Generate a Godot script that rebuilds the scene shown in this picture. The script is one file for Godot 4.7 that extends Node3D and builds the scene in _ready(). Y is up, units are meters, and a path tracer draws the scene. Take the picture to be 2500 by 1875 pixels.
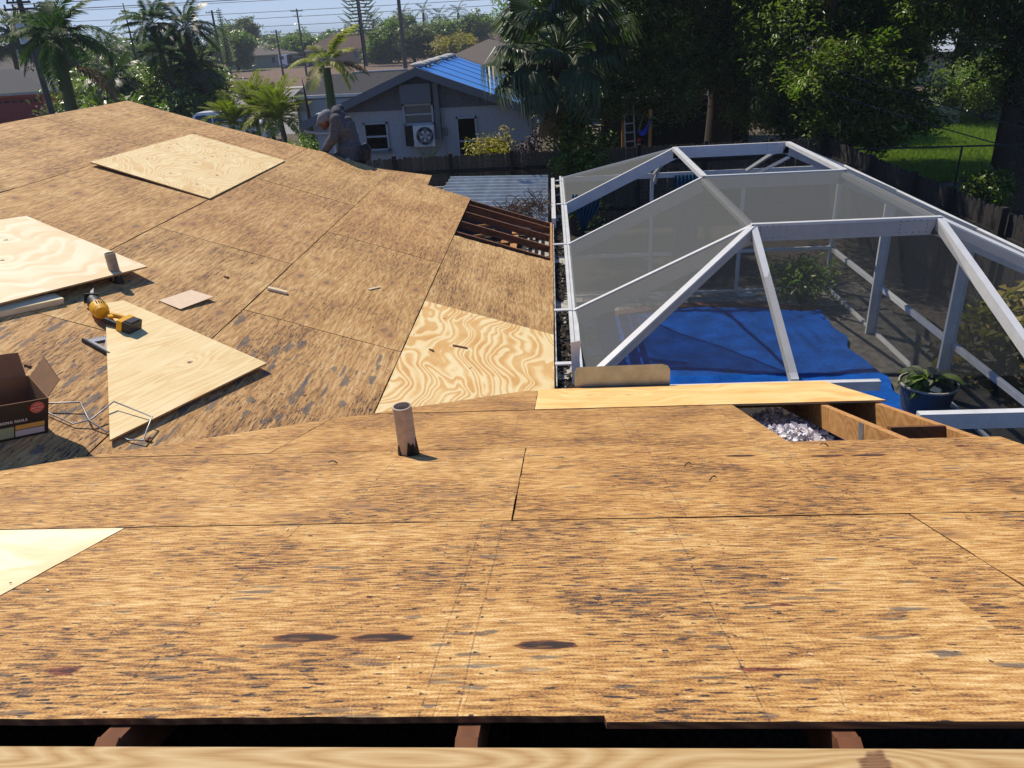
extends Node3D
# An L-shaped house whose roof is being re-decked, its screened pool, and the neighbourhood behind it.
const S := 0.316228
const C := 0.948683
const XE := 0.2314
const YE := -1.4667
const GY := -4.0
const DECK := -3.8
var taken := {}
var M := {}
var rng := RandomNumberGenerator.new()

class MB:
	var st := SurfaceTool.new()
	var n := 0
	func _init() -> void:
		st.begin(Mesh.PRIMITIVE_TRIANGLES)
	func tri(a: Vector3, b: Vector3, c: Vector3, nn: Vector3, ua := Vector2.ZERO, ub := Vector2.ZERO, uc := Vector2.ZERO, col := Color.WHITE) -> void:
		var g := (b - a).cross(c - a)
		var p := [a, b, c]
		var u := [ua, ub, uc]
		if g.dot(nn) > 0.0:
			p = [a, c, b]
			u = [ua, uc, ub]
		for i in 3:
			st.set_color(col)
			st.set_normal(nn)
			st.set_uv(u[i])
			st.add_vertex(p[i])
		n += 1
	func face(p: Array, nn: Vector3, u := [], col := Color.WHITE) -> void:
		for i in range(1, p.size() - 1):
			if u.size() == p.size():
				tri(p[0], p[i], p[i + 1], nn, u[0], u[i], u[i + 1], col)
			else:
				tri(p[0], p[i], p[i + 1], nn, Vector2.ZERO, Vector2.ZERO, Vector2.ZERO, col)
	func quad(a: Vector3, b: Vector3, c: Vector3, d: Vector3, toward: Vector3, col := Color.WHITE, us := 1.0) -> void:
		var nn := (b - a).cross(d - a)
		if nn.length() < 1e-9:
			nn = (c - a).cross(d - a)
		nn = nn.normalized()
		if nn.dot(toward) < 0.0:
			nn = -nn
		var w := a.distance_to(b) * us
		var h := a.distance_to(d) * us
		face([a, b, c, d], nn, [Vector2(0, 0), Vector2(w, 0), Vector2(w, h), Vector2(0, h)], col)
	func box(t: Transform3D, s: Vector3, col := Color.WHITE, us := 1.0, uo := Vector2.ZERO) -> void:
		var h := s * 0.5
		for ax in 3:
			for sg in [-1.0, 1.0]:
				var nv := Vector3.ZERO
				nv[ax] = sg
				var a1 := (ax + 1) % 3
				var a2 := (ax + 2) % 3
				# the longer of the two other axes runs along u
				if s[a2] > s[a1]:
					var k := a1
					a1 = a2
					a2 = k
				var pts := []
				var uv := []
				for q in [[-1, -1], [1, -1], [1, 1], [-1, 1]]:
					var v := nv * h
					v[a1] = q[0] * h[a1]
					v[a2] = q[1] * h[a2]
					pts.append(t * v)
					uv.append(Vector2((q[0] * 0.5 + 0.5) * s[a1], (q[1] * 0.5 + 0.5) * s[a2]) * us + uo + Vector2(0.13 * ax, 0.31 * ax))
				face(pts, (t.basis * nv).normalized(), uv, col)
	func beam(a: Vector3, b: Vector3, w: float, h: float, up := Vector3.UP, col := Color.WHITE, us := 1.0, uo := Vector2.ZERO) -> void:
		var z := (b - a).normalized()
		if absf(z.dot(up)) > 0.99:
			up = Vector3.RIGHT
		var x := up.cross(z).normalized()
		var y := z.cross(x)
		box(Transform3D(Basis(x, y, z), (a + b) * 0.5), Vector3(w, h, a.distance_to(b)), col, us, uo)
	func tube(p: Array, r: Array, sides := 8, caps := true, col := Color.WHITE) -> void:
		var rings := []
		var dirs := []
		var ref := Vector3(0.31, 0.2, 0.93)
		var along := 0.0
		var vs := []
		for i in p.size():
			var d: Vector3
			if i == 0: d = p[1] - p[0]
			elif i == p.size() - 1: d = p[i] - p[i - 1]
			else: d = (p[i + 1] - p[i]).normalized() + (p[i] - p[i - 1]).normalized()
			d = d.normalized()
			if absf(d.dot(ref)) > 0.95: ref = Vector3(0.9, 0.3, 0.1)
			var x := ref.cross(d).normalized()
			ref = d.cross(x)
			var y := d.cross(x)
			if i > 0: along += (p[i] as Vector3).distance_to(p[i - 1])
			vs.append(along)
			var ring := []
			var dd := []
			for k in sides + 1:
				var t := TAU * k / sides
				var o := x * cos(t) + y * sin(t)
				ring.append(p[i] + o * r[i])
				dd.append(o)
			rings.append(ring)
			dirs.append(dd)
		for i in p.size() - 1:
			for k in sides:
				var a: Vector3 = rings[i][k]
				var b: Vector3 = rings[i][k + 1]
				var c: Vector3 = rings[i + 1][k + 1]
				var d2: Vector3 = rings[i + 1][k]
				var q := [[a, dirs[i][k], Vector2(float(k) / sides, vs[i])], [b, dirs[i][k + 1], Vector2(float(k + 1) / sides, vs[i])], [c, dirs[i + 1][k + 1], Vector2(float(k + 1) / sides, vs[i + 1])], [d2, dirs[i + 1][k], Vector2(float(k) / sides, vs[i + 1])]]
				smooth([q[0], q[1], q[2]], col)
				smooth([q[0], q[2], q[3]], col)
		if caps:
			for e in [0, p.size() - 1]:
				var nn: Vector3 = (p[0] - p[1]) if e == 0 else (p[e] - p[e - 1])
				if r[e] > 1e-4:
					face(rings[e].slice(0, sides), nn.normalized(), [], col)
	func smooth(q: Array, col := Color.WHITE) -> void:
		var g: Vector3 = ((q[1][0] as Vector3) - q[0][0]).cross((q[2][0] as Vector3) - q[0][0])
		if g.length_squared() < 1e-16: return
		if g.dot(q[0][1] + q[1][1] + q[2][1]) > 0.0:
			q = [q[0], q[2], q[1]]
		for v in q:
			st.set_color(col)
			st.set_normal(v[1])
			st.set_uv(v[2] if v.size() > 2 else Vector2.ZERO)
			st.add_vertex(v[0])
		n += 1
	func lathe(prof: Array, t: Transform3D, sides := 16, col := Color.WHITE) -> void:
		# prof: Vector2(radius, height)
		for i in prof.size() - 1:
			var a: Vector2 = prof[i]
			var b: Vector2 = prof[i + 1]
			var sl := Vector2(b.y - a.y, a.x - b.x).normalized()
			for k in sides:
				var q := []
				for e in [[k, a], [k + 1, a], [k + 1, b], [k, b]]:
					var th: float = TAU * e[0] / sides
					var dv := Vector3(cos(th), 0, sin(th))
					q.append([t * (dv * e[1].x + Vector3.UP * e[1].y), (t.basis * (dv * sl.x + Vector3.UP * sl.y)).normalized(), Vector2(float(e[0]) / sides, e[1].y)])
				smooth([q[0], q[1], q[2]], col)
				smooth([q[0], q[2], q[3]], col)
	func ball(t: Transform3D, sides := 10, rows := 6, col := Color.WHITE) -> void:
		for i in rows:
			for k in sides:
				var q := []
				for e in [[k, i], [k + 1, i], [k + 1, i + 1], [k, i + 1]]:
					var th: float = TAU * e[0] / sides
					var ph: float = PI * e[1] / rows
					var v := Vector3(sin(ph) * cos(th), cos(ph), sin(ph) * sin(th))
					q.append([t * v, (t.basis.inverse().transposed() * v).normalized(), Vector2(float(e[0]) / sides, float(e[1]) / rows)])
				smooth([q[0], q[1], q[2]], col)
				smooth([q[0], q[2], q[3]], col)
	func done() -> ArrayMesh:
		return st.commit()

func numbered(called: String, under: Node = self) -> String:
	var key := "%d/%s" % [under.get_instance_id(), called]
	var k: int = taken.get(key, 0)
	taken[key] = k + 1
	return called if k == 0 else "%s_%03d" % [called, k]

func tag(o: Node, label: String, category: String, group := "") -> Node:
	o.set_meta("label", label)
	o.set_meta("category", category)
	if group != "": o.set_meta("group", group)
	return o

func thing(called: String, label: String, category: String, at := Vector3.ZERO, group := "", turn := 0.0) -> Node3D:
	var o := Node3D.new()
	o.name = numbered(called)
	o.position = at
	o.rotation.y = turn
	add_child(o, true)
	tag(o, label, category, group)
	return o

func put(mesh: Mesh, called: String, m, under: Node = self, label := "", at := Transform3D.IDENTITY) -> MeshInstance3D:
	var o := MeshInstance3D.new()
	o.name = numbered(called, under)
	o.mesh = mesh
	if m is Array:
		for i in m.size(): o.set_surface_override_material(i, m[i])
	else:
		for i in mesh.get_surface_count(): o.set_surface_override_material(i, m)
	o.transform = at
	o.cast_shadow = GeometryInstance3D.SHADOW_CASTING_SETTING_ON
	under.add_child(o, true)
	if label != "": o.set_meta("label", label)
	return o

func struct(mesh: Mesh, called: String, m) -> MeshInstance3D:
	var o := put(mesh, called, m)
	o.set_meta("kind", "structure")
	return o

func two(a: MB, b: MB) -> ArrayMesh:
	var mesh: ArrayMesh = a.st.commit()
	return b.st.commit(mesh)

func dup(o: Node3D, called: String, label: String, t: Transform3D) -> Node3D:
	var r: Node3D = o.duplicate()
	r.name = numbered(called)
	add_child(r, true)
	r.transform = t
	if label != "": r.set_meta("label", label)
	return r

func lin(r: float, g: float, b: float) -> Color:
	return Color(r, g, b).linear_to_srgb()

func smat(col: Color, rough := 0.8, metal := 0.0, spec := 0.5) -> StandardMaterial3D:
	var m := StandardMaterial3D.new()
	m.albedo_color = col
	m.roughness = rough
	m.metallic = metal
	m.metallic_specular = spec
	m.cull_mode = BaseMaterial3D.CULL_DISABLED
	return m

func tmat(tex: Texture2D, rough := 0.8, tint := Color.WHITE, relief := 0.0) -> StandardMaterial3D:
	var m := smat(tint, rough)
	m.albedo_texture = tex
	m.vertex_color_use_as_albedo = true
	if relief > 0.0:
		m.heightmap_enabled = true
		m.heightmap_texture = tex
		m.heightmap_scale = relief
	return m

func noisy(col: Color, amount: float, scale: float, rough := 0.8, seed_ := 1, metal := 0.0) -> StandardMaterial3D:
	# a colour broken up by two layers of noise, laid on by triplanar mapping
	var key := "grey%d_%d" % [int(amount * 100), seed_]
	if not M.has(key):
		var a := nimg(256, 256, seed_, 0.02, 4)
		var b := nimg(256, 256, seed_ + 7, 0.16, 2)
		var da := a.get_data()
		var db := b.get_data()
		var o := PackedByteArray()
		o.resize(256 * 256 * 3)
		for i in 256 * 256:
			var v := 1.0 - amount * (0.65 * (1.0 - da[i] / 255.0) + 0.35 * (1.0 - db[i] / 255.0)) * 1.4
			var w := int(clampf(v, 0.0, 1.0) * 255.0)
			o[i * 3] = w
			o[i * 3 + 1] = w
			o[i * 3 + 2] = w
		var im := Image.create_from_data(256, 256, false, Image.FORMAT_RGB8, o)
		M[key] = ImageTexture.create_from_image(im)
	var m := smat(col, rough, metal)
	m.albedo_texture = M[key]
	m.uv1_triplanar = true
	m.uv1_world_triplanar = true
	m.uv1_scale = Vector3.ONE * scale
	return m

func nimg(w: int, h: int, seed_: int, freq: float, oct := 3) -> Image:
	var n := FastNoiseLite.new()
	n.seed = seed_
	n.noise_type = FastNoiseLite.TYPE_SIMPLEX_SMOOTH
	n.frequency = freq
	n.fractal_octaves = oct
	return n.get_seamless_image(w, h)

func nbytes(w: int, h: int, sw: int, sh: int, seed_: int, freq: float, oct := 2) -> PackedByteArray:
	# noise made small and stretched: streaks along u
	var n := FastNoiseLite.new()
	n.seed = seed_
	n.noise_type = FastNoiseLite.TYPE_SIMPLEX
	n.frequency = freq
	n.fractal_octaves = oct
	var im := n.get_image(maxi(4, w / sw), maxi(4, h / sh))
	im.resize(w, h, Image.INTERPOLATE_CUBIC)
	return im.get_data()

func lut(stops: Array) -> Array:
	var r := PackedByteArray()
	var g := PackedByteArray()
	var b := PackedByteArray()
	for v in 256:
		var k := 0
		while k < stops.size() - 2 and v > stops[k + 1][0]: k += 1
		var t := clampf(float(v - stops[k][0]) / (stops[k + 1][0] - stops[k][0]), 0.0, 1.0)
		r.append(int(lerpf(stops[k][1], stops[k + 1][1], t)))
		g.append(int(lerpf(stops[k][2], stops[k + 1][2], t)))
		b.append(int(lerpf(stops[k][3], stops[k + 1][3], t)))
	return [r, g, b]

func blot(d: PackedByteArray, w: int, h: int, cx: float, cy: float, rx: float, ry: float, col: Color, strength: float, rg: RandomNumberGenerator, sharp := 3.5) -> void:
	# an uneven stain: an ellipse with a noisy rim
	var p1 := rg.randf() * TAU
	var p2 := rg.randf() * TAU
	for y in range(maxi(0, int(cy - ry * 1.4)), mini(h, int(cy + ry * 1.4) + 1)):
		for x in range(maxi(0, int(cx - rx * 1.4)), mini(w, int(cx + rx * 1.4) + 1)):
			var dx := (x - cx) / rx
			var dy := (y - cy) / ry
			var a := atan2(dy, dx)
			var e := sqrt(dx * dx + dy * dy) * (1.0 + (0.16 if sharp < 5.0 else 0.05) * sin(a * 3.0 + p1) + (0.1 if sharp < 5.0 else 0.05) * sin(a * 7.0 + p2))
			var k := clampf((1.0 - e) * sharp, 0.0, 1.0) * strength * (0.75 + 0.25 * sin(y * 2.1 + x * 0.11 + p1))
			if k > 0.01:
				var i := (y * w + x) * 3
				d[i] = int(lerpf(d[i], col.r8, k))
				d[i + 1] = int(lerpf(d[i + 1], col.g8, k))
				d[i + 2] = int(lerpf(d[i + 2], col.b8, k))

# the near slope was measured a little too large: it is brought to size about the place it was measured from
const KA := 0.955
const EYE := Vector3(0.26841, 1.11565, 0.96256)

func sA(v: Vector3) -> Vector3:
	return EYE * (1.0 - KA) + v * KA

func pA(x: float, d: float, h := 0.0) -> Vector3:
	return sA(Vector3(x, -d * S, -d * C)) + Vector3(0, C, -S) * h

func pB(z: float, e: float, h := 0.0) -> Vector3:
	return Vector3(XE - e * C + h * S, YE + e * S + h * C, z)

func slab(pts: Array, nrm: Vector3, thick: float, uvs: Array, top: MB, side: MB, col := Color.WHITE) -> void:
	# pts: the top outline; a board of that outline, its edges in another surface
	var xa: Vector3 = (pts[1] - pts[0]).normalized()
	var ya := nrm.cross(xa)
	var flat := PackedVector2Array()
	var mid := Vector3.ZERO
	for p in pts:
		flat.append(Vector2((p - pts[0]).dot(xa), (p - pts[0]).dot(ya)))
		mid += p
	var ix := Geometry2D.triangulate_polygon(flat)
	for i in range(0, ix.size(), 3):
		top.tri(pts[ix[i]], pts[ix[i + 1]], pts[ix[i + 2]], nrm, uvs[ix[i]], uvs[ix[i + 1]], uvs[ix[i + 2]], col)
		side.tri(pts[ix[i]] - nrm * thick, pts[ix[i + 1]] - nrm * thick, pts[ix[i + 2]] - nrm * thick, -nrm, uvs[ix[i]], uvs[ix[i + 1]], uvs[ix[i + 2]], col)
	var cw := Geometry2D.is_polygon_clockwise(flat)
	for i in pts.size():
		var a: Vector3 = pts[i]
		var b: Vector3 = pts[(i + 1) % pts.size()]
		var o := (b - a).normalized().cross(nrm)
		if cw: o = -o
		var l := a.distance_to(b)
		side.face([a, b, b - nrm * thick, a - nrm * thick], o.normalized(), [Vector2(0, 0), Vector2(l, 0), Vector2(l, 0.1), Vector2(0, 0.1)], col)
func tex_weathered(w: int, h: int, seed_: int, near: bool, grey: float, feats: Array, lines: Array) -> ImageTexture:
	# w x h pixels stand for a sheet of 2.44 x 1.22 m; grain runs along u
	var rg := RandomNumberGenerator.new()
	rg.seed = seed_
	var px := w / 2.44
	var sy := h / 512.0
	var g: PackedByteArray
	var g2: PackedByteArray
	if near:
		g = nbytes(w, h, 14, 1, seed_, 0.15, 4)
		g2 = nbytes(w, h, 9, 1, seed_ + 1, 0.12, 3)
	else:
		g = nbytes(w, h, 16, 2, seed_, 0.17, 3)
		g2 = nbytes(w, h, 9, 1, seed_ + 1, 0.16, 3)
	var m := nbytes(w, h, 60, 4, seed_ + 2, 0.12, 3)
	var b := nbytes(w, h, 32, 16, seed_ + 3, 0.05, 2)
	var f := nbytes(w, h, 3, 1, seed_ + 4, 0.5, 1)
	var L := lut([[0, 44, 38, 42], [40, 78, 66, 62], [75, 138, 98, 58], [110, 172, 124, 68], [145, 195, 147, 84], [180, 210, 166, 100], [225, 226, 190, 130], [255, 238, 210, 158]])
	if not near:
		L = lut([[0, 58, 48, 46], [40, 98, 76, 60], [75, 140, 102, 62], [110, 168, 126, 76], [145, 185, 143, 90], [180, 200, 160, 104], [225, 216, 182, 130], [255, 230, 204, 158]])
	var lr: PackedByteArray = L[0]
	var lg: PackedByteArray = L[1]
	var lb: PackedByteArray = L[2]
	var d := PackedByteArray()
	d.resize(w * h * 3)
	var cut := int((46 + grey * 22) if near else (40 + grey * 28))
	var j := 0
	for i in w * h:
		var bb := b[i]
		var v := 148 + ((g[i] - 128) * (6 if near else 4) + (m[i] - 128) * 2 + (bb - 128) * 2 + (f[i] - 128) * 3) / 8
		var k := g2[i] + (bb - 128) / 5
		if k < cut:
			v -= (cut - k) * 5
		v = clampi(v, 0, 255)
		d[j] = lr[v]
		d[j + 1] = lg[v]
		d[j + 2] = lb[v]
		j += 3
	# lines of stain where the trusses run under the sheet
	for u in lines:
		var x0 := int(u * px)
		for y in h:
			var xx := x0 + int(2.5 * sin(y * 0.013))
			if (g2[(y * w + clampi(xx, 0, w - 1)) % (w * h)] % 16) < 9:
				for q in range(-1, 2):
					var x := xx + q
					if x >= 0 and x < w:
						var i := (y * w + x) * 3
						d[i] = int(d[i] * 0.66)
						d[i + 1] = int(d[i + 1] * 0.66)
						d[i + 2] = int(d[i + 2] * 0.72)
		var y := rg.randf_range(20, 60)
		while y < h:
			blot(d, w, h, x0 + rg.randf_range(-12, 26), y, rg.randf_range(2.5, 5) * w / 2048.0, (rg.randf_range(1.4, 2.2) + 0.4) * sy, Color8(30, 24, 26), 1.0, rg)
			if rg.randf() < 0.5:
				blot(d, w, h, x0 + rg.randf_range(-20, 30), y + 4, rg.randf_range(12, 30) * w / 2048.0, rg.randf_range(2, 5) * sy, Color8(84, 78, 82), 0.7, rg)
			y += rg.randf_range(18, 60) * sy
	# scattered nail holes and stains
	for k in int(110 if near else 60):
		blot(d, w, h, rg.randf() * w, rg.randf() * h, rg.randf_range(2.5, 5.5) * w / 2048.0, rg.randf_range(1.3, 2.2) * sy, Color8(28, 22, 24), 1.0, rg)
	for k in int((120 if near else 36) + 60 * grey):
		blot(d, w, h, rg.randf() * w, rg.randf() * h, rg.randf_range(10, 48) * w / 2048.0, rg.randf_range(1.6, 4.5) * sy, Color8(82, 76, 80), rg.randf_range(0.4, 0.85), rg)
	# pale scratches across the grain and along it
	for k in int(420 if near else 90):
		var x := rg.randf() * w
		var y := rg.randf() * h
		var sl := rg.randf_range(-0.6, 1.6)
		var ln := rg.randf_range(10, 60) * w / 2048.0
		var up := rg.randf() < 0.6
		for s in int(ln):
			var xi := int(x + s * sl)
			var yi := int(y + s * (1.0 if absf(sl) < 1.0 else 0.5))
			if xi >= 0 and xi < w and yi >= 0 and yi < h:
				var i := (yi * w + xi) * 3
				for c in 3:
					d[i + c] = mini(255, d[i + c] + 34) if up else int(d[i + c] * 0.72)
	for q in feats:
		# [u m, v m, half length, half height, kind]
		var cx: float = q[0] * px
		var cy: float = q[1] * h / 1.22
		var rx: float = q[2] * px
		var ry: float = q[3] * h / 1.22
		match q[4]:
			"knot":
				blot(d, w, h, cx, cy, rx * 1.6, ry * 2.0, Color8(172, 122, 68), 0.5, rg)
				blot(d, w, h, cx, cy, rx * 1.05, ry * 1.12, Color8(84, 40, 22), 1.0, rg, 14.0)
				blot(d, w, h, cx + rx * 0.08, cy, rx * 0.92, ry * 0.82, Color8(34, 26, 26), 1.0, rg, 12.0)
				blot(d, w, h, cx - rx * 0.25, cy + ry * 0.35, rx * 0.5, ry * 0.3, Color8(142, 96, 54), 0.9, rg, 8.0)
				for k in 7:
					blot(d, w, h, cx + rx * rg.randf_range(-0.8, 0.8), cy + ry * rg.randf_range(-0.5, 0.5), rx * 0.3, ry * 0.09, Color8(98, 70, 58) if k % 2 else Color8(20, 14, 16), 0.9, rg, 8.0)
			"split":
				blot(d, w, h, cx, cy, rx, ry, Color8(96, 34, 30), 0.95, rg)
				blot(d, w, h, cx + rx * 0.3, cy, rx * 0.5, ry * 0.5, Color8(50, 20, 22), 0.95, rg)
			"eye":
				for k in range(6, 1, -1):
					blot(d, w, h, cx, cy, rx * (0.8 + k * 0.32), ry * (0.8 + k * 0.42), Color8(196, 152, 98) if k % 2 == 0 else Color8(158, 116, 74), 0.45, rg)
				blot(d, w, h, cx, cy, rx, ry, Color8(118, 92, 76), 0.85, rg)
			"grey":
				blot(d, w, h, cx, cy, rx, ry, Color8(84, 82, 88), 0.8, rg)
	var im := Image.create_from_data(w, h, false, Image.FORMAT_RGB8, d)
	im.generate_mipmaps()
	return ImageTexture.create_from_image(im)

func tex_new(w: int, h: int, seed_: int, bands: float, dark: float, knots: int, warm := false, fu := 0.8, fv := 2.2, warp := 1.0, white := false) -> ImageTexture:
	# fresh plywood: contours of a stretched noise field make the cathedral figure
	var rg := RandomNumberGenerator.new()
	rg.seed = seed_
	var n := FastNoiseLite.new()
	n.seed = seed_
	n.noise_type = FastNoiseLite.TYPE_SIMPLEX_SMOOTH
	n.frequency = 1.0
	n.fractal_octaves = 3
	n.fractal_gain = 0.38
	var g := nbytes(w, h, 14, 1, seed_ + 5, 0.3, 2)
	var m := nbytes(w, h, 16, 12, seed_ + 6, 0.07, 3)
	var L := lut([[0, 190, 142, 82], [60, 206, 162, 100], [120, 222, 184, 124], [180, 234, 206, 148], [255, 242, 220, 168]])
	if warm:
		L = lut([[0, 200, 142, 76], [70, 214, 160, 90], [120, 228, 182, 114], [180, 240, 208, 146], [255, 247, 226, 174]])
	if white:
		L = lut([[0, 196, 152, 100], [60, 216, 178, 126], [120, 230, 200, 152], [180, 240, 218, 176], [255, 247, 232, 198]])
	var lr: PackedByteArray = L[0]
	var lg: PackedByteArray = L[1]
	var lb: PackedByteArray = L[2]
	var ks := []
	for k in knots:
		ks.append(Vector2(rg.randf_range(0.06, 0.94) * 2.0, rg.randf_range(0.1, 0.9)))
	var d := PackedByteArray()
	d.resize(w * h * 3)
	var j := 0
	for y in h:
		var vy := float(y) / h
		for x in w:
			var ux := 2.0 * x / w
			var q := n.get_noise_2d(ux * fu + warp * 0.12 * n.get_noise_2d(ux * 2.3 + 9.0, vy * 1.7), vy * fv + warp * 0.5 * n.get_noise_2d(ux * 1.3, vy * 0.9 + 5.0)) * bands
			for k in ks:
				var e := Vector2((ux - k.x) * 1.0, (vy - k.y) * 1.9).length()
				if e < 0.22:
					var t := (0.22 - e) / 0.22
					q += t * t * 2.6
			var fr := q - floorf(q)
			var band := smoothstep(0.1, 0.62, fr) - smoothstep(0.8, 1.0, fr)
			var i := y * w + x
			var v := clampi(int(238 - band * dark) + (g[i] - 128) / 5 + (m[i] - 128) / 4, 0, 255)
			d[j] = lr[v]
			d[j + 1] = lg[v]
			d[j + 2] = lb[v]
			j += 3
	for k in ks:
		blot(d, w, h, k.x * 0.5 * w, k.y * h, w * 0.009, h * 0.012, Color8(112, 84, 66), 0.9, rg)
		blot(d, w, h, k.x * 0.5 * w + 2, k.y * h, w * 0.005, h * 0.006, Color8(62, 48, 44), 0.9, rg)
	var im := Image.create_from_data(w, h, false, Image.FORMAT_RGB8, d)
	im.generate_mipmaps()
	return ImageTexture.create_from_image(im)

func tex_lumber(w: int, h: int, seed_: int, stops: Array, kx_ := 0.62) -> ImageTexture:
	var rg := RandomNumberGenerator.new()
	rg.seed = seed_
	var n := FastNoiseLite.new()
	n.seed = seed_
	n.frequency = 1.0
	n.fractal_octaves = 2
	var g := nbytes(w, h, 20, 1, seed_ + 2, 0.3, 2)
	var L := lut(stops)
	var d := PackedByteArray()
	d.resize(w * h * 3)
	var kx := kx_ * w
	var ky := 0.45 * h
	var j := 0
	for y in h:
		for x in w:
			var e := Vector2((x - kx) / h * 0.7, (y - ky) / h).length()
			var q := n.get_noise_2d(x * 0.0018, y * 0.014) * 2.6 + y * 0.012 + 1.3 * exp(-e * e * 14.0)
			var fr := absf(fposmod(q * 2.2, 1.0) - 0.5) * 2.0
			var v := clampi(int(90 + fr * 120) + (g[y * w + x] - 128) / 4, 0, 255)
			d[j] = L[0][v]
			d[j + 1] = L[1][v]
			d[j + 2] = L[2][v]
			j += 3
	blot(d, w, h, kx, ky, h * 0.1, h * 0.09, Color8(96, 62, 40), 0.9, rg)
	blot(d, w, h, kx, ky, h * 0.07, h * 0.06, Color8(150, 108, 72), 0.9, rg)
	var im := Image.create_from_data(w, h, false, Image.FORMAT_RGB8, d)
	im.generate_mipmaps()
	return ImageTexture.create_from_image(im)

func make_materials() -> void:
	var f_main := [[0.92, 0.873, 0.075, 0.021, "knot"], [1.1, 0.876, 0.07, 0.02, "knot"], [1.465, 0.918, 0.066, 0.02, "knot"], [0.7, 0.6, 0.06, 0.012, "grey"], [2.02, 0.72, 0.035, 0.008, "split"], [1.9, 1.03, 0.07, 0.008, "split"], [0.62, 0.42, 0.05, 0.008, "split"], [2.3, 0.75, 0.05, 0.012, "grey"], [0.45, 1.02, 0.04, 0.02, "split"], [1.3, 0.35, 0.05, 0.012, "grey"], [2.28, 0.97, 0.03, 0.016, "grey"]]
	M.w_main = tmat(tex_weathered(2048, 512, 11, true, 0.35, f_main, [0.62, 1.24, 1.31, 1.86]), 0.78, Color(0.93, 0.915, 0.89), 0.06)
	var eyes := []
	var rg := RandomNumberGenerator.new()
	rg.seed = 4
	for k in 13:
		eyes.append([rg.randf() * 2.44, rg.randf() * 1.22, rg.randf_range(0.03, 0.055), rg.randf_range(0.012, 0.02), "eye"])
	M.w_a = tmat(tex_weathered(2048, 512, 23, true, 0.55, eyes, [0.61, 1.22, 1.83]), 0.78, Color(0.93, 0.915, 0.89), 0.06)
	var eb := []
	for k in 16:
		var ux := 0.3 + 0.61 * (k % 4) + rg.randf_range(-0.12, 0.12)
		eb.append([ux, rg.randf() * 1.22, rg.randf_range(0.03, 0.06), rg.randf_range(0.02, 0.035), "eye"])
	M.w_b = tmat(tex_weathered(1024, 512, 37, false, 0.2, eb, [0.61, 1.22, 1.83]), 0.8)
	M.w_b2 = tmat(tex_weathered(1024, 512, 41, false, 0.45, eb.slice(5, 11), [0.61, 1.22, 1.83]), 0.8)
	var gr := []
	for k in 70:
		gr.append([rg.randf() * 2.44, rg.randf_range(0.1, 1.22), rg.randf_range(0.03, 0.13), rg.randf_range(0.01, 0.03), "grey"])
	M.w_stain = tmat(tex_weathered(1024, 512, 43, false, 0.75, gr, [0.61, 1.22]), 0.8)
	M.n_swirl = tmat(tex_new(1024, 512, 51, 5.5, 92.0, 12, false, 0.55, 2.6), 0.65)
	M.n_pale = tmat(tex_new(1024, 512, 57, 2.6, 80.0, 5, false, 0.4, 2.2, 1.0, true), 0.65)
	M.n_grain = tmat(tex_new(1024, 512, 63, 9.0, 70.0, 5, false, 0.16, 4.2, 0.12), 0.65)
	M.n_warm = tmat(tex_new(1024, 512, 68, 4.4, 128.0, 0, true, 0.42, 3.2), 0.65)
	M.n_eave = tmat(tex_new(1024, 256, 71, 2.4, 70.0, 2, true, 0.25, 1.6), 0.65, Color(0.97, 0.9, 0.8))
	M.ply_edge = tmat(tex_lumber(512, 64, 77, [[0, 58, 40, 26], [120, 98, 66, 40], [255, 158, 116, 72]]), 0.85)
	M.ply_edge_new = tmat(tex_lumber(512, 64, 78, [[0, 120, 90, 60], [120, 170, 132, 88], [255, 212, 176, 124]]), 0.8)
	M.pine = tmat(tex_lumber(1024, 128, 81, [[0, 160, 116, 68], [120, 202, 162, 104], [255, 232, 202, 148]], 0.84), 0.7)
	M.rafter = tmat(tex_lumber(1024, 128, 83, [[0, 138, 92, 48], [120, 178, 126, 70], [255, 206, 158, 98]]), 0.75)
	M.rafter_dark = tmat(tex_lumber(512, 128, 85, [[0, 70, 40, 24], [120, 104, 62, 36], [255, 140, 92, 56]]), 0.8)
	M.white = noisy(Color8(220, 221, 220), 0.1, 0.7, 0.42, 3)
	M.white_dirty = noisy(Color8(224, 220, 208), 0.4, 1.6, 0.6, 5)
	M.alu = noisy(Color8(176, 180, 184), 0.18, 1.3, 0.42, 6, 0.75)
	M.galv = noisy(Color8(172, 184, 192), 0.28, 0.9, 0.45, 9, 0.45)
	M.tar = smat(Color8(24, 22, 22), 0.6)
	M.pvc = noisy(Color8(206, 186, 166), 0.2, 3.0, 0.5, 12)
	M.pvc_grey = noisy(Color8(186, 170, 150), 0.3, 3.0, 0.6, 13)
	M.dark = smat(Color8(26, 24, 24), 0.9)
	M.black_gap = smat(Color8(16, 14, 14), 0.95)
	M.fluff = noisy(Color8(248, 242, 244), 0.08, 6.0, 0.95, 14)
	M.gutter_dirt = noisy(Color8(84, 74, 62), 0.6, 5.0, 0.95, 15)
	M.twig = smat(Color8(72, 52, 40), 0.9)
	M.concrete = noisy(Color8(116, 112, 104), 0.4, 0.8, 0.85, 16)
	M.paver = noisy(Color8(176, 168, 154), 0.35, 1.1, 0.8, 17)
	M.coping = noisy(Color8(148, 98, 82), 0.35, 3.0, 0.8, 18)
	M.tarp = noisy(Color8(24, 100, 204), 0.3, 0.3, 0.24, 19)
	M.roof_tarp = noisy(Color8(58, 138, 232), 0.1, 0.6, 0.4, 20)
	var water := smat(Color8(18, 62, 92), 0.08)
	M.water = water
	M.screen = smat(Color8(118, 120, 122, 140), 0.9)
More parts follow.
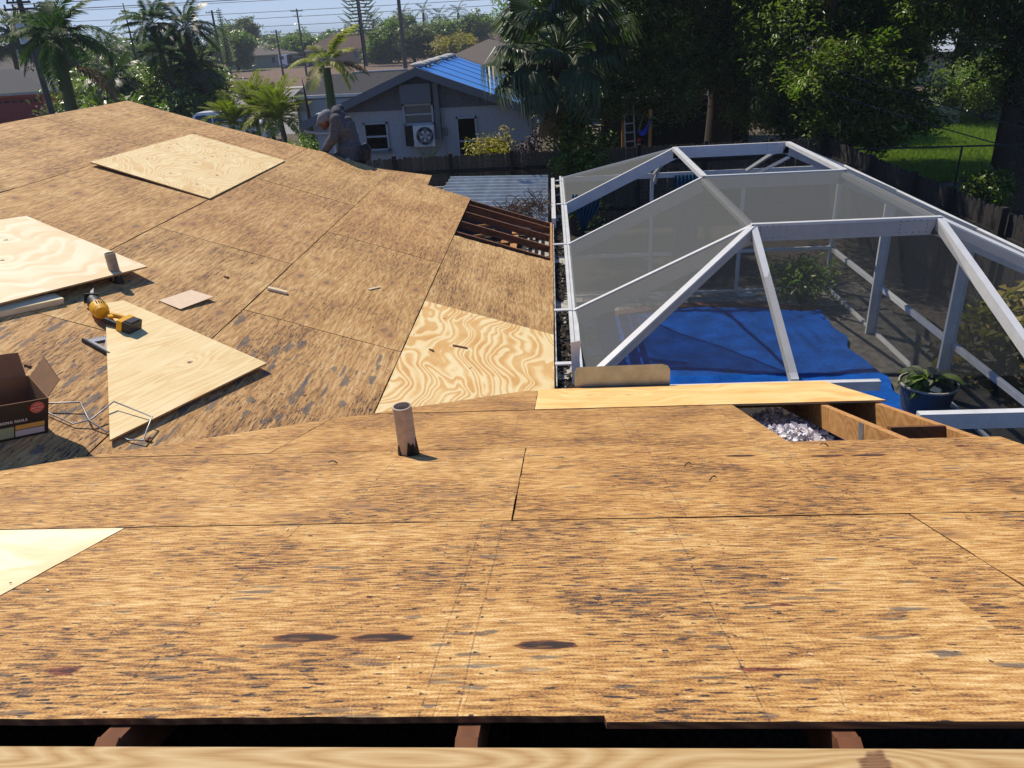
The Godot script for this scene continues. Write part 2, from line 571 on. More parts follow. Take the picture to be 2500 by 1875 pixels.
	M.screen.transparency = BaseMaterial3D.TRANSPARENCY_ALPHA
	M.screen.albedo_color = Color8(88, 91, 90, 166)
	M.screen_wall = smat(Color8(84, 88, 90), 0.9)
	M.screen_wall.transparency = BaseMaterial3D.TRANSPARENCY_ALPHA
	M.screen_wall.albedo_color = Color8(52, 56, 58, 62)
	M.curtain = noisy(Color8(40, 112, 150), 0.2, 2.0, 0.85, 22)
	M.fence = noisy(Color8(116, 104, 88), 0.4, 2.2, 0.9, 23)
	M.fence_right_shaded = noisy(Color8(70, 66, 64), 0.5, 2.2, 0.9, 49)  # dark boards, with tree shade painted into their colour as well
	M.fence_dark = noisy(Color8(46, 42, 40), 0.4, 2.2, 0.9, 24)
	M.stucco = noisy(Color8(178, 184, 194), 0.14, 2.0, 0.9, 25)
	M.siding = noisy(Color8(102, 106, 115), 0.14, 2.0, 0.85, 26)
	M.trim_grey = smat(Color8(100, 105, 114), 0.7)
	M.shingle = noisy(Color8(104, 104, 106), 0.45, 2.2, 0.95, 27)
	M.shingle2 = noisy(Color8(140, 128, 118), 0.4, 2.2, 0.95, 28)
	M.shingle3 = noisy(Color8(126, 98, 80), 0.35, 2.2, 0.95, 29)
	M.glass = smat(Color8(84, 90, 96), 0.16)
	M.blind = smat(Color8(120, 88, 62), 0.8)
	M.frame = smat(Color8(160, 166, 174), 0.5)
	M.ac = smat(Color8(206, 210, 214), 0.5)
	M.sandbag = noisy(Color8(226, 224, 218), 0.3, 3.0, 0.85, 30)
	M.trunk = noisy(Color8(104, 90, 76), 0.5, 3.0, 0.95, 31)
	M.trunk_grey = noisy(Color8(136, 128, 116), 0.4, 3.0, 0.9, 32)
	M.trunk_green = noisy(Color8(104, 116, 66), 0.3, 2.0, 0.7, 33)
	M.ground = noisy(Color8(126, 112, 86), 0.5, 0.35, 0.95, 34)
	M.drygrass = noisy(Color8(148, 116, 92), 0.4, 0.25, 0.95, 35)
	M.lawn = noisy(Color8(96, 122, 44), 0.45, 0.9, 0.95, 36)
	M.road = noisy(Color8(150, 148, 146), 0.2, 0.3, 0.9, 37)
	M.walk = noisy(Color8(208, 204, 196), 0.2, 0.5, 0.9, 38)
	M.mulch = noisy(Color8(92, 84, 74), 0.6, 2.0, 0.95, 39)
	M.orange = noisy(Color8(214, 98, 66), 0.16, 1.0, 0.85, 40)
	M.orange_door = noisy(Color8(158, 48, 40), 0.16, 1.0, 0.8, 41)
	M.tan_wall = noisy(Color8(196, 160, 132), 0.2, 0.6, 0.9, 42)
	M.grey_wall = noisy(Color8(178, 172, 164), 0.2, 0.6, 0.9, 43)
	M.pole = noisy(Color8(110, 104, 100), 0.4, 1.5, 0.9, 44)
	M.cable = smat(Color8(40, 42, 46), 0.7)
	M.metal_roof = noisy(Color8(214, 218, 226), 0.12, 0.4, 0.5, 45)
	M.leaf_dark = leafmat(Color8(126, 146, 88), 0.34)
	M.leaf_mid = leafmat(Color8(132, 154, 80), 0.4)
	M.leaf_bright = leafmat(Color8(122, 148, 50), 0.45)
	M.leaf_yellow = leafmat(Color8(164, 148, 62), 0.5)
	M.leaf_grey = leafmat(Color8(110, 118, 90), 0.55)
	M.palm = leafmat(Color8(66, 94, 40), 0.6, 0.25)
	M.palm_yellow = leafmat(Color8(152, 156, 62), 0.55, 0.3)
	M.palm_dead = leafmat(Color8(140, 110, 78), 0.8)
	M.palm_grey = leafmat(Color8(78, 94, 66), 0.42, 0.45)

func leafmat(c: Color, rough: float, spec := 0.5) -> StandardMaterial3D:
	var m := smat(c, rough, 0.0, spec)
	m.vertex_color_use_as_albedo = true
	m.backlight_enabled = true
	m.backlight = Color(0.8, 0.92, 0.45)
	return m
func sheet(parent: Node, plane: String, poly: Array, org: Vector2, m, flip := 0, tint := Color.WHITE, edge = null, called := "plywood_sheet", label := "", hh = null) -> MeshInstance3D:
	var lift := rng.randf_range(-0.002, 0.0015)
	poly = chipped(poly, plane)
	var pts := []
	var uvs := []
	for i in poly.size():
		var q: Vector2 = poly[i]
		var h: float = lift
		if hh != null: h = hh
		pts.append(pA(q.x, q.y, h) if plane == "A" else pB(q.x, q.y, h))
		var u := (q - org) / Vector2(2.44, 1.22)
		if flip & 1: u.x = 1.0 - u.x
		if flip & 2: u.y = 1.0 - u.y
		uvs.append(u)
	var nrm := Vector3(0, C, -S) if plane == "A" else Vector3(S, C, 0)
	var top := MB.new()
	var side := MB.new()
	slab(pts, nrm, 0.0125, uvs, top, side, tint)
	return put(two(top, side), called, [m, edge if edge != null else M.ply_edge], parent, label)

func R(x0: float, y0: float, x1: float, y1: float, g := 0.0035) -> Array:
	return [Vector2(x0 + g, y0 + g), Vector2(x1 - g, y0 + g), Vector2(x1 - g, y1 - g), Vector2(x0 + g, y1 - g)]

func chipped(poly: Array, plane: String) -> Array:
	# long straight edges of old sheets are never quite straight
	if poly.size() > 12: return poly
	var o := []
	for i in poly.size():
		var a: Vector2 = poly[i]
		var b: Vector2 = poly[(i + 1) % poly.size()]
		o.append(a)
		var n := int(a.distance_to(b) / (0.09 if plane == "A" else 0.2))
		var d := (b - a).orthogonal().normalized()
		for k in range(1, n):
			var q := a.lerp(b, (k + rng.randf_range(-0.3, 0.3)) / n)
			o.append(q + d * (rng.randf_range(-0.0016, 0.0016) + (rng.randf_range(-0.004, 0.004) if rng.randf() < 0.12 else 0.0)))
	return o

func tone() -> Color:
	var k := rng.randf_range(0.86, 1.06)
	return Color(k * rng.randf_range(0.97, 1.03), k, k * rng.randf_range(0.94, 1.04))

func ragged(a: Vector2, b: Vector2, n: int, amp: float) -> Array:
	var r := []
	for i in n + 1:
		r.append(a.lerp(b, float(i) / n) + Vector2(rng.randf_range(-amp, amp), rng.randf_range(-amp, amp)) * (0.0 if i == 0 or i == n else 1.0))
	return r

func roof() -> void:
	var h := thing("house", "stripped house whose bare plywood roof fills the foreground, with valley and open patches", "house", Vector3.ZERO)
	# valley in A coordinates: x falls as d falls
	var vA := func(d: float) -> float:
		var t := [[1.0, -3.6], [2.175, -2.431], [2.791, -1.942], [3.482, -1.221], [3.854, -0.761], [4.488, -0.234], [4.8, 0.24]]
		for i in t.size() - 1:
			if d <= t[i + 1][0]:
				return lerpf(t[i][1], t[i + 1][1], (d - t[i][0]) / (t[i + 1][0] - t[i][0]))
		return 0.24
	# ---- slope A, row 1 at the ridge
	var r1 := [Vector2(-1.243, 1.2095), Vector2(-0.6, 1.2085), Vector2(0.2, 1.2115), Vector2(0.8, 1.207), Vector2(1.388, 1.2095), Vector2(1.388, 0.004), Vector2(0.335, 0.003)]
	r1.append_array(ragged(Vector2(0.332, 0.024), Vector2(-1.243, 0.012), 18, 0.0022))
	sheet(h, "A", r1, Vector2(-1.243, 0.0) , M.w_main, 2)
	var bright := R(-3.68, -0.002, -1.247, 1.216)
	sheet(h, "A", bright, Vector2(-3.68, 0), M.n_pale, 1, Color.WHITE, M.ply_edge_new, "plywood_sheet", "new pale plywood sheet at the left of the ridge row")
	sheet(h, "A", R(1.392, 0.002, 2.33, 1.216), Vector2(1.392, 0), M.w_a, 1, Color(1.02, 0.98, 0.92))
	# row 2
	var r2 := [Vector2(vA.call(1.222), 1.222), Vector2(-0.9, 1.2235), Vector2(-0.2, 1.221), Vector2(0.0935, 1.2225), Vector2(0.0935, 2.434), Vector2(vA.call(2.434), 2.434)]
	sheet(h, "A", r2, Vector2(-2.344, 1.22), M.w_a, 0, Color(1.05, 1.03, 1.0))
	sheet(h, "A", [Vector2(0.0995, 1.222), Vector2(0.9, 1.2235), Vector2(1.5, 1.221), Vector2(2.38, 1.225), Vector2(2.345, 2.0), Vector2(2.36, 2.434), Vector2(0.0985, 2.434)], Vector2(0.0985, 1.22), M.w_main, 1, Color(0.97, 0.93, 0.86))
	# row 3
	sheet(h, "A", [Vector2(vA.call(2.442), 2.442), Vector2(-1.209, 2.442), Vector2(-1.209, 3.51), Vector2(-1.209 - 0.0, 3.51), Vector2(vA.call(3.47), 3.47)], Vector2(-3.65, 2.44), M.w_main, 3, Color(1.04, 1.02, 1.0))
	sheet(h, "A", [Vector2(-1.2065, 2.442), Vector2(1.368, 2.442), Vector2(1.378, 3.652), Vector2(vA.call(3.652), 3.652), Vector2(-1.2065, 3.53)], Vector2(-1.2065, 2.44), M.w_a, 3, Color(0.92, 0.88, 0.8))
	# row 4
	sheet(h, "A", [Vector2(vA.call(3.66), 3.66), Vector2(0.102, 3.66), Vector2(0.102, 4.64), Vector2(vA.call(4.64), 4.64)], Vector2(-2.3, 3.66), M.w_a, 1, Color(0.9, 0.86, 0.8))
	sheet(h, "A", [Vector2(0.106, 3.653), Vector2(2.338, 3.653), Vector2(2.312, 4.715), Vector2(0.106, 4.69)], Vector2(0.0, 3.55), M.n_eave, 0, Color.WHITE, M.ply_edge_new, "plywood_sheet", "new plywood strip nailed along the near eave", 0.004)
	# ---- slope B, rows from the eave up; z runs away
	var zv := func(e: float) -> float: return -4.0 + e * C
	# row 1
	sheet(h, "B", [Vector2(-4.3, 0.0), Vector2(-5.58, 0.0), Vector2(-5.545, 1.214), Vector2(zv.call(1.214), 1.214)], Vector2(-5.8, 0), M.n_warm, 0, Color.WHITE, M.ply_edge_new, "plywood_sheet", "new plywood sheet with bold wavy grain at the valley eave")
	var rag := [Vector2(-5.549, 1.214), Vector2(-5.585, 0.0)]
	rag.append_array(ragged(Vector2(-7.968, -0.01), Vector2(-7.915, 1.214), 26, 0.022))
	sheet(h, "B", rag, Vector2(-7.99, 0), M.w_b2, 0, Color(1.12, 1.06, 0.96))
	# row 2
	sheet(h, "B", [Vector2(zv.call(1.222), 1.222), Vector2(-4.345, 1.222), Vector2(-4.345, 2.434), Vector2(zv.call(2.434), 2.434)], Vector2(-4.345, 1.22), M.w_stain, 0, Color(0.98, 0.95, 0.9))
	sheet(h, "B", R(-6.73, 1.2195, -4.35, 2.4365), Vector2(-6.78, 1.22), M.w_b, 0, Color(1.03, 0.99, 0.92))
	sheet(h, "B", [Vector2(-6.735, 1.222), Vector2(-9.12, 1.222), Vector2(-9.12, 2.434), Vector2(-6.735, 2.434)], Vector2(-9.12, 1.22), M.w_b, 3, Color(0.98, 0.93, 0.85))
	sheet(h, "B", [Vector2(-9.124, 1.222), Vector2(-10.06, 1.222), Vector2(-10.17, 2.434), Vector2(-9.124, 2.434)], Vector2(-11.5, 1.22), M.w_b2, 1, Color(1.02, 0.98, 0.9))
	# row 3
	sheet(h, "B", [Vector2(zv.call(2.442), 2.442), Vector2(-3.483, 2.442), Vector2(-3.483, 3.654), Vector2(zv.call(3.654), 3.654)], Vector2(-3.6, 2.44), M.w_stain, 1, Color(1.0, 0.98, 0.95))
	sheet(h, "B", R(-5.55, 2.4395, -3.487, 3.6565), Vector2(-5.6, 2.44), M.w_b2, 1, Color(1.08, 1.04, 0.97))
	sheet(h, "B", R(-7.97, 2.4395, -5.554, 3.6565), Vector2(-7.99, 2.44), M.w_b, 2, Color(0.96, 0.92, 0.86))
	sheet(h, "B", [Vector2(-7.974, 2.4395), Vector2(-10.18, 2.4395), Vector2(-10.34, 3.3), Vector2(-10.25, 3.6565), Vector2(-7.974, 3.6565)], Vector2(-10.4, 2.44), M.w_b, 1, Color(1.04, 1.0, 0.93))
	# row 4
	sheet(h, "B", [Vector2(zv.call(3.662), 3.662), Vector2(-4.4, 3.662), Vector2(-4.4, 4.874), Vector2(zv.call(4.874), 4.874)], Vector2(-4.4, 3.66), M.w_b2, 2, Color(1.06, 1.02, 0.96))
	sheet(h, "B", R(-6.84, 3.6595, -4.404, 4.8765), Vector2(-6.84, 3.66), M.w_b, 1, Color(1.02, 0.98, 0.9))
	sheet(h, "B", R(-9.27, 3.6595, -6.844, 4.8765), Vector2(-9.28, 3.66), M.w_b2, 0, Color(1.0, 0.97, 0.9))
	sheet(h, "B", [Vector2(-9.274, 3.6625), Vector2(-10.24, 3.6625), Vector2(-10.07, 4.8765), Vector2(-9.274, 4.8765)], Vector2(-11.7, 3.66), M.w_b, 0, Color(0.99, 0.95, 0.88))
	# row 5
	sheet(h, "B", R(-5.53, 4.8795, zv.call(4.8795), 6.135), Vector2(-5.53, 4.88), M.w_b, 2, Color(1.05, 1.01, 0.95))
	sheet(h, "B", R(-7.965, 4.8795, -5.534, 6.135), Vector2(-7.97, 4.88), M.w_b2, 3, Color(1.0, 0.97, 0.92))
	sheet(h, "B", [Vector2(-7.969, 4.8795), Vector2(-10.07, 4.8795), Vector2(-10.02, 6.135), Vector2(-7.969, 6.135)], Vector2(-10.2, 4.88), M.w_b, 1, Color(1.03, 0.99, 0.92))
	# the low end piece past the rake
	sheet(h, "B", [Vector2(-10.2, 3.25), Vector2(-10.72, 3.15), Vector2(-10.66, 2.76), Vector2(-11.3, 1.952), Vector2(-10.6, 1.911), Vector2(-10.1, 2.1)], Vector2(-11.7, 1.22), M.w_b2, 2, Color(1.0, 0.97, 0.9), M.ply_edge, "plywood_sheet", "", -0.1)
	# ---- other side of each ridge
	var mb := MB.new()
	mb.quad(Vector3(XE - 6.155 * C, YE + 6.135 * S, 3.0), Vector3(XE - 6.155 * C, YE + 6.135 * S, -10.03), Vector3(-11.4, YE, -10.03), Vector3(-11.4, YE, 3.0), Vector3(-1, 1, 0), Color(0.8, 0.78, 0.72))
	mb.quad(sA(Vector3(-7.0, -0.21, 0.7)), sA(Vector3(2.34, -0.21, 0.7)), sA(Vector3(2.34, -1.5, 4.6)), sA(Vector3(-7.0, -1.5, 4.6)), Vector3(0, 1, 1), Color(0.8, 0.78, 0.72))
	put(mb.done(), "roof_deck", M.w_b, h)
	# ---- ridge gap, ridge boards of the far slope (at the camera's feet)
	var b2 := MB.new()
	var dn := Vector3(0, -S, C)
	var nn := Vector3(0, C, S)
	var ra := sA(Vector3(-3.4, 0.0205, 0.060))
	var rb := sA(Vector3(2.34, 0.024, 0.076))
	b2.face([ra, rb, rb + dn * 0.56, ra + dn * 0.56], nn, [Vector2(-1.0, 0.35), Vector2(1.54, 0.35), Vector2(1.54, 3.15), Vector2(-1.0, 3.15)])
	b2.face([ra, rb, rb - nn * 0.019, ra - nn * 0.019], Vector3(0, S, -C), [Vector2(0, 0.0), Vector2(5.6, 0.0), Vector2(5.6, 0.05), Vector2(0, 0.05)])
	put(b2.done(), "ridge_board", M.pine, h, "new pine board along the ridge gap")
	for xr in [-1.21, -0.562, 0.089, 0.742, 1.39, 2.03]:
		# truss tops showing in the gap, one side slope each
		var b3 := MB.new()
		b3.beam(pA(xr + rng.randf_range(-0.006, 0.006), 1.2, -0.061), pA(xr, -0.026, -0.061), 0.038, 0.089, Vector3(0, C, -S), Color.WHITE, 0.6)
		b3.beam(sA(Vector3(xr, -0.05, 0.01)), sA(Vector3(xr, -0.428, 1.14)), 0.038, 0.089, Vector3(0, C, S), Color.WHITE, 0.6)
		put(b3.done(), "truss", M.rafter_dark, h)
	# nail heads along the boards of the ridge
	for q in [[0.087, 0.105], [0.74, 0.108], [-0.57, 0.106]]:
		var nb := MB.new()
		nb.lathe([Vector2(0.0, 0.002), Vector2(0.0045, 0.0015), Vector2(0.005, 0.0)], Transform3D(Basis.IDENTITY, sA(Vector3(q[0], 0.022 - (q[1] - 0.066) * 0.3333, q[1]))), 8)
		put(nb.done(), "nail_head", M.dark, h)
	# ---- hole in slope A: trusses, blocks, insulation below
	for q in [[1.955, 0.0], [2.292, 0.0]]:
		var b4 := MB.new()
		b4.beam(pA(q[0], 4.62, -0.086), pA(q[0], 2.2, -0.086), 0.04, 0.14, Vector3(0, C, -S), Color.WHITE, 0.8, Vector2(q[0], 0))
		put(b4.done(), "rafter", M.rafter, h)
	var b5 := MB.new()
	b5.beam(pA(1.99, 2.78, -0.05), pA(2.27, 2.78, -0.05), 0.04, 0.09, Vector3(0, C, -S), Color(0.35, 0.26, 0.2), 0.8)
	put(b5.done(), "blocking", M.rafter, h)
	var b6 := MB.new()
	b6.beam(pA(1.925, 3.0, -0.13), pA(1.925, 2.78, -0.55), 0.035, 0.085, Vector3(1, 0, 0), Color.WHITE, 0.8)
	put(b6.done(), "web", M.rafter, h)
	var b7 := MB.new()
	b7.box(Transform3D(Basis(Vector3(0, C, -S), Vector3(1, 0, 0), Vector3(0, S, C)), pA(1.932, 3.0, -0.12)), Vector3(0.2, 0.003, 0.06))
	put(b7.done(), "truss_plate", M.alu, h)
	var b8 := MB.new()
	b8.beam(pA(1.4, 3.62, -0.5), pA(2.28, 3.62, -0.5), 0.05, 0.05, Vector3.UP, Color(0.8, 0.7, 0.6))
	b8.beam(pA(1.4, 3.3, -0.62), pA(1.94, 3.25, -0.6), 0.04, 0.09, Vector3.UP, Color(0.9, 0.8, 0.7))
	put(b8.done(), "joist", M.rafter, h)
	var fl := MB.new()
	for k in 2600:
		var c := Vector3(rng.randf_range(1.34, 1.93), 0, rng.randf_range(-3.6, -2.55))
		c.y = -1.32 + rng.randf_range(-0.03, 0.04) + 0.19 * exp(-pow((c.x - 1.62) * 4.2, 2.0) - pow((c.z + 3.0) * 3.4, 2.0)) + 0.03 * sin(c.x * 14.0) * sin(c.z * 11.0)
		var s := rng.randf_range(0.006, 0.026)
		var u := Vector3(rng.randfn(), rng.randfn() * 0.6, rng.randfn()).normalized() * s
		var w := Vector3(rng.randfn(), rng.randfn(), rng.randfn()).cross(u).normalized() * s * rng.randf_range(0.4, 1.0)
		fl.quad(c - u - w, c + u - w * 0.4, c + u * 0.7 + w, c - u * 0.5 + w * 0.8, Vector3.UP)
	var ins := put(fl.done(), "insulation", M.fluff, h, "tufts of white insulation in the open roof bay")
	ins.set_meta("kind", "stuff")
	# ---- gutter-side hole in slope B
	for z in [-8.17, -8.72, -9.27, -9.72, -10.0]:
		var b9 := MB.new()
		b9.beam(pB(z, 0.02, -0.06), pB(z, 1.6, -0.06), 0.038, 0.085, Vector3(S, C, 0), Color.WHITE, 0.8, Vector2(z, z))
		# the sawn top edge catches light
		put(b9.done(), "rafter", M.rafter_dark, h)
	var b10 := MB.new()
	b10.beam(Vector3(XE - 0.012, YE - 0.085, -4.45), Vector3(XE - 0.012, YE - 0.085, -10.04), 0.03, 0.14, Vector3.UP, Color(0.86, 0.8, 0.7), 0.8)
	put(b10.done(), "fascia", M.rafter, h)
	var b11 := MB.new()
	b11.beam(pA(-0.05, 4.66, -0.1), pA(2.31, 4.66, -0.1), 0.03, 0.15, Vector3.UP, Color(0.9, 0.86, 0.8), 0.8)
	put(b11.done(), "fascia", M.rafter, h)
	for k in 3:
		var z := -8.44 - 0.55 * k
		var v := MB.new()
		v.box(Transform3D(Basis.IDENTITY, Vector3(XE - 0.2, YE - 0.16, z)), Vector3(0.3, 0.012, 0.44))
		put(v.done(), "soffit", M.white_dirty, h)
		var sl := MB.new()
		for r in 3:
			for c2 in 11:
				sl.box(Transform3D(Basis.IDENTITY, Vector3(XE - 0.3 + 0.085 * r, YE - 0.148, z - 0.19 + 0.038 * c2)), Vector3(0.05, 0.006, 0.014))
		put(sl.done(), "vent_slot", M.dark, h).set_meta("kind", "stuff")
		var bl := MB.new()
		bl.beam(Vector3(XE - 0.52, YE - 0.08, z - 0.22), Vector3(XE - 0.52, YE - 0.08, z + 0.2), 0.09, 0.05, Vector3.UP, Color(0.95, 0.85, 0.75), 0.8)
		bl.beam(Vector3(XE - 0.66, YE - 0.12, z - 0.1), Vector3(XE - 0.66, YE - 0.12, z + 0.2), 0.1, 0.04, Vector3.UP, Color(0.7, 0.6, 0.5), 0.8)
		put(bl.done(), "blocking", M.rafter, h)
		var ft := MB.new()
		ft.box(Transform3D(Basis.from_euler(Vector3(0, 0.1, 0.12)), Vector3(XE - 0.92, YE - 0.02, z + 0.03)), Vector3(0.26, 0.02, 0.44), Color(0.25, 0.24, 0.26))
		put(ft.done(), "baffle", M.dark, h)
		var sk := MB.new()
		sk.beam(Vector3(XE - 1.06, YE + 0.13, z + 0.16), Vector3(XE - 0.86, YE + 0.1, z - 0.05), 0.02, 0.03)
		put(sk.done(), "stick", M.rafter, h)
	# dark attic: floor and walls with thickness
	var at := MB.new()
	at.box(Transform3D(Basis.IDENTITY, Vector3(-5.6, -1.68, -4.0)), Vector3(11.2, 0.08, 12.0))
	at.box(Transform3D(Basis.IDENTITY, Vector3(1.2, -1.68, -1.2)), Vector3(2.1, 0.08, 6.3))
	put(at.done(), "ceiling", M.gutter_dirt, h)
	var wl := MB.new()
	wl.box(Transform3D(Basis.IDENTITY, Vector3(-0.2, -2.75, -7.2)), Vector3(0.2, 2.1, 5.7))
	wl.box(Transform3D(Basis.IDENTITY, Vector3(1.05, -2.75, -4.0)), Vector3(2.3, 2.1, 0.2))
	wl.box(Transform3D(Basis.IDENTITY, Vector3(2.1, -2.75, -0.5)), Vector3(0.2, 2.1, 6.8))
	wl.box(Transform3D(Basis.IDENTITY, Vector3(-5.6, -2.75, -9.95)), Vector3(11.0, 2.1, 0.2))
	wl.box(Transform3D(Basis.IDENTITY, Vector3(-11.1, -2.75, -3.4)), Vector3(0.2, 2.1, 13.2))
	wl.box(Transform3D(Basis.IDENTITY, Vector3(-4.6, -2.75, 3.0)), Vector3(13.2, 2.1, 0.2))
	put(wl.done(), "wall", M.stucco, h)
	# gable infill at the far end of B and at the right end of A
	var gb := MB.new()
	gb.face([Vector3(0.15, YE - 0.16, -9.98), Vector3(-5.6, 0.4, -9.98), Vector3(-11.3, YE - 0.16, -9.98)], Vector3(0, 0, -1))
	gb.face([Vector3(2.24, -1.6, -4.3), Vector3(2.24, -0.1, 0.0), Vector3(2.24, -1.4, 4.0), Vector3(2.24, -1.6, 4.0)], Vector3(1, 0, 0))
	put(gb.done(), "gable", M.siding, h)
	# ---- vent pipes
	vent_pipe(h, sA(Vector3(-0.474, -0.742, -2.226)), 0.25, 0.0435, Vector3(-0.016, 1, 0.0), M.pvc, "pale vent pipe with a tarred foot on the near slope")
	vent_pipe(h, pB(-4.245, 3.327), 0.215, 0.036, Vector3(0, 1, 0), M.pvc_grey, "grey vent pipe between the loose sheets")

func vent_pipe(h: Node, base: Vector3, len_: float, r: float, dir: Vector3, m, label: String) -> void:
	var b := MB.new()
	var up := dir.normalized()
	var x := up.cross(Vector3(0, 0, 1)).normalized()
	var t := Transform3D(Basis(x, up, x.cross(up)), base)
	b.lathe([Vector2(r, -0.06), Vector2(r, len_), Vector2(r * 0.86, len_ + 0.001), Vector2(r * 0.84, len_ - 0.03)], t, 28)
	b.lathe([Vector2(r * 0.84, len_ - 0.03), Vector2(0.0, len_ - 0.03)], t, 28)
	var p := put(b.done(), "vent_pipe", m, h, label)
	# tar smeared round the foot, uneven on top
	var tb := MB.new()
	var n := 40
	for k in n:
		var q := []
		for e in [k, k + 1]:
			var a: float = TAU * e / n
			var hgt := len_ * (0.2 + 0.1 * sin(a * 2.0 + 0.6) + 0.09 * sin(a * 5.0 + 2.0) + 0.06 * sin(a * 11.0))
			q.append([a, maxf(hgt, 0.012)])
		var pts := []
		for e in q:
			var dv: Vector3 = x * cos(e[0]) + x.cross(up) * sin(e[0])
			pts.append([base + dv * (r + 0.012) - up * 0.05, base + dv * (r + 0.0015) + up * e[1], dv])
		tb.smooth([[pts[0][0], pts[0][2]], [pts[1][0], pts[1][2]], [pts[1][1], pts[1][2]]])
		tb.smooth([[pts[0][0], pts[0][2]], [pts[1][1], pts[1][2]], [pts[0][1], pts[0][2]]])
	put(tb.done(), "tar", M.tar, p)
func pool() -> void:
	# ---- deck, pool, cover
	var dk := MB.new()
	dk.box(Transform3D(Basis.IDENTITY, Vector3(3.0, DECK - 0.08, -9.0)), Vector3(6.4, 0.16, 9.6))
	var deck := struct(dk.done(), "pool_deck", M.concrete)
	for zi in 3:
		for xi in 15:
			if zi == 0 or xi < 15:
				var pv := MB.new()
				pv.box(Transform3D(Basis.IDENTITY, Vector3(0.62 + xi * 0.33, DECK + 0.002 + rng.randf() * 0.003, -13.3 + zi * 0.33)), Vector3(0.318, 0.02, 0.318), Color.WHITE)
				put(pv.done(), "paver", M.paver if (xi * 7 + zi * 3) % 5 else M.walk, deck)
	for zi in 18:
		for xi in 2:
			var pv := MB.new()
			pv.box(Transform3D(Basis.IDENTITY, Vector3(0.55 + xi * 0.33, DECK + 0.002 + rng.randf() * 0.003, -12.3 + zi * 0.33)), Vector3(0.318, 0.02, 0.318))
			put(pv.done(), "paver", M.paver if (xi * 5 + zi * 3) % 4 else M.walk, deck)
	# coping bricks along the far rim, a curve
	var wt := MB.new()
	var rim := []
	for k in 25:
		var t := float(k) / 24.0
		rim.append(Vector3(1.1 + 3.9 * t, DECK + 0.004, -11.9 - 0.72 * sin(PI * (0.12 + 0.8 * t))))
	for k in 24:
		var a: Vector3 = rim[k]
		var b: Vector3 = rim[k + 1]
		var cb := MB.new()
		var mid := (a + b) * 0.5 + Vector3(0, 0.012, -0.1)
		var dir := (b - a).normalized()
		cb.box(Transform3D(Basis(dir, Vector3.UP, dir.cross(Vector3.UP)), mid), Vector3(a.distance_to(b) - 0.008, 0.045, 0.22))
		put(cb.done(), "coping_brick", M.coping, deck)
		wt.face([a, b, Vector3(b.x, DECK + 0.004, -11.9), Vector3(a.x, DECK + 0.004, -11.9)], Vector3.UP)
	struct(wt.done(), "water", M.water)
	# blue cover, wrinkled
	var n1 := FastNoiseLite.new()
	n1.seed = 5
	n1.frequency = 0.55
	var n2 := FastNoiseLite.new()
	n2.seed = 9
	n2.frequency = 2.2
	var nx := 76
	var nz := 120
	var st := SurfaceTool.new()
	st.begin(Mesh.PRIMITIVE_TRIANGLES)
	st.set_smooth_group(0)
	for j in nz + 1:
		for i in nx + 1:
			var u := float(i) / nx
			var v := float(j) / nz
			var x := lerpf(0.95 + 0.25 * sin(v * 9.0) * 0.2, 4.98 - 0.08 * sin(v * 7.0) - 0.05 * sin(v * 31.0) - 0.03 * sin(v * 57.0 + 1.0), u)
			var zf := -12.05 - 0.55 * sin(PI * clampf(u * 1.1, 0, 1)) * (0.35 + 0.65 * u)
			var z := lerpf(zf, -4.75, v)
			var y := DECK + 0.06 + 0.035 * n1.get_noise_2d(x, z * 1.3) + 0.022 * absf(n2.get_noise_2d(x * 1.7 + z * 0.6, z * 0.5)) + 0.016 * pow(absf(n1.get_noise_2d(x * 2.0 + 40.0, z * 2.0)), 0.5)
			var mid := clampf(minf(u, 1.0 - u) * 5.0, 0, 1) * clampf(minf(v, 1.0 - v) * 9.0, 0, 1)
			y -= 0.03 * mid
			y += 0.05 * exp(-pow((x - 4.3) * 2.6, 2.0) - pow((z + 10.9) * 2.2, 2.0)) * (0.6 + 0.4 * sin(x * 30.0))
			st.set_uv(Vector2(x, z))
			st.add_vertex(Vector3(x, y, z))
	for j in nz:
		for i in nx:
			var a := j * (nx + 1) + i
			for q in [a, a + 1, a + nx + 2, a, a + nx + 2, a + nx + 1]:
				st.add_index(q)
	st.generate_normals()
	tag(put(st.commit(), "pool_cover", M.tarp), "wrinkled blue tarp spread over the swimming pool", "tarp")
	# ---- screen enclosure
	var e := thing("pool_enclosure", "white aluminium screen enclosure over the pool, some roof panels missing", "pool enclosure")
	var T := -0.66
	var EV := -1.45
	var X0 := 0.42
	var X1 := 2.12
	var X2 := 3.80
	var X3 := 5.52
	var fr := [-6.18, -8.68, -11.1]
	var bk := -13.45
	var bar := func(called: String, a: Vector3, b: Vector3, w: float, h: float, up := Vector3.UP) -> void:
		var q := MB.new()
		# the top face lies on the line a-b
		var d := (b - a).normalized()
		var x := up.cross(d).normalized()
		var y := d.cross(x)
		q.beam(a - y * h * 0.5, b - y * h * 0.5, w, h, up)
		put(q.done(), called, M.white, e)
	for z in fr:
		bar.call("roof_beam", Vector3(X0, EV, z), Vector3(X1, T, z), 0.05, 0.165)
		bar.call("roof_beam", Vector3(X1 - 0.02, T + 0.002, z), Vector3(X2 + 0.02, T + 0.002, z), 0.05, 0.165)
		bar.call("roof_beam", Vector3(X2, T, z), Vector3(X3, EV, z), 0.05, 0.165)
		bar.call("post", Vector3(X3 + 0.02, EV, z), Vector3(X3 + 0.02, DECK, z), 0.05, 0.16, Vector3(1, 0, 0))
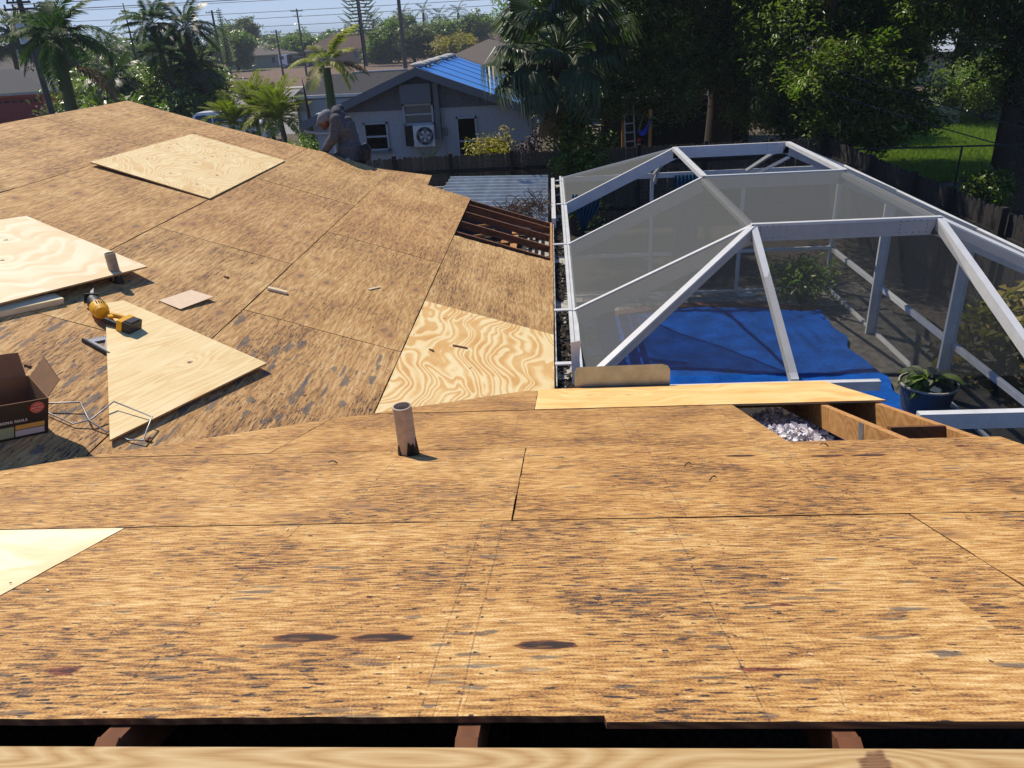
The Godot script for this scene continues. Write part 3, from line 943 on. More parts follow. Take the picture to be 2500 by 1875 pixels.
	for k in 2:
		var low := -0.03 if k == 0 else 0.004
		bar.call("purlin", Vector3(X1, T + low, fr[k] + 0.0), Vector3(X1, T + low, fr[k + 1] + 0.0), 0.075, 0.05)
		bar.call("purlin", Vector3(X2, T + low, fr[k]), Vector3(X2, T + low, fr[k + 1]), 0.08, 0.05)
	# the near slope and its hips
	bar.call("roof_beam", Vector3(X1, T, fr[0]), Vector3(X1, EV - 0.05, -4.55), 0.06, 0.07)
	bar.call("roof_beam", Vector3(X2, T, fr[0]), Vector3(X2, EV, -3.84), 0.06, 0.1)
	bar.call("hip_beam", Vector3(X1, T - 0.004, fr[0]), Vector3(0.5, EV, -4.58), 0.06, 0.09)
	bar.call("hip_beam", Vector3(X2, T - 0.004, fr[0]), Vector3(X3, EV, -3.84), 0.06, 0.09)
	# the far slope
	bar.call("hip_beam", Vector3(X1, T, fr[2]), Vector3(X0, EV, bk), 0.04, 0.05)
	bar.call("hip_beam", Vector3(X2, T, fr[2]), Vector3(X3, EV, bk), 0.04, 0.05)
	bar.call("roof_beam", Vector3(X1, T, fr[2]), Vector3(X1, EV, bk), 0.05, 0.05)
	bar.call("roof_beam", Vector3(X2, T, fr[2]), Vector3(X2, EV, bk), 0.05, 0.05)
	bar.call("brace", Vector3(X1, EV - 0.15, bk + 0.04), Vector3(X1 + 0.02, EV + 0.2, bk + 0.5), 0.05, 0.05)
	bar.call("brace", Vector3(X2, EV - 0.15, bk + 0.04), Vector3(X2 + 0.5, EV + 0.32, bk + 0.75), 0.06, 0.05)
	# eave rails and walls
	bar.call("eave_rail", Vector3(X0, EV, bk), Vector3(X3, EV, bk), 0.05, 0.09)
	bar.call("eave_rail", Vector3(X3, EV, bk), Vector3(X3, EV, -3.84), 0.06, 0.06)
	bar.call("eave_rail", Vector3(2.75, EV, -3.84), Vector3(X3, EV, -3.84), 0.06, 0.12)
	bar.call("eave_rail", Vector3(0.52, EV - 0.055, -4.5), Vector3(2.75, EV - 0.055, -4.5), 0.05, 0.08)
	for x in [X1, X2, X3]:
		bar.call("post", Vector3(x, EV, bk), Vector3(x, DECK, bk), 0.06, 0.06, Vector3(1, 0, 0))
	bar.call("chair_rail", Vector3(X0, -2.95, bk), Vector3(X3, -2.95, bk), 0.05, 0.06)
	bar.call("bottom_rail", Vector3(X0, DECK + 0.05, bk), Vector3(X3, DECK + 0.05, bk), 0.05, 0.05)
	for q in [[bk, fr[2]], [fr[2], fr[1]], [fr[1], fr[0]], [fr[0], -3.84]]:
		bar.call("chair_rail", Vector3(X3, -2.98, q[0] + 0.03), Vector3(X3, -2.98, q[1] - 0.03), 0.055, 0.075)
		bar.call("bottom_rail", Vector3(X3, DECK + 0.05, q[0] + 0.03), Vector3(X3, DECK + 0.05, q[1] - 0.03), 0.05, 0.055)
	# gutter-side rails
	bar.call("gutter_rail", Vector3(0.40, EV + 0.005, bk - 0.1), Vector3(0.40, EV + 0.005, -4.55), 0.035, 0.05)
	bar.call("gutter_rail", Vector3(0.445, EV, bk - 0.05), Vector3(0.445, EV, -4.55), 0.045, 0.06)
	for z in [-4.86, -6.18, -8.68, -11.1, -13.1]:
		bar.call("strap", Vector3(0.24, EV + 0.012, z), Vector3(0.42, EV + 0.014, z), 0.055, 0.012)
	# screens: drop 4 mm below the beams' tops
	var pane := func(pts: Array, m) -> void:
		var q := MB.new()
		var nn: Vector3 = (pts[1] - pts[0]).cross(pts[2] - pts[0]).normalized()
		if nn.y < -0.01: nn = -nn
		var o := []
		for p in pts: o.append(p - nn * 0.012)
		q.face(o, nn)
		put(q.done(), "screen_panel", m, e)
	var SL = M.screen
	pane.call([Vector3(X0, EV, fr[2]), Vector3(X1, T, fr[2]), Vector3(X0, EV, bk)], SL)
	pane.call([Vector3(X0, EV, fr[0]), Vector3(X1, T, fr[0]), Vector3(X1, T, fr[1]), Vector3(X0, EV, fr[1])], SL)
	pane.call([Vector3(X0, EV, fr[0]), Vector3(X1, T, fr[0]), Vector3(0.5, EV, -4.58)], SL)
	pane.call([Vector3(X1, T, fr[0]), Vector3(X2, T, fr[0]), Vector3(X2, T, fr[1]), Vector3(X1, T, fr[1])], SL)
	pane.call([Vector3(X2, T, fr[0]), Vector3(X3, EV, fr[0]), Vector3(X3, EV, fr[1]), Vector3(X2, T, fr[1])], SL)
	pane.call([Vector3(X2, T, fr[1]), Vector3(X3, EV, fr[1]), Vector3(X3, EV, fr[2]), Vector3(X2, T, fr[2])], SL)
	pane.call([Vector3(X1, T, fr[2]), Vector3(X2, T, fr[2]), Vector3(X2, EV, bk), Vector3(X1, EV, bk)], M.screen_wall)
	pane.call([Vector3(X0, EV, bk), Vector3(X1, T, fr[2]), Vector3(X1, EV, bk)], M.screen_wall)
	pane.call([Vector3(X2, T, fr[2]), Vector3(X3, EV, bk), Vector3(X2, EV, bk)], M.screen_wall)
	pane.call([Vector3(X1, T, fr[0]), Vector3(0.5, EV, -4.58), Vector3(X1, EV, -4.58)], M.screen_wall)
	pane.call([Vector3(X1, T, fr[0]), Vector3(X2, T, fr[0]), Vector3(X2, EV, -4.4), Vector3(X1, EV, -4.58)], M.screen_wall)
	pane.call([Vector3(X2, T, fr[0]), Vector3(X3, EV, -3.84), Vector3(X2, EV, -3.84)], M.screen_wall)
	pane.call([Vector3(X2, T, fr[0]), Vector3(X3, EV, fr[0]), Vector3(X3, EV, -3.84)], M.screen_wall)
	for q in [[bk, fr[2]], [fr[2], fr[1]], [fr[1], fr[0]], [fr[0], -3.84]]:
		pane.call([Vector3(X3 - 0.01, EV, q[0]), Vector3(X3 - 0.01, EV, q[1]), Vector3(X3 - 0.01, DECK, q[1]), Vector3(X3 - 0.01, DECK, q[0])], M.screen_wall)
	for q in [[X0, X1], [X1, X2], [X2, X3]]:
		pane.call([Vector3(q[0], EV, bk), Vector3(q[1], EV, bk), Vector3(q[1], DECK, bk), Vector3(q[0], DECK, bk)], M.screen_wall)
	# screw heads on the wide beams
	var sc := MB.new()
	for q in [[X1 + 0.06, fr[0]], [X2 - 0.35, fr[0]], [X1 + 0.06, fr[2]], [X2 - 0.3, fr[2]]]:
		for r in 4:
			for c in 5:
				if r == 0 or r == 3 or c == 0 or c == 4:
					sc.box(Transform3D(Basis.IDENTITY, Vector3(q[0] + 0.06 * c, T - 0.025 - 0.036 * r, q[1] + 0.0262)), Vector3(0.008, 0.008, 0.003))
	put(sc.done(), "screw_heads", M.pole, e).set_meta("kind", "stuff")
	# ---- gutter between roof edge and cage
	var g := thing("gutter", "wide white gutter full of leaf litter between the roof edge and the pool enclosure", "gutter")
	var gb := MB.new()
	gb.box(Transform3D(Basis.IDENTITY, Vector3(0.33, EV - 0.15, -9.0)), Vector3(0.17, 0.012, 9.0))
	gb.box(Transform3D(Basis.IDENTITY, Vector3(0.25, EV - 0.09, -9.0)), Vector3(0.01, 0.12, 9.0))
	put(gb.done(), "trough", M.white_dirty, g)
	var lt := MB.new()
	for k in 1500:
		var z := rng.randf_range(-13.2, -4.6)
		if sin(z * 3.1) + sin(z * 7.7) * 0.6 + rng.randf_range(-0.8, 0.8) < -0.4: continue
		var s := rng.randf_range(0.02, 0.06)
		lt.box(Transform3D(Basis.from_euler(Vector3(rng.randf() * 0.6, rng.randf() * 6, rng.randf() * 0.6)), Vector3(rng.randf_range(0.26, 0.385), EV - 0.135 + rng.randf() * 0.03, z)), Vector3(s, 0.008, s * rng.randf_range(0.3, 0.9)), Color(1, 1, 1))
	put(lt.done(), "leaf_litter", M.gutter_dirt, g).set_meta("kind", "stuff")
	# fascia board of the metal roof beyond the rake
	var fb := MB.new()
	fb.box(Transform3D(Basis.IDENTITY, Vector3(0.26, EV - 0.02, -11.55)), Vector3(0.06, 0.14, 3.2))
	put(fb.done(), "gutter_board", M.white, g)
	# ---- corrugated roof of the back porch
	var cr := thing("metal_porch_roof", "corrugated metal porch roof beyond the exposed rafters", "roof")
	var pf := MB.new()
	var y0 := -1.58
	var prof := []
	var z := -10.1
	while z > -14.3:
		prof.append(Vector2(z, 0.0))
		prof.append(Vector2(z - 0.17, 0.0))
		prof.append(Vector2(z - 0.21, 0.045))
		prof.append(Vector2(z - 0.26, 0.045))
		z -= 0.30
	for i in prof.size() - 1:
		var a := Vector3(-1.75, y0 + prof[i].y + 0.055, prof[i].x)
		var b := Vector3(-1.75, y0 + prof[i + 1].y + 0.055, prof[i + 1].x)
		var c := Vector3(0.17, y0 + prof[i + 1].y, prof[i + 1].x)
		var d := Vector3(0.17, y0 + prof[i].y, prof[i].x)
		pf.quad(a, d, c, b, Vector3.UP)
		var dn := Vector3(0, -0.01, 0)
		pf.quad(a + dn, d + dn, c + dn, b + dn, Vector3.DOWN)
		pf.quad(d, c, c + dn, d + dn, Vector3.RIGHT)
	put(pf.done(), "metal_sheet", M.galv, cr)
	var cw := MB.new()
	cw.box(Transform3D(Basis.IDENTITY, Vector3(-1.6, -1.72, -14.2)), Vector3(3.5, 0.12, 0.06))
	put(cw.done(), "fascia", M.white_dirty, cr)
	# vine heap on the porch roof corner
	var vn := MB.new()
	for k in 90:
		var c := Vector3(rng.randf_range(-0.55, 0.12), -1.52, rng.randf_range(-11.7, -10.4))
		if c.x < -0.1 and c.z < -11.3: continue
		var pts := []
		var rr := []
		var a := rng.randf() * TAU
		var up := rng.randf_range(0.03, 0.24)
		for i in 7:
			var t := i / 6.0
			pts.append(c + Vector3(cos(a + t * 2.4) * t * 0.3, up * sin(PI * t), sin(a + t * 2.4) * t * 0.3))
			rr.append(0.006)
		vn.tube(pts, rr, 4, false)
	tag(put(vn.done(), "dead_vine", M.twig), "tangle of dead brown vine lying on the corner of the porch roof", "vine")
	# ---- things about the pool
	curtain(Vector3(0.56, -1.34, -11.25), Vector3(0.44, 0, 0.04), 0.9, true, "teal curtain tied in a knot near the left pool wall")
	curtain(Vector3(2.5, -1.5, -13.38), Vector3(0.45, 0, 0), 0.0, false, "teal curtain hanging in the back wall of the enclosure")
	tub(Vector3(5.08, DECK + 0.02, -8.25), 0.34, 0.42, "slate-blue tub of drooping pale greens beside the pool cover", "tub")
	shrub("pool_plant", "leafy potted shrub in the far right corner of the pool deck", Vector3(4.75, DECK, -12.6), 0.5, 0.75, M.leaf_mid, 60, 71, 0.16)
	shrub("garden_shrub", "sunlit shrub outside the right screen wall, nearer one", Vector3(6.5, GY, -6.8), 0.7, 1.0, M.leaf_mid, 70, 72, 0.2)
	shrub("garden_shrub", "pointed-leaved shrub outside the right screen wall, by the farther post", Vector3(6.6, GY, -9.2), 0.6, 1.3, M.leaf_yellow, 50, 73, 0.26)
	# flashing sheets on the gutter rail
	var f1 := MB.new()
	var outl := [Vector2(0.0, 0.0), Vector2(0.0, 0.12), Vector2(0.015, 0.15), Vector2(0.04, 0.162), Vector2(0.70, 0.168), Vector2(0.745, 0.155), Vector2(0.765, 0.12), Vector2(0.765, 0.0)]
	var pts := []
	for p in outl:
		pts.append(Vector3(0.385 + p.x * 0.93, -1.365 + p.y * 0.95, -4.235 - p.y * 0.12))
	var s1 := MB.new()
	var uv := []
	for p in outl: uv.append(p)
	slab(pts, Vector3(0, 0.12, 0.99).normalized(), 0.003, uv, f1, s1)
	f1.quad(Vector3(0.385, -1.365, -4.235), Vector3(1.096, -1.365, -4.235), Vector3(1.096, -1.5, -4.225), Vector3(0.385, -1.5, -4.225), Vector3.BACK)
	tag(put(two(f1, s1), "metal_flashing", M.alu), "brushed metal flashing plate standing on edge behind the new eave strip", "flashing")
	var f2 := MB.new()
	var rows := []
	for i in 9:
		var t := i / 8.0
		var w := 0.16 * (1.0 - t) + 0.006
		rows.append([Vector3(0.37 - 0.005 * t, -1.42 + 0.33 * t, -4.4 - 0.05 * t), Vector3(0.372 + w * 0.5 + 0.075 * t * t, -1.42 + 0.34 * t, -4.41 - 0.05 * t - w * 0.5)])
	for i in 8:
		f2.quad(rows[i][0], rows[i][1], rows[i + 1][1], rows[i + 1][0], Vector3(1, 0.3, 1))
	tag(put(f2.done(), "flashing_scrap", M.white), "curled pointed scrap of white flashing stuck up at the gutter corner", "flashing")

func curtain(top: Vector3, run: Vector3, knot: float, tied: bool, label: String) -> void:
	var b := MB.new()
	var nseg := 48
	var rows := 26
	var grid := []
	var side := Vector3.UP.cross(run.normalized())
	for j in rows + 1:
		var t := float(j) / rows
		var line := []
		for i in nseg + 1:
			var u := float(i) / nseg
			var squeeze := 1.0
			if tied:
				squeeze = lerpf(1.0, 0.08, smoothstep(0.1, 0.72, t)) if t < 0.8 else lerpf(0.08, 0.24, (t - 0.8) / 0.2)
			var x := lerpf(0.35, u, squeeze)
			var amp := 0.045 * (0.5 + 0.5 * squeeze) + (0.05 if tied and t > 0.74 else 0.0)
			line.append(top + run * x + side * sin(u * 42.0 + t) * amp + Vector3.DOWN * t * (0.9 if tied else 1.9))
		grid.append(line)
	for j in rows:
		for i in nseg:
			b.quad(grid[j][i], grid[j][i + 1], grid[j + 1][i + 1], grid[j + 1][i], side)
	tag(put(b.done(), "curtain", M.curtain), label, "curtain", "teal curtains of the pool enclosure")

func tub(at: Vector3, r: float, h: float, label: String, cat: String) -> void:
	var o := thing("planter_tub", label, cat, at)
	var b := MB.new()
	b.lathe([Vector2(r * 0.8, 0), Vector2(r, h), Vector2(r * 1.04, h), Vector2(r * 1.04, h - 0.03), Vector2(r * 0.96, h - 0.03), Vector2(r * 0.95, h - 0.08), Vector2(0, h - 0.07)], Transform3D.IDENTITY, 28)
	put(b.done(), "tub", noisy(Color8(62, 78, 98), 0.3, 3.0, 0.6, 63), o)
	var rim := MB.new()
	rim.lathe([Vector2(r * 1.045, h - 0.02), Vector2(r * 1.05, h + 0.004), Vector2(r * 1.0, h + 0.006)], Transform3D.IDENTITY, 28)
	put(rim.done(), "rim", M.white_dirty, o)
	for k in 34:
		var lf := MB.new()
		var a := rng.randf() * TAU
		var len_ := rng.randf_range(0.16, 0.36)
		var el := rng.randf_range(0.15, 0.8)
		var w := rng.randf_range(0.045, 0.085)
		var d := Vector3(cos(a), 0, sin(a))
		var sd := Vector3.UP.cross(d)
		var prev := []
		for i in 7:
			var t := i / 6.0
			var c := d * (0.08 + len_ * t) + Vector3.UP * (h - 0.06 + len_ * (el * t * 1.5 - 0.9 * t * t) + 0.1)
			var ww := w * sin(PI * clampf(t * 0.9 + 0.06, 0, 1)) * (1.0 + 0.12 * sin(t * 17.0 + k))
			var row := [c - sd * ww + Vector3.UP * 0.04 * t, c, c + sd * ww + Vector3.UP * 0.03]
			if i > 0:
				lf.quad(prev[0], prev[1], row[1], row[0], Vector3.UP)
				lf.quad(prev[1], prev[2], row[2], row[1], Vector3.UP)
			prev = row
		put(lf.done(), "leaf", M.leaf_mid if k % 2 else M.leaf_grey, o)
var clumps := {}

func clump(kind: String, n: int, len_: float, wid: float, droop: float) -> ArrayMesh:
	# a twig's worth of leaves, each folded along its midrib
	if clumps.has(kind): return clumps[kind]
	var rg := RandomNumberGenerator.new()
	rg.seed = hash(kind)
	var b := MB.new()
	for k in n:
		var a := rg.randf() * TAU
		var el := rg.randf_range(-0.5, 1.0) - droop
		var d := Vector3(cos(a) * cos(el), sin(el), sin(a) * cos(el)).normalized()
		var s := d.cross(Vector3(rg.randf_range(-0.6, 0.6), 1, rg.randf_range(-0.6, 0.6))).normalized()
		var up := s.cross(d).normalized()
		if up.y < 0: up = -up
		var o := Vector3(rg.randf_range(-1, 1), rg.randf_range(-0.8, 0.8), rg.randf_range(-1, 1)) * len_ * 1.1
		var l := len_ * rg.randf_range(0.75, 1.2)
		var w := wid * rg.randf_range(0.8, 1.2)
		var base := o + d * l * 0.12
		var mid := o + d * l * 0.55 + Vector3.UP * l * 0.05
		var tip := o + d * l + Vector3.DOWN * l * 0.16
		var kk := rg.randf_range(0.75, 1.2)
		var col := Color(kk, kk, kk * 0.9)
		var n1 := (up + s * 0.35).normalized()
		var n2 := (up - s * 0.35).normalized()
		b.tri(base, mid + s * w * 0.5 + up * w * 0.12, tip, n1, Vector2.ZERO, Vector2.ZERO, Vector2.ZERO, col)
		b.tri(base, tip, mid - s * w * 0.5 + up * w * 0.12, n2, Vector2.ZERO, Vector2.ZERO, Vector2.ZERO, col)
	clumps[kind] = b.done()
	return clumps[kind]

func crown(parent: Node, called: String, mesh: Mesh, m, blobs: Array, count: int, seed_: int, size := 1.0, hollow := 0.55) -> void:
	# blobs: [centre, radii]; most clumps near each blob's rim
	var rg := RandomNumberGenerator.new()
	rg.seed = seed_
	var vol := 0.0
	for q in blobs: vol += pow(q[1].x * q[1].y * q[1].z, 0.6667)
	var xf := []
	for q in blobs:
		var k := int(count * pow(q[1].x * q[1].y * q[1].z, 0.6667) / vol)
		for i in k:
			var v := Vector3(rg.randfn(), rg.randfn(), rg.randfn()).normalized()
			var lump := 1.0 + 0.16 * sin(v.x * 5.0 + q[0].x * 3.0) + 0.14 * sin(v.y * 6.0 + q[0].z * 2.0) + 0.12 * sin(v.z * 7.0 + v.x * 4.0)
			var r := lerpf(hollow, 1.02, sqrt(rg.randf())) * lump
			if rg.randf() < 0.3: r *= rg.randf_range(1.0, 1.4)
			if sin(v.x * 9.0 + q[0].y * 5.0) + sin(v.z * 8.0 + v.y * 7.0) + sin(v.y * 11.0 + q[0].x) > 1.55 and r > 0.75: continue
			var p: Vector3 = q[0] + v * q[1] * r
			var s := size * rg.randf_range(0.7, 1.3)
			var bs := Basis.from_euler(Vector3(rg.randf_range(-0.5, 0.5), rg.randf() * TAU, rg.randf_range(-0.5, 0.5))).scaled(Vector3(s, s, s))
			xf.append(Transform3D(bs, p))
	var mm := MultiMesh.new()
	mm.transform_format = MultiMesh.TRANSFORM_3D
	mm.use_colors = true
	mm.mesh = mesh
	mm.instance_count = xf.size()
	for i in xf.size():
		mm.set_instance_transform(i, xf[i])
		var k := rg.randf_range(0.7, 1.25)
		mm.set_instance_color(i, Color(k * rg.randf_range(0.9, 1.15), k, k * rg.randf_range(0.8, 1.05)))
	var o := MultiMeshInstance3D.new()
	o.name = numbered(called, parent)
	o.multimesh = mm
	o.material_override = m
	o.set_meta("kind", "stuff")
	parent.add_child(o, true)

func limb(parent: Node, called: String, pts: Array, r0: float, r1: float, m, sides := 9) -> void:
	var b := MB.new()
	var rr := []
	for i in pts.size(): rr.append(lerpf(r0, r1, float(i) / (pts.size() - 1)))
	b.tube(pts, rr, sides, false)
	put(b.done(), called, m, parent)

func tree(called: String, label: String, base: Vector3, top: float, r: float, blobs: Array, count: int, seed_: int, m, kind := "broad", size := 1.0, trunk_m = null, group := "", hollow := 0.5) -> Node3D:
	var t := thing(called, label, "tree", base, group)
	var rg := RandomNumberGenerator.new()
	rg.seed = seed_
	var tm = trunk_m if trunk_m != null else M.trunk
	var pts := []
	for i in 7:
		var k := i / 6.0
		pts.append(Vector3(sin(k * 3.0 + seed_) * r * 0.8 * k, top * k, cos(k * 2.3 + seed_) * r * 0.8 * k))
	limb(t, "trunk", pts, r * 1.25, r * 0.55, tm)
	var rel := []
	for q in blobs:
		var c: Vector3 = q[0] - base
		rel.append([c, q[1]])
		var f: Vector3 = pts[3 + (rel.size() % 3)]
		var e: Vector3 = c + Vector3(rg.randf_range(-0.3, 0.3), rg.randf_range(-0.2, 0.4), rg.randf_range(-0.3, 0.3)) * q[1]
		var md := f.lerp(e, 0.5) + Vector3(rg.randf_range(-0.3, 0.3), 0.35, rg.randf_range(-0.3, 0.3))
		limb(t, "branch", [f, f.lerp(md, 0.5) + Vector3(0, 0.12, 0), md, e], r * 0.42, r * 0.08, tm, 7)
		for s in 4:
			var e2: Vector3 = e + Vector3(rg.randf_range(-1, 1), rg.randf_range(-0.9, 0.6), rg.randf_range(-1, 1)) * q[1] * 0.95
			limb(t, "twig", [md.lerp(e, 0.4), md.lerp(e2, 0.55) + Vector3(0, 0.2, 0), e2], r * 0.13, 0.012, tm, 5)
	crown(t, "crown", clump(kind, 16, 0.17, 0.062, 0.25) if kind == "broad" else (clump(kind, 20, 0.2, 0.05, 0.5) if kind == "mango" else (clump(kind, 22, 0.1, 0.045, 0.0) if kind == "fine" else clump(kind, 18, 0.34, 0.17, 0.1))), m, rel, count, seed_, size, hollow)
	return t

func shrub(called: String, label: String, base: Vector3, r: float, h: float, m, count: int, seed_: int, leaf: float, group := "") -> Node3D:
	var t := thing(called, label, "shrub", base, group)
	var rg := RandomNumberGenerator.new()
	rg.seed = seed_
	for k in 5:
		var a := rg.randf() * TAU
		limb(t, "stem", [Vector3.ZERO, Vector3(cos(a) * r * 0.3, h * 0.5, sin(a) * r * 0.3), Vector3(cos(a) * r * 0.6, h * 0.9, sin(a) * r * 0.6)], 0.02 + r * 0.01, 0.008, M.trunk, 5)
	crown(t, "crown", clump("shrub%d" % int(leaf * 100), 14, leaf, leaf * 0.34, 0.0), m, [[Vector3(0, h * 0.62, 0), Vector3(r, h * 0.45, r)]], count, seed_, 1.0, 0.3)
	return t

var frond_cache := {}

func frond(kind: String, len_: float, arch: float, leaflet: float, width: float, pairs: int, hang: float) -> ArrayMesh:
	if frond_cache.has(kind): return frond_cache[kind]
	var rg := RandomNumberGenerator.new()
	rg.seed = hash(kind)
	var b := MB.new()
	var pts := []
	var rr := []
	var at := func(t: float) -> Vector3: return Vector3(len_ * (t - 0.12 * arch * t * t), len_ * (0.32 * t - arch * 0.62 * t * t), 0)
	for i in 8:
		pts.append(at.call(i / 7.0))
		rr.append(lerpf(0.022, 0.004, i / 7.0) * maxf(1.0, len_ * 0.4))
	b.tube(pts, rr, 4, false, Color(0.9, 0.95, 0.6))
	for i in pairs:
		var t := 0.16 + 0.84 * (i + 0.5) / pairs
		var p: Vector3 = at.call(t)
		var f: Vector3 = (at.call(minf(1.0, t + 0.03)) - at.call(t - 0.03)).normalized()
		var l := leaflet * pow(sin(PI * clampf(0.14 + 0.8 * t, 0, 1)), 0.6) * rg.randf_range(0.85, 1.1)
		for sg in [-1.0, 1.0]:
			var lift := rg.randf_range(0.05, 0.4)
			var d := (Vector3(0, 0, sg) * 0.8 + f * 0.55 + Vector3.UP * lift).normalized()
			var nn := f.cross(d).normalized()
			if nn.y < 0: nn = -nn
			var q := f * width * 0.5
			var m1 := p + d * l * 0.5 - Vector3.UP * l * hang * 0.12
			var tip := p + d * l * 0.9 - Vector3.UP * l * hang * 0.6
			var k := rg.randf_range(0.8, 1.15)
			var col := Color(k, k, k)
			b.tri(p - q * 0.5, m1 + q, m1 - q, nn, Vector2.ZERO, Vector2.ZERO, Vector2.ZERO, col)
			b.tri(m1 - q, m1 + q, tip, nn, Vector2.ZERO, Vector2.ZERO, Vector2.ZERO, col)
	frond_cache[kind] = b.done()
	return frond_cache[kind]

func fan(kind: String, len_: float, r: float, hang: float) -> ArrayMesh:
	if frond_cache.has(kind): return frond_cache[kind]
	var rg := RandomNumberGenerator.new()
	rg.seed = hash(kind)
	var b := MB.new()
	var h := Vector3(len_, len_ * 0.12, 0)
	b.tube([Vector3.ZERO, Vector3(len_ * 0.5, len_ * 0.13, 0), h], [0.03, 0.02, 0.014], 4, false, Color(0.9, 0.95, 0.6))
	var n := 46
	for i in n:
		var a := lerpf(-2.2, 2.2, (i + 0.5) / n)
		var d := Vector3(cos(a), 0.12 * cos(a * 2.0) - 0.1, sin(a)).normalized()
		var sd := Vector3(-sin(a), 0, cos(a))
		var l := r * (0.8 + 0.2 * cos(a)) * rg.randf_range(0.9, 1.08)
		var w := r * 0.036
		var p1 := h + d * l * 0.55 - Vector3.UP * l * 0.08
		var p2 := h + d * l * (0.92 - hang * 0.18) - Vector3.UP * l * (0.2 + hang * rg.randf_range(0.25, 0.6))
		var k := rg.randf_range(0.75, 1.2)
		var col := Color(k, k, k)
		var up := Vector3(0.1, 1, 0) + sd * (0.4 if i % 2 else -0.4)
		b.tri(h, p1 + sd * w, p1 - sd * w, up.normalized(), Vector2.ZERO, Vector2.ZERO, Vector2.ZERO, col)
		b.tri(p1 - sd * w, p1 + sd * w, p2, (up + d * 0.6).normalized(), Vector2.ZERO, Vector2.ZERO, Vector2.ZERO, col)
	frond_cache[kind] = b.done()
	return frond_cache[kind]

func palm(called: String, label: String, base: Vector3, top: Vector3, r0: float, r1: float, style: String, n: int, scale_: float, m, seed_: int, group := "", trunk_m = null, skirt := 0) -> Node3D:
	var t := thing(called, label, "palm tree", base, group)
	var rg := RandomNumberGenerator.new()
	rg.seed = seed_
	var e := top - base
	var pts := []
	var rr := []
	for i in 11:
		var k := i / 10.0
		pts.append(Vector3(e.x * pow(k, 1.4), e.y * k, e.z * pow(k, 1.4)))
		rr.append(lerpf(r0, r1, k) * (1.0 + (0.22 * sin(PI * k) if style == "royal" else 0.0) + (0.05 if i % 2 else 0.0)))
	var b := MB.new()
	b.tube(pts, rr, 10, true)
	var tk := put(b.done(), "trunk", trunk_m if trunk_m != null else M.trunk_grey, t)
	if style == "royal":
		var ring := MB.new()
		for i in 9:
			ring.lathe([Vector2(r0 * 1.12, 0.0), Vector2(r0 * 1.15, 0.05), Vector2(r0 * 1.1, 0.07)], Transform3D(Basis.IDENTITY, pts[1].lerp(pts[5], i / 9.0)), 12)
		put(ring.done(), "trunk_rings", M.walk, tk)
		var cs := MB.new()
		cs.lathe([Vector2(r1 * 1.15, -1.1), Vector2(r1 * 1.3, -0.7), Vector2(r1 * 1.0, 0.0), Vector2(r1 * 0.5, 0.35)], Transform3D(Basis.IDENTITY, e), 12)
		put(cs.done(), "crownshaft", M.trunk_green, t)
	for i in n:
		var a := TAU * i * 0.381966 + rg.randf_range(-0.25, 0.25)
		var k := float(i) / n
		var el := lerpf(1.15, -0.55, pow(k, 0.8)) + rg.randf_range(-0.15, 0.15)
		var s := scale_ * rg.randf_range(0.85, 1.12)
		var mesh: Mesh
		var mat = m
		match style:
			"fan":
				mesh = fan("fan%d" % (i % 3), 0.85 + 0.12 * (i % 3), 0.85, 0.55 + 0.35 * (i % 3))
				el -= 0.3
			"yellow":
				mesh = frond("areca%d" % (i % 3), 1.5, 0.55 + 0.22 * (i % 3), 0.5, 0.055, 34, 0.35)
				el += 0.2
			"royal":
				mesh = frond("royal%d" % (i % 3), 2.4, 0.7 + 0.25 * (i % 3), 0.7, 0.07, 52, 0.8)
			"far":
				mesh = frond("far%d" % (i % 3), 2.0, 0.75 + 0.3 * (i % 3), 0.6, 0.085, 16, 0.8)
			_:
				mesh = frond("queen%d" % (i % 3), 2.2, 0.7 + 0.3 * (i % 3), 0.66, 0.07, 44, 0.95)
		var bs := Basis(Vector3.UP, a) * Basis(Vector3(0, 0, 1), el)
		put(mesh, "fan_leaf" if style == "fan" else "frond", mat, t, "", Transform3D(bs.scaled(Vector3(s, s, s)), e + Vector3(0, 0.1, 0) + bs.x * r1 * 0.5))
	for i in skirt:
		var a := rg.randf() * TAU
		var el := rg.randf_range(-1.5, -1.15)
		var bs := Basis(Vector3.UP, a) * Basis(Vector3(0, 0, 1), el)
		var s := scale_ * rg.randf_range(0.7, 1.0)
		put(fan("fan2", 0.9, 0.85, 0.9) if style == "fan" else frond("queen2", 2.2, 1.3, 0.6, 0.045, 34, 0.95), "dead_frond", M.palm_dead, t, "", Transform3D(bs.scaled(Vector3(s, s, s)), e + Vector3(0, -0.15 - rg.randf() * 0.5, 0)))
	return t
func wallbox(parent: Node, called: String, c: Vector3, s: Vector3, m, label := "", us := 1.0) -> MeshInstance3D:
	var b := MB.new()
	b.box(Transform3D(Basis.IDENTITY, c), s, Color.WHITE, us)
	return put(b.done(), called, m, parent, label)

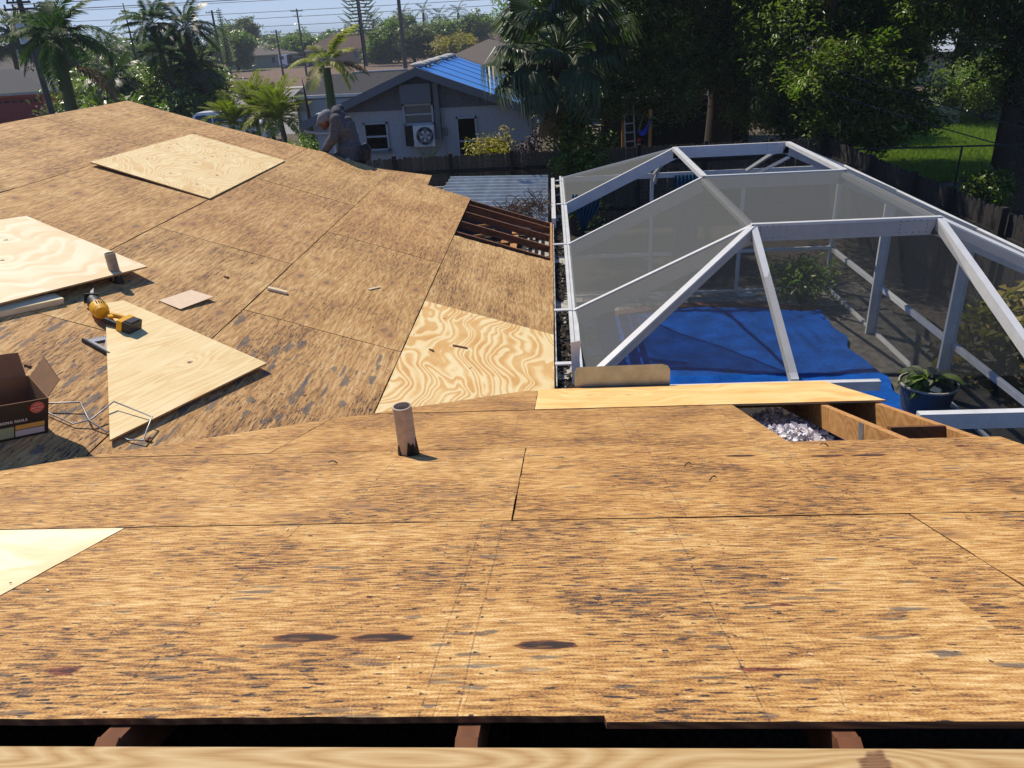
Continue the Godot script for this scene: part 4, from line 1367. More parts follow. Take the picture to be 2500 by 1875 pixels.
func hip_house(called: String, label: String, at: Vector3, turn: float, w: float, d: float, wall_h: float, rise: float, wm, rm, wins: Array, over := 0.5) -> Node3D:
	# at: the middle of its ground plan; wins: [x along the front, sill, width, height] on the face toward +z
	var h := thing(called, label, "house", at, "", turn)
	wallbox(h, "wall", Vector3(0, wall_h * 0.5, 0), Vector3(w, wall_h, d), wm)
	var b := MB.new()
	var x := w * 0.5 + over
	var z := d * 0.5 + over
	var r := maxf(0.0, x - z)
	var y0 := wall_h - 0.05
	var y1 := wall_h + rise
	var e := [Vector3(-x, y0, z), Vector3(x, y0, z), Vector3(x, y0, -z), Vector3(-x, y0, -z)]
	var p := Vector3(-r, y1, 0)
	var q := Vector3(r, y1, 0)
	b.face([e[0], e[1], q, p], Vector3(0, z, rise).normalized())
	b.face([e[2], e[3], p, q], Vector3(0, z, -rise).normalized())
	b.face([e[1], e[2], q], Vector3(rise, z, 0).normalized())
	b.face([e[3], e[0], p], Vector3(-rise, z, 0).normalized())
	b.face(e, Vector3.DOWN)
	put(b.done(), "roof", rm, h)
	var f := MB.new()
	for k in 4:
		f.beam(e[k] - Vector3(0, 0.09, 0), e[(k + 1) % 4] - Vector3(0, 0.09, 0), 0.06, 0.17)
	put(f.done(), "fascia", M.white_dirty, h)
	for s in wins:
		var o := wallbox(h, "window", Vector3(s[0], s[1] + s[3] * 0.5, d * 0.5 + 0.01), Vector3(s[2] + 0.16, s[3] + 0.16, 0.06), M.frame)
		wallbox(o, "pane", Vector3(s[0], s[1] + s[3] * 0.5, d * 0.5 + 0.04), Vector3(s[2], s[3], 0.02), M.glass)
	return h

func window(h: Node, x0: float, x1: float, y0: float, y1: float, z: float, lower, label := "", sill := true) -> void:
	var f := 0.06
	var o := MB.new()
	for q in [[x0, x1, y1 - f, y1], [x0, x1, y0, y0 + f], [x0, x0 + f, y0, y1], [x1 - f, x1, y0, y1]]:
		o.box(Transform3D(Basis.IDENTITY, Vector3((q[0] + q[1]) * 0.5, (q[2] + q[3]) * 0.5, z + 0.03)), Vector3(q[1] - q[0], q[3] - q[2], 0.07))
	o.box(Transform3D(Basis.IDENTITY, Vector3((x0 + x1) * 0.5, (y0 + y1) * 0.5, z + 0.028)), Vector3(x1 - x0 - f, 0.05, 0.05))
	var w := put(o.done(), "window", M.frame, h, label)
	var ym := (y0 + y1) * 0.5
	wallbox(w, "pane", Vector3((x0 + x1) * 0.5, (ym + y1) * 0.5, z - 0.005), Vector3(x1 - x0 - f, y1 - ym - f, 0.01), M.blind if lower == "blind" else M.glass)
	wallbox(w, "pane", Vector3((x0 + x1) * 0.5, (ym + y0) * 0.5, z - 0.005), Vector3(x1 - x0 - f, ym - y0 - f, 0.01), M.glass)
	if sill:
		wallbox(w, "sill", Vector3((x0 + x1) * 0.5, y0 - 0.04, z + 0.06), Vector3(x1 - x0 + 0.1, 0.07, 0.14), M.trim_grey)

func neighbour() -> void:
	var h := thing("neighbour_house", "grey gabled neighbour house with two windows and a blue tarp on its roof", "house")
	var z := -25.0
	var ax := -3.92
	var ay := 0.11
	var ex0 := -7.62
	var ex1 := -0.22
	var ey := -1.3
	# stucco below, siding above
	wallbox(h, "wall", Vector3((ex0 + ex1) * 0.5, (GY - 1.13) * 0.5, z - 4.0), Vector3(ex1 - ex0 - 0.3, -1.13 - GY, 8.0), M.stucco)
	var n := 13
	for k in n:
		# vertical siding boards of the gable
		var xa := lerpf(ex0 + 0.12, ex1 - 0.12, float(k) / n) + 0.006
		var xb := lerpf(ex0 + 0.12, ex1 - 0.12, float(k + 1) / n) - 0.006
		var ya := ay - 0.1 - absf(xa - ax) * 0.382
		var yb := ay - 0.1 - absf(xb - ax) * 0.382
		var b := MB.new()
		var pts := [Vector3(xa, -1.13, z + 0.03), Vector3(xb, -1.13, z + 0.03), Vector3(xb, maxf(yb, -1.12), z + 0.03)]
		if xa < ax and xb > ax: pts.append(Vector3(ax, ay - 0.1, z + 0.03))
		pts.append(Vector3(xa, maxf(ya, -1.12), z + 0.03))
		b.face(pts, Vector3(0, 0, 1))
		put(b.done(), "siding_board", M.siding, h)
	wallbox(h, "wall", Vector3((ex0 + ex1) * 0.5, -0.93, z - 0.1), Vector3(3.4, 0.38, 0.2), M.siding)
	# gable roof
	var rb := MB.new()
	for sg in [-1.0, 1.0]:
		var ex: float = (ex0 - 0.2) if sg < 0 else (ex1 + 0.3)
		var yy := ay - absf(ex - ax) * 0.382
		var a := Vector3(ax, ay, z + 0.45)
		var b := Vector3(ex, yy, z + 0.45)
		rb.quad(a, b, b + Vector3(0, 0, -11.5), a + Vector3(0, 0, -11.5), Vector3(sg, 2, 0))
		rb.quad(a - Vector3(0, 0.12, 0), b - Vector3(0, 0.12, 0), b + Vector3(0, -0.12, -11.5), a + Vector3(0, -0.12, -11.5), Vector3(-sg, -2, 0))
	put(rb.done(), "roof", M.shingle, h)
	var bb := MB.new()
	bb.beam(Vector3(ax + 0.06, ay - 0.07, z + 0.47), Vector3(ex0 - 0.2, ay - 0.07 - (ax - ex0 + 0.2) * 0.382, z + 0.47), 0.05, 0.24)
	bb.beam(Vector3(ax - 0.06, ay - 0.072, z + 0.473), Vector3(ex1 + 0.3, ay - 0.072 - (ex1 + 0.3 - ax) * 0.382, z + 0.473), 0.05, 0.24)
	put(bb.done(), "bargeboard", M.trim_grey, h)
	window(h, -5.9, -5.09, -2.36, -1.47, z, "glass", "double-hung window nearer the corner, screened below")
	window(h, -2.83, -2.16, -2.95, -1.43, z, "blind", "tall window with brown blinds")
	# cover box, equipment opening, side duct
	wallbox(h, "vent_cover", Vector3(-4.04, -0.64, z + 0.16), Vector3(0.98, 0.58, 0.3), M.trim_grey, "flat grey cover box under the gable")
	window(h, -4.52, -3.53, -1.6, -0.95, z + 0.12, "glass", "dark sliding window under the cover box", false)
	wallbox(h, "duct", Vector3(-3.4, -1.2, z + 0.12), Vector3(0.16, 1.7, 0.2), M.trim_grey)
	wallbox(h, "electric_box", Vector3(-3.22, -1.86, z + 0.06), Vector3(0.16, 0.24, 0.1), M.trim_grey)
	limb(h, "downspout", [Vector3(ex0 - 0.2, -1.45, z + 0.35), Vector3(ex0 - 0.1, -1.6, z + 0.35), Vector3(ex0 + 0.25, -1.7, z + 0.2), Vector3(ex0 + 0.62, -1.72, z + 0.06), Vector3(ex0 + 0.7, -1.8, z + 0.06), Vector3(ex0 + 0.7, GY, z + 0.06)], 0.05, 0.05, M.white, 6)
	limb(h, "conduit", [Vector3(-3.28, -1.3, z + 0.06), Vector3(-3.24, GY, z + 0.06)], 0.02, 0.02, M.frame, 5)
	# condenser on the wall
	var ac := thing("air_conditioner", "wall-hung air conditioner condenser with round fan on the neighbour's gable", "air conditioner")
	wallbox(ac, "casing", Vector3(-3.87, -1.93, z + 0.24), Vector3(0.68, 0.66, 0.3), M.ac)
	wallbox(ac, "coil_grille", Vector3(-4.36, -1.93, z + 0.2), Vector3(0.26, 0.6, 0.24), M.dark)
	var rng_m := MB.new()
	var tr := Transform3D(Basis(Vector3(1, 0, 0), PI / 2), Vector3(-3.83, -1.93, z + 0.39))
	rng_m.lathe([Vector2(0.27, 0.0), Vector2(0.285, 0.02), Vector2(0.3, 0.0)], tr, 28)
	for k in 4:
		rng_m.lathe([Vector2(0.05 + 0.05 * k, 0.008), Vector2(0.056 + 0.05 * k, 0.012)], tr, 24)
	rng_m.lathe([Vector2(0, 0.02), Vector2(0.05, 0.02), Vector2(0.055, 0.0)], tr, 16)
	put(rng_m.done(), "fan_guard", M.frame, ac)
	var fan_b := MB.new()
	fan_b.lathe([Vector2(0.0, -0.004), Vector2(0.27, 0.002)], tr, 24)
	put(fan_b.done(), "fan_well", M.dark, ac)
	var bl := MB.new()
	for k in 5:
		var a := TAU * k / 5.0
		var d := Vector3(cos(a), sin(a), 0)
		var s := Vector3(-sin(a), cos(a), 0)
		var c := Vector3(-3.83, -1.93, z + 0.396)
		bl.quad(c + d * 0.05 - s * 0.02, c + d * 0.24 - s * 0.02, c + d * 0.25 + s * 0.13, c + d * 0.07 + s * 0.05, Vector3(0, 0, 1))
	put(bl.done(), "fan_blade", M.trim_grey, ac)
	# main body behind with shingle courses
	var m := thing("neighbour_wing", "long shingled wing behind the grey gable, white gutter along its eave", "house")
	wallbox(m, "wall", Vector3(-7.0, -2.6, -36.6), Vector3(7.2, 2.8, 7.0), M.stucco)
	var y0 := -1.02
	var y1 := -0.38
	var z0 := -32.6
	var z1 := -35.6
	var nc := 24
	for k in nc:
		var t0 := float(k) / nc
		var t1 := float(k + 1) / nc
		var c := MB.new()
		var xl0 := lerpf(-10.5, -10.25, t0)
		var xr := -3.0
		c.quad(Vector3(xl0, lerpf(y0, y1, t0) + 0.012, lerpf(z0, z1, t0)), Vector3(xr, lerpf(y0, y1, t0) + 0.012, lerpf(z0, z1, t0)), Vector3(xr, lerpf(y0, y1, t1) + 0.002, lerpf(z0, z1, t1)), Vector3(xl0, lerpf(y0, y1, t1) + 0.002, lerpf(z0, z1, t1)), Vector3(0, 1, 0.3), Color.WHITE)
		c.quad(Vector3(xl0, lerpf(y0, y1, t0) - 0.005, lerpf(z0, z1, t0)), Vector3(xr, lerpf(y0, y1, t0) - 0.005, lerpf(z0, z1, t0)), Vector3(xr, lerpf(y0, y1, t0) + 0.012, lerpf(z0, z1, t0)), Vector3(xl0, lerpf(y0, y1, t0) + 0.012, lerpf(z0, z1, t0)), Vector3(0, 0, 1))
		put(c.done(), "shingle_course", M.shingle if k % 3 else M.shingle4, m)
	var bs := MB.new()
	bs.quad(Vector3(-10.25, y1, z1), Vector3(-3.0, y1, z1), Vector3(-3.0, y0, z1 - 3.0), Vector3(-10.5, y0, z1 - 3.0), Vector3(0, 1, -0.3))
	put(bs.done(), "roof_back", M.shingle, m)
	wallbox(m, "gutter", Vector3(-6.8, y0 - 0.07, z0 + 0.08), Vector3(7.5, 0.12, 0.12), M.white)
	wallbox(m, "ridge_cap", Vector3(-7.3, y1 + 0.03, z1), Vector3(2.5, 0.05, 0.14), M.white)
	wallbox(m, "porch_wall", Vector3(-8.9, -1.6, z0 + 0.02), Vector3(2.8, 0.8, 0.1), M.stucco)
	# tarp and sandbags
	var tp := MB.new()
	var gx := 14
	var gz := 26
	var fn := FastNoiseLite.new()
	fn.seed = 3
	fn.frequency = 0.5
	var P := func(i: int, j: int) -> Vector3:
		var u := float(i) / gx
		var v := float(j) / gz
		var x := lerpf(ax + 0.02, ex1 + 0.2, u)
		var zz := lerpf(z + 0.42, z - 9.8, v)
		return Vector3(x, ay + 0.03 - absf(x - ax) * 0.382 + 0.015 * fn.get_noise_2d(x * 2.0, zz * 2.0), zz)
	for i in gx:
		for j in gz:
			tp.quad(P.call(i, j), P.call(i + 1, j), P.call(i + 1, j + 1), P.call(i, j + 1), Vector3(0.4, 1, 0))
	var tarp := put(tp.done(), "roof_tarp", M.roof_tarp)
	tag(tarp, "bright blue tarp covering the right slope of the neighbour's gable roof", "tarp")
	for k in 5:
		var st := MB.new()
		var zz := z - 1.0 - 1.9 * k
		st.beam(Vector3(ax + 0.1, ay + 0.045 - 0.1 * 0.382, zz), Vector3(ex1 + 0.1, ay + 0.045 - (ex1 + 0.1 - ax) * 0.382, zz), 0.035, 0.012)
		put(st.done(), "batten", M.dark, tarp)
	var bag: Node3D = null
	for k in 9:
		var zz := z + 0.1 - 0.95 * k - (0.5 if k > 1 else 0.0)
		var label: String = "%s white sandbag back from the gable peak on the tarp's ridge" % ["first", "second", "third", "fourth", "fifth", "sixth", "seventh", "eighth", "ninth and last"][k]
		if bag == null:
			bag = thing("sandbag", label, "sandbag", Vector3(ax, ay + 0.03, zz), "sandbags along the tarp ridge")
			var b := MB.new()
			b.ball(Transform3D(Basis.IDENTITY.scaled(Vector3(0.27, 0.085, 0.15)), Vector3(0.06, 0.05, 0)), 14, 8)
			b.ball(Transform3D(Basis.from_euler(Vector3(0, 0, -0.4)).scaled(Vector3(0.08, 0.04, 0.055)), Vector3(0.33, -0.02, 0.02)), 8, 5)
			put(b.done(), "bag", M.sandbag, bag)
			var tie := MB.new()
			tie.lathe([Vector2(0.05, -0.01), Vector2(0.06, 0.0), Vector2(0.05, 0.01)], Transform3D(Basis(Vector3(0, 0, 1), 1.2), Vector3(0.28, 0.0, 0.02)), 8)
			put(tie.done(), "tie", M.dark, bag)
		else:
			dup(bag, "sandbag", label, Transform3D(Basis.from_euler(Vector3(0, rng.randf_range(-0.5, 0.5), 0)).scaled(Vector3.ONE * rng.randf_range(0.85, 1.1)), Vector3(ax + rng.randf_range(-0.06, 0.1), ay + 0.03, zz)))

func fence_run(called: String, label: String, a: Vector3, b: Vector3, h: float, m, posts: Array, inner: Vector3) -> void:
	var f := thing(called, label, "fence")
	var L := a.distance_to(b)
	var d := (b - a).normalized()
	var n := int(L / 0.143)
	var vs := []
	for k in 4:
		var q := MB.new()
		var w := 0.0695
		var hh: float = h + [0.0, 0.012, -0.014, 0.02][k]
		var pts := [Vector3(-w, 0, 0), Vector3(w, 0, 0), Vector3(w, hh - 0.05, 0), Vector3(w * 0.55, hh, 0), Vector3(-w * 0.55, hh, 0), Vector3(-w, hh - 0.05, 0)]
		q.face(pts, Vector3(0, 0, 1))
		var bk := []
		for p in pts: bk.append(p + Vector3(0, 0, -0.016))
		q.face(bk, Vector3(0, 0, -1))
		for i in 6:
			q.quad(pts[i], pts[(i + 1) % 6], bk[(i + 1) % 6], bk[i], (pts[i] + pts[(i + 1) % 6]) * 0.5 - Vector3(0, hh * 0.5, 0))
		vs.append(q.done())
	var x := d
	var z := x.cross(Vector3.UP)
	if z.dot(inner) < 0: z = -z
	for k in n:
		var at := a + d * (0.143 * (k + 0.5))
		var lean := rng.randf_range(-0.005, 0.005)
		var bs := Basis(Vector3.UP.cross(z), Vector3.UP, z) * Basis(Vector3(0, 0, 1), lean)
		put(vs[rng.randi() % 4], "picket", m if (k % 7 or m != M.fence) else M.fence2, f, "", Transform3D(bs, Vector3(at.x, GY, at.z) + z * rng.randf_range(-0.004, 0.004)))
	for y in [GY + 0.35, GY + h - 0.42]:
		var r := MB.new()
		r.beam(Vector3(a.x, y, a.z) + z * 0.03, Vector3(b.x, y, b.z) + z * 0.03, 0.04, 0.09)
		put(r.done(), "rail", M.fence_dark, f)
	for t in posts:
		var p := MB.new()
		var at: Vector3 = a + d * t
		p.box(Transform3D(Basis(x, Vector3.UP, z), Vector3(at.x, GY + (h + 0.08) * 0.5, at.z) + z * 0.1), Vector3(0.1, h + 0.08, 0.1))
		put(p.done(), "fence_post", M.fence_dark, f)

func utility_pole(label: String, base: Vector3, h: float, r: float, arms: Array, transformer: bool, turn := 0.0) -> Node3D:
	var o := thing("utility_pole", label, "utility pole", base, "", turn)
	limb(o, "mast", [Vector3.ZERO, Vector3(0, h * 0.5, 0), Vector3(0, h, 0)], r, r * 0.7, M.pole, 8)
	for q in arms:
		var b := MB.new()
		b.beam(Vector3(-q[1], q[0], 0.1), Vector3(q[1], q[0] - 0.02, 0.1), 0.09, 0.1)
		var a := put(b.done(), "crossarm", M.pole, o)
		var ins := MB.new()
		for x in [-q[1] * 0.9, -q[1] * 0.4, q[1] * 0.9]:
			ins.lathe([Vector2(0.03, 0.0), Vector2(0.05, 0.06), Vector2(0.035, 0.1), Vector2(0.045, 0.16), Vector2(0.0, 0.2)], Transform3D(Basis.IDENTITY, Vector3(x, q[0] + 0.04, 0.1)), 7)
		put(ins.done(), "insulator", M.dark, a)
	if transformer:
		var t := MB.new()
		t.lathe([Vector2(0.0, -0.45), Vector2(0.2, -0.45), Vector2(0.2, 0.4), Vector2(0.17, 0.47), Vector2(0.0, 0.5)], Transform3D(Basis.IDENTITY, Vector3(-0.1, h * 0.66, 0.36)), 14)
		put(t.done(), "transformer", M.ac, o)
	return o

func wire(a: Vector3, b: Vector3, sag: float, r: float, label: String, group: String) -> void:
	var w := MB.new()
	var pts := []
	var rr := []
	for i in 17:
		var t := i / 16.0
		pts.append(a.lerp(b, t) - Vector3.UP * sag * 4.0 * t * (1.0 - t))
		rr.append(r)
	w.tube(pts, rr, 4, false)
	tag(put(w.done(), "power_line", M.cable), label, "cable", group)

func vehicles() -> void:
	# a white car under the young palms, and a flatbed truck on the far lot
	var c := thing("parked_car", "white car parked behind the young palms, dark windows", "car", Vector3(-17.6, GY, -43.0), "", 0.06)
	var prof := [Vector2(-2.4, 0.35), Vector2(-2.4, 0.9), Vector2(-2.3, 1.02), Vector2(-1.95, 1.1), Vector2(-1.75, 1.66), Vector2(-1.55, 1.76), Vector2(0.15, 1.78), Vector2(0.4, 1.7), Vector2(1.15, 1.12), Vector2(2.1, 0.98), Vector2(2.4, 0.8), Vector2(2.42, 0.35)]
	var b := MB.new()
	for i in prof.size():
		var p: Vector2 = prof[i]
		var q: Vector2 = prof[(i + 1) % prof.size()]
		var w1 := 0.92 if p.y < 1.2 else 0.74
		var w2 := 0.92 if q.y < 1.2 else 0.74
		b.quad(Vector3(p.x, p.y, w1), Vector3(q.x, q.y, w2), Vector3(q.x, q.y, -w2), Vector3(p.x, p.y, -w1), Vector3(p.x + q.x, p.y + q.y - 1.6, 0))
	for sg in [-1.0, 1.0]:
		b.face([Vector3(-2.4, 0.35, 0.92 * sg), Vector3(2.42, 0.35, 0.92 * sg), Vector3(2.4, 0.8, 0.92 * sg), Vector3(2.1, 0.98, 0.92 * sg), Vector3(1.15, 1.12, 0.92 * sg), Vector3(-1.95, 1.1, 0.92 * sg), Vector3(-2.3, 1.02, 0.92 * sg), Vector3(-2.4, 0.9, 0.92 * sg)], Vector3(0, 0, sg))
		b.face([Vector3(1.15, 1.12, 0.92 * sg), Vector3(0.4, 1.7, 0.74 * sg), Vector3(0.15, 1.78, 0.74 * sg), Vector3(-1.55, 1.76, 0.74 * sg), Vector3(-1.75, 1.66, 0.74 * sg), Vector3(-1.95, 1.1, 0.92 * sg)], Vector3(0, 0.3, sg).normalized())
	put(b.done(), "body", smat(Color8(236, 238, 242), 0.25), c)
	for sg in [-1.0, 1.0]:
		for q in [[[-1.72, 1.16], [-1.6, 1.62], [-0.75, 1.66], [-0.75, 1.16]], [[-0.67, 1.16], [-0.67, 1.66], [0.1, 1.66], [0.75, 1.18]]]:
			var wn := MB.new()
			var pts := []
			for v in q:
				pts.append(Vector3(v[0], v[1], (lerpf(0.92, 0.74, clampf((v[1] - 1.12) / 0.6, 0, 1)) + 0.006) * sg))
			wn.face(pts, Vector3(0, 0.3, sg).normalized())
			put(wn.done(), "window", M.glass, c)
	var ws := MB.new()
	ws.quad(Vector3(1.12, 1.18, 0.8), Vector3(1.12, 1.18, -0.8), Vector3(0.45, 1.7, -0.68), Vector3(0.45, 1.7, 0.68), Vector3(1, 1, 0))
	put(ws.done(), "windscreen", M.glass, c, "", Transform3D(Basis.IDENTITY, Vector3(0.012, 0.01, 0)))
	for x in [-1.5, 1.5]:
		for sg in [-1.0, 1.0]:
			wheel(c, Vector3(x, 0.34, 0.86 * sg), 0.34)
	for sg in [-1.0, 1.0]:
		wallbox(c, "headlight", Vector3(2.39, 0.82, 0.66 * sg), Vector3(0.08, 0.14, 0.34), M.frame)
	var t := thing("flatbed_truck", "white cab-over flatbed truck parked on the far bare lot", "truck", Vector3(-50.4, GY, -163.0), "", 0.05)
	wallbox(t, "cab", Vector3(-2.6, 1.55, 0), Vector3(1.7, 1.9, 2.0), smat(Color8(238, 240, 244), 0.35))
	wallbox(t, "window", Vector3(-2.75, 1.95, 1.005), Vector3(0.9, 0.62, 0.03), M.glass)
	wallbox(t, "windscreen", Vector3(-3.46, 1.95, 0), Vector3(0.03, 0.7, 1.7), M.glass)
	wallbox(t, "bed", Vector3(1.1, 0.95, 0), Vector3(5.4, 0.22, 2.1), M.dark)
	wallbox(t, "headboard", Vector3(-1.3, 1.7, 0), Vector3(0.5, 1.5, 1.9), M.dark)
	wallbox(t, "load", Vector3(0.3, 1.5, 0), Vector3(2.3, 0.9, 1.7), smat(Color8(44, 58, 62), 0.5))
	wallbox(t, "load", Vector3(3.1, 1.45, 0), Vector3(2.0, 0.12, 1.7), M.white_dirty)
	for x in [-2.5, 2.2]:
		for sg in [-1.0, 1.0]:
			wheel(t, Vector3(x, 0.45, 0.9 * sg), 0.45)

func wheel(c: Node, at: Vector3, r: float) -> void:
	var b := MB.new()
	var t := Transform3D(Basis(Vector3(1, 0, 0), PI / 2), at)
	b.lathe([Vector2(r * 0.6, -0.11), Vector2(r, -0.09), Vector2(r, 0.09), Vector2(r * 0.6, 0.11)], t, 16)
	var w := put(b.done(), "wheel", M.tar, c)
	var q := MB.new()
	q.lathe([Vector2(0, -0.1), Vector2(r * 0.6, -0.1)], t, 14)
	q.lathe([Vector2(0, 0.1), Vector2(r * 0.6, 0.1)], t, 14)
	put(q.done(), "rim", M.alu, w)

func town() -> void:
	M.shingle4 = noisy(Color8(92, 93, 97), 0.45, 2.2, 0.95, 47)
	M.fence2 = noisy(Color8(136, 120, 102), 0.4, 2.2, 0.9, 48)
	var g := MB.new()
	g.face([Vector3(-900, GY, 60), Vector3(900, GY, 60), Vector3(900, GY, -1500), Vector3(-900, GY, -1500)], Vector3.UP)
	struct(g.done(), "ground", M.ground)
	var sheets := [["field", M.drygrass, [Vector3(-110, 0, -103), Vector3(10, 0, -93), Vector3(30, 0, -230), Vector3(-140, 0, -230)], 0.004],
		["road", M.road, [Vector3(-110, 0, -97), Vector3(40, 0, -84), Vector3(40, 0, -74), Vector3(-110, 0, -86)], 0.008],
		["road", M.road, [Vector3(-34, 0, -86), Vector3(-24, 0, -86), Vector3(-15, 0, -46), Vector3(-24, 0, -46)], 0.012],
		["sidewalk", M.walk, [Vector3(-110, 0, -102.5), Vector3(40, 0, -90), Vector3(40, 0, -87.5), Vector3(-110, 0, -100)], 0.016],
		["lawn", M.lawn, [Vector3(-90, 0, -168), Vector3(-50, 0, -164), Vector3(-50, 0, -185), Vector3(-90, 0, -185)], 0.012],
		["lawn", M.lawn, [Vector3(11.5, 0, -24), Vector3(28, 0, -24), Vector3(28, 0, -52), Vector3(11.5, 0, -52)], 0.008],
		["garden_soil", M.mulch, [Vector3(-1.0, 0, -13.6), Vector3(7.6, 0, -13.6), Vector3(7.6, 0, -20.6), Vector3(-1.0, 0, -20.6)], 0.008],
		["garden_soil", M.mulch, [Vector3(5.6, 0, -2), Vector3(12.5, 0, -2), Vector3(12.5, 0, -20), Vector3(5.6, 0, -20)], 0.012]]
	for q in sheets:
		var b := MB.new()
		var pts := []
		for p in q[2]: pts.append(Vector3(p.x, GY + q[3], p.z))
		b.face(pts, Vector3.UP)
		struct(b.done(), q[0], q[1])
	var blade := MB.new()
	for k in 7:
		var a := k * 0.9
		var d := Vector3(cos(a), 0, sin(a))
		blade.tri(d * 0.02 + d.cross(Vector3.UP) * 0.008, d * 0.02 - d.cross(Vector3.UP) * 0.008, d * 0.07 + Vector3.UP * (0.06 + 0.02 * (k % 3)), (Vector3.UP * 0.5 - d).normalized())
	var mm := MultiMesh.new()
	mm.transform_format = MultiMesh.TRANSFORM_3D
	mm.use_colors = true
	mm.mesh = blade.done()
	mm.instance_count = 26000
	for i in 26000:
		mm.set_instance_transform(i, Transform3D(Basis(Vector3.UP, rng.randf() * TAU).scaled(Vector3.ONE * rng.randf_range(0.8, 1.9)), Vector3(rng.randf_range(11.6, 21.0), GY + 0.008, rng.randf_range(-40.0, -24.0))))
		var k := rng.randf_range(0.7, 1.25)
		mm.set_instance_color(i, Color(k * rng.randf_range(0.9, 1.2), k, k * 0.8))
	var gi := MultiMeshInstance3D.new()
	gi.name = "grass"
	gi.multimesh = mm
	gi.material_override = M.leaf_bright
	gi.set_meta("kind", "stuff")
	add_child(gi, true)
	tag(gi, "short sunlit grass of the lawn beyond the right fence", "grass")
	# fences
	fence_run("wood_fence", "weathered brown picket fence along the back, between the pool yard and the grey house", Vector3(-6.6, 0, -20.6), Vector3(7.6, 0, -20.6), 2.0, M.fence, [0.9, 2.5, 4.07, 5.76, 7.35, 9.2, 11.0, 12.7], Vector3(0, 0, 1))
	fence_run("wood_fence", "dark picket fence running toward the viewer along the right side of the pool yard", Vector3(7.6, 0, -20.55), Vector3(7.6, 0, -5.0), 2.0, M.fence_right_shaded, [0.05, 3.4, 5.6, 7.1, 8.9, 10.7, 12.5, 14.3], Vector3(-1, 0, 0))
	neighbour()
	vehicles()
	# far houses
	hip_house("orange_house", "orange stucco house with grey hip roof at the left edge", Vector3(-46.5, GY, -61.5), 0.12, 18.0, 9.0, 2.7, 1.5, M.orange, M.shingle, [])
	var od := wallbox(get_node("orange_house"), "garage_door", Vector3(6.0, 1.15, 4.52), Vector3(4.6, 2.3, 0.06), M.orange_door, "dark red garage door")
	for k in 8:
		wallbox(od, "door_window", Vector3(4.1 + 0.54 * k, 2.02, 4.56), Vector3(0.36, 0.16, 0.02), M.dark)
	hip_house("grey_house", "pale grey house with grey roof between far trees on the lawn", Vector3(-60.5, GY, -176.0), 0.0, 15.0, 10.0, 2.6, 1.9, M.grey_wall, M.shingle2, [[-4.2, 0.2, 0.9, 2.0], [-3.0, 0.2, 0.9, 2.0], [2.6, 0.9, 0.7, 1.2], [-7.0, 0.2, 0.8, 1.7]])
	hip_house("brown_house", "tan house with brown hip roof across the bare lot", Vector3(-42.0, GY, -172.0), -0.05, 15.0, 10.0, 2.9, 2.9, M.tan_wall, M.shingle3, [[3.0, 1.0, 0.9, 1.3], [-3.5, 0.9, 1.4, 1.3]])
	hip_house("rear_house", "house with taupe shingle roof just behind the blue tarp", Vector3(-3.4, GY, -50.0), 0.0, 9.0, 9.0, 2.8, 1.75, M.stucco, M.shingle2, [])
	hip_house("beige_house", "low beige house with a wide roof far right of the brown house", Vector3(-20.0, GY, -190.0), 0.0, 22.0, 9.0, 2.6, 2.4, M.tan_wall, M.shingle3, [])
	hip_house("white_house", "pale house roof behind the palms at the left edge", Vector3(-78.0, GY, -105.0), 0.1, 22.0, 10.0, 2.8, 2.4, M.grey_wall, M.shingle2, [])
	# open shed near the trees at right; its dark inside
	var sh := thing("open_shed", "dark open-fronted shed behind the back fence under the trees", "shed")
	wallbox(sh, "back_wall", Vector3(5.2, -2.9, -33.0), Vector3(5.0, 2.4, 0.15), M.fence_dark)
	wallbox(sh, "side_wall", Vector3(7.7, -2.9, -31.4), Vector3(0.15, 2.4, 3.2), M.fence_dark)
	wallbox(sh, "roof", Vector3(5.2, -1.62, -31.4), Vector3(5.6, 0.12, 3.8), M.shingle)
	wallbox(sh, "post", Vector3(3.0, -2.85, -29.7), Vector3(0.12, 2.4, 0.12), M.rafter)
	var mr := thing("metal_roof_house", "house with a pale metal roof glimpsed through the leaves at upper right", "house")
	wallbox(mr, "wall", Vector3(31.0, -2.9, -60.0), Vector3(12.0, 2.2, 8.0), M.grey_wall)
	var mrb := MB.new()
	for k in 24:
		var x := 24.4 + 0.55 * k
		mrb.quad(Vector3(x, -1.85, -55.2), Vector3(x + 0.55, -1.85, -55.2), Vector3(x + 0.55, 0.6, -60.0), Vector3(x, 0.6, -60.0), Vector3(0, 1, 1))
		mrb.beam(Vector3(x, -1.83, -55.2), Vector3(x, 0.62, -60.0), 0.04, 0.05)
	put(mrb.done(), "roof", M.metal_roof, mr)
	# the far yard's screen frame and the chain-link rail
	var pf := thing("screen_frame", "white framed screen panels standing at the far end of the lawn", "screen")
	for x in [17.2, 18.0, 18.75]:
		limb(pf, "upright", [Vector3(x, GY, -37.6 + (x - 17.2) * 0.8), Vector3(x, -1.8 if x > 18.5 else -3.2, -37.6 + (x - 17.2) * 0.8)], 0.035, 0.035, M.white_dirty, 5)
	var pp := MB.new()
	pp.quad(Vector3(17.2, GY + 0.05, -37.6), Vector3(18.75, GY + 0.05, -36.36), Vector3(18.75, -3.2, -36.36), Vector3(17.2, -3.2, -37.6), Vector3(-1, 0, 1))
	put(pp.done(), "panel", M.white_dirty, pf)
	var cl := thing("chain_link_fence", "low chain-link fence with dark top rail crossing in front of the lawn", "fence")
	limb(cl, "top_rail", [Vector3(7.7, -2.2, -19.8), Vector3(11.0, -2.2, -19.4), Vector3(18.0, -2.2, -18.5)], 0.022, 0.022, M.cable, 6)
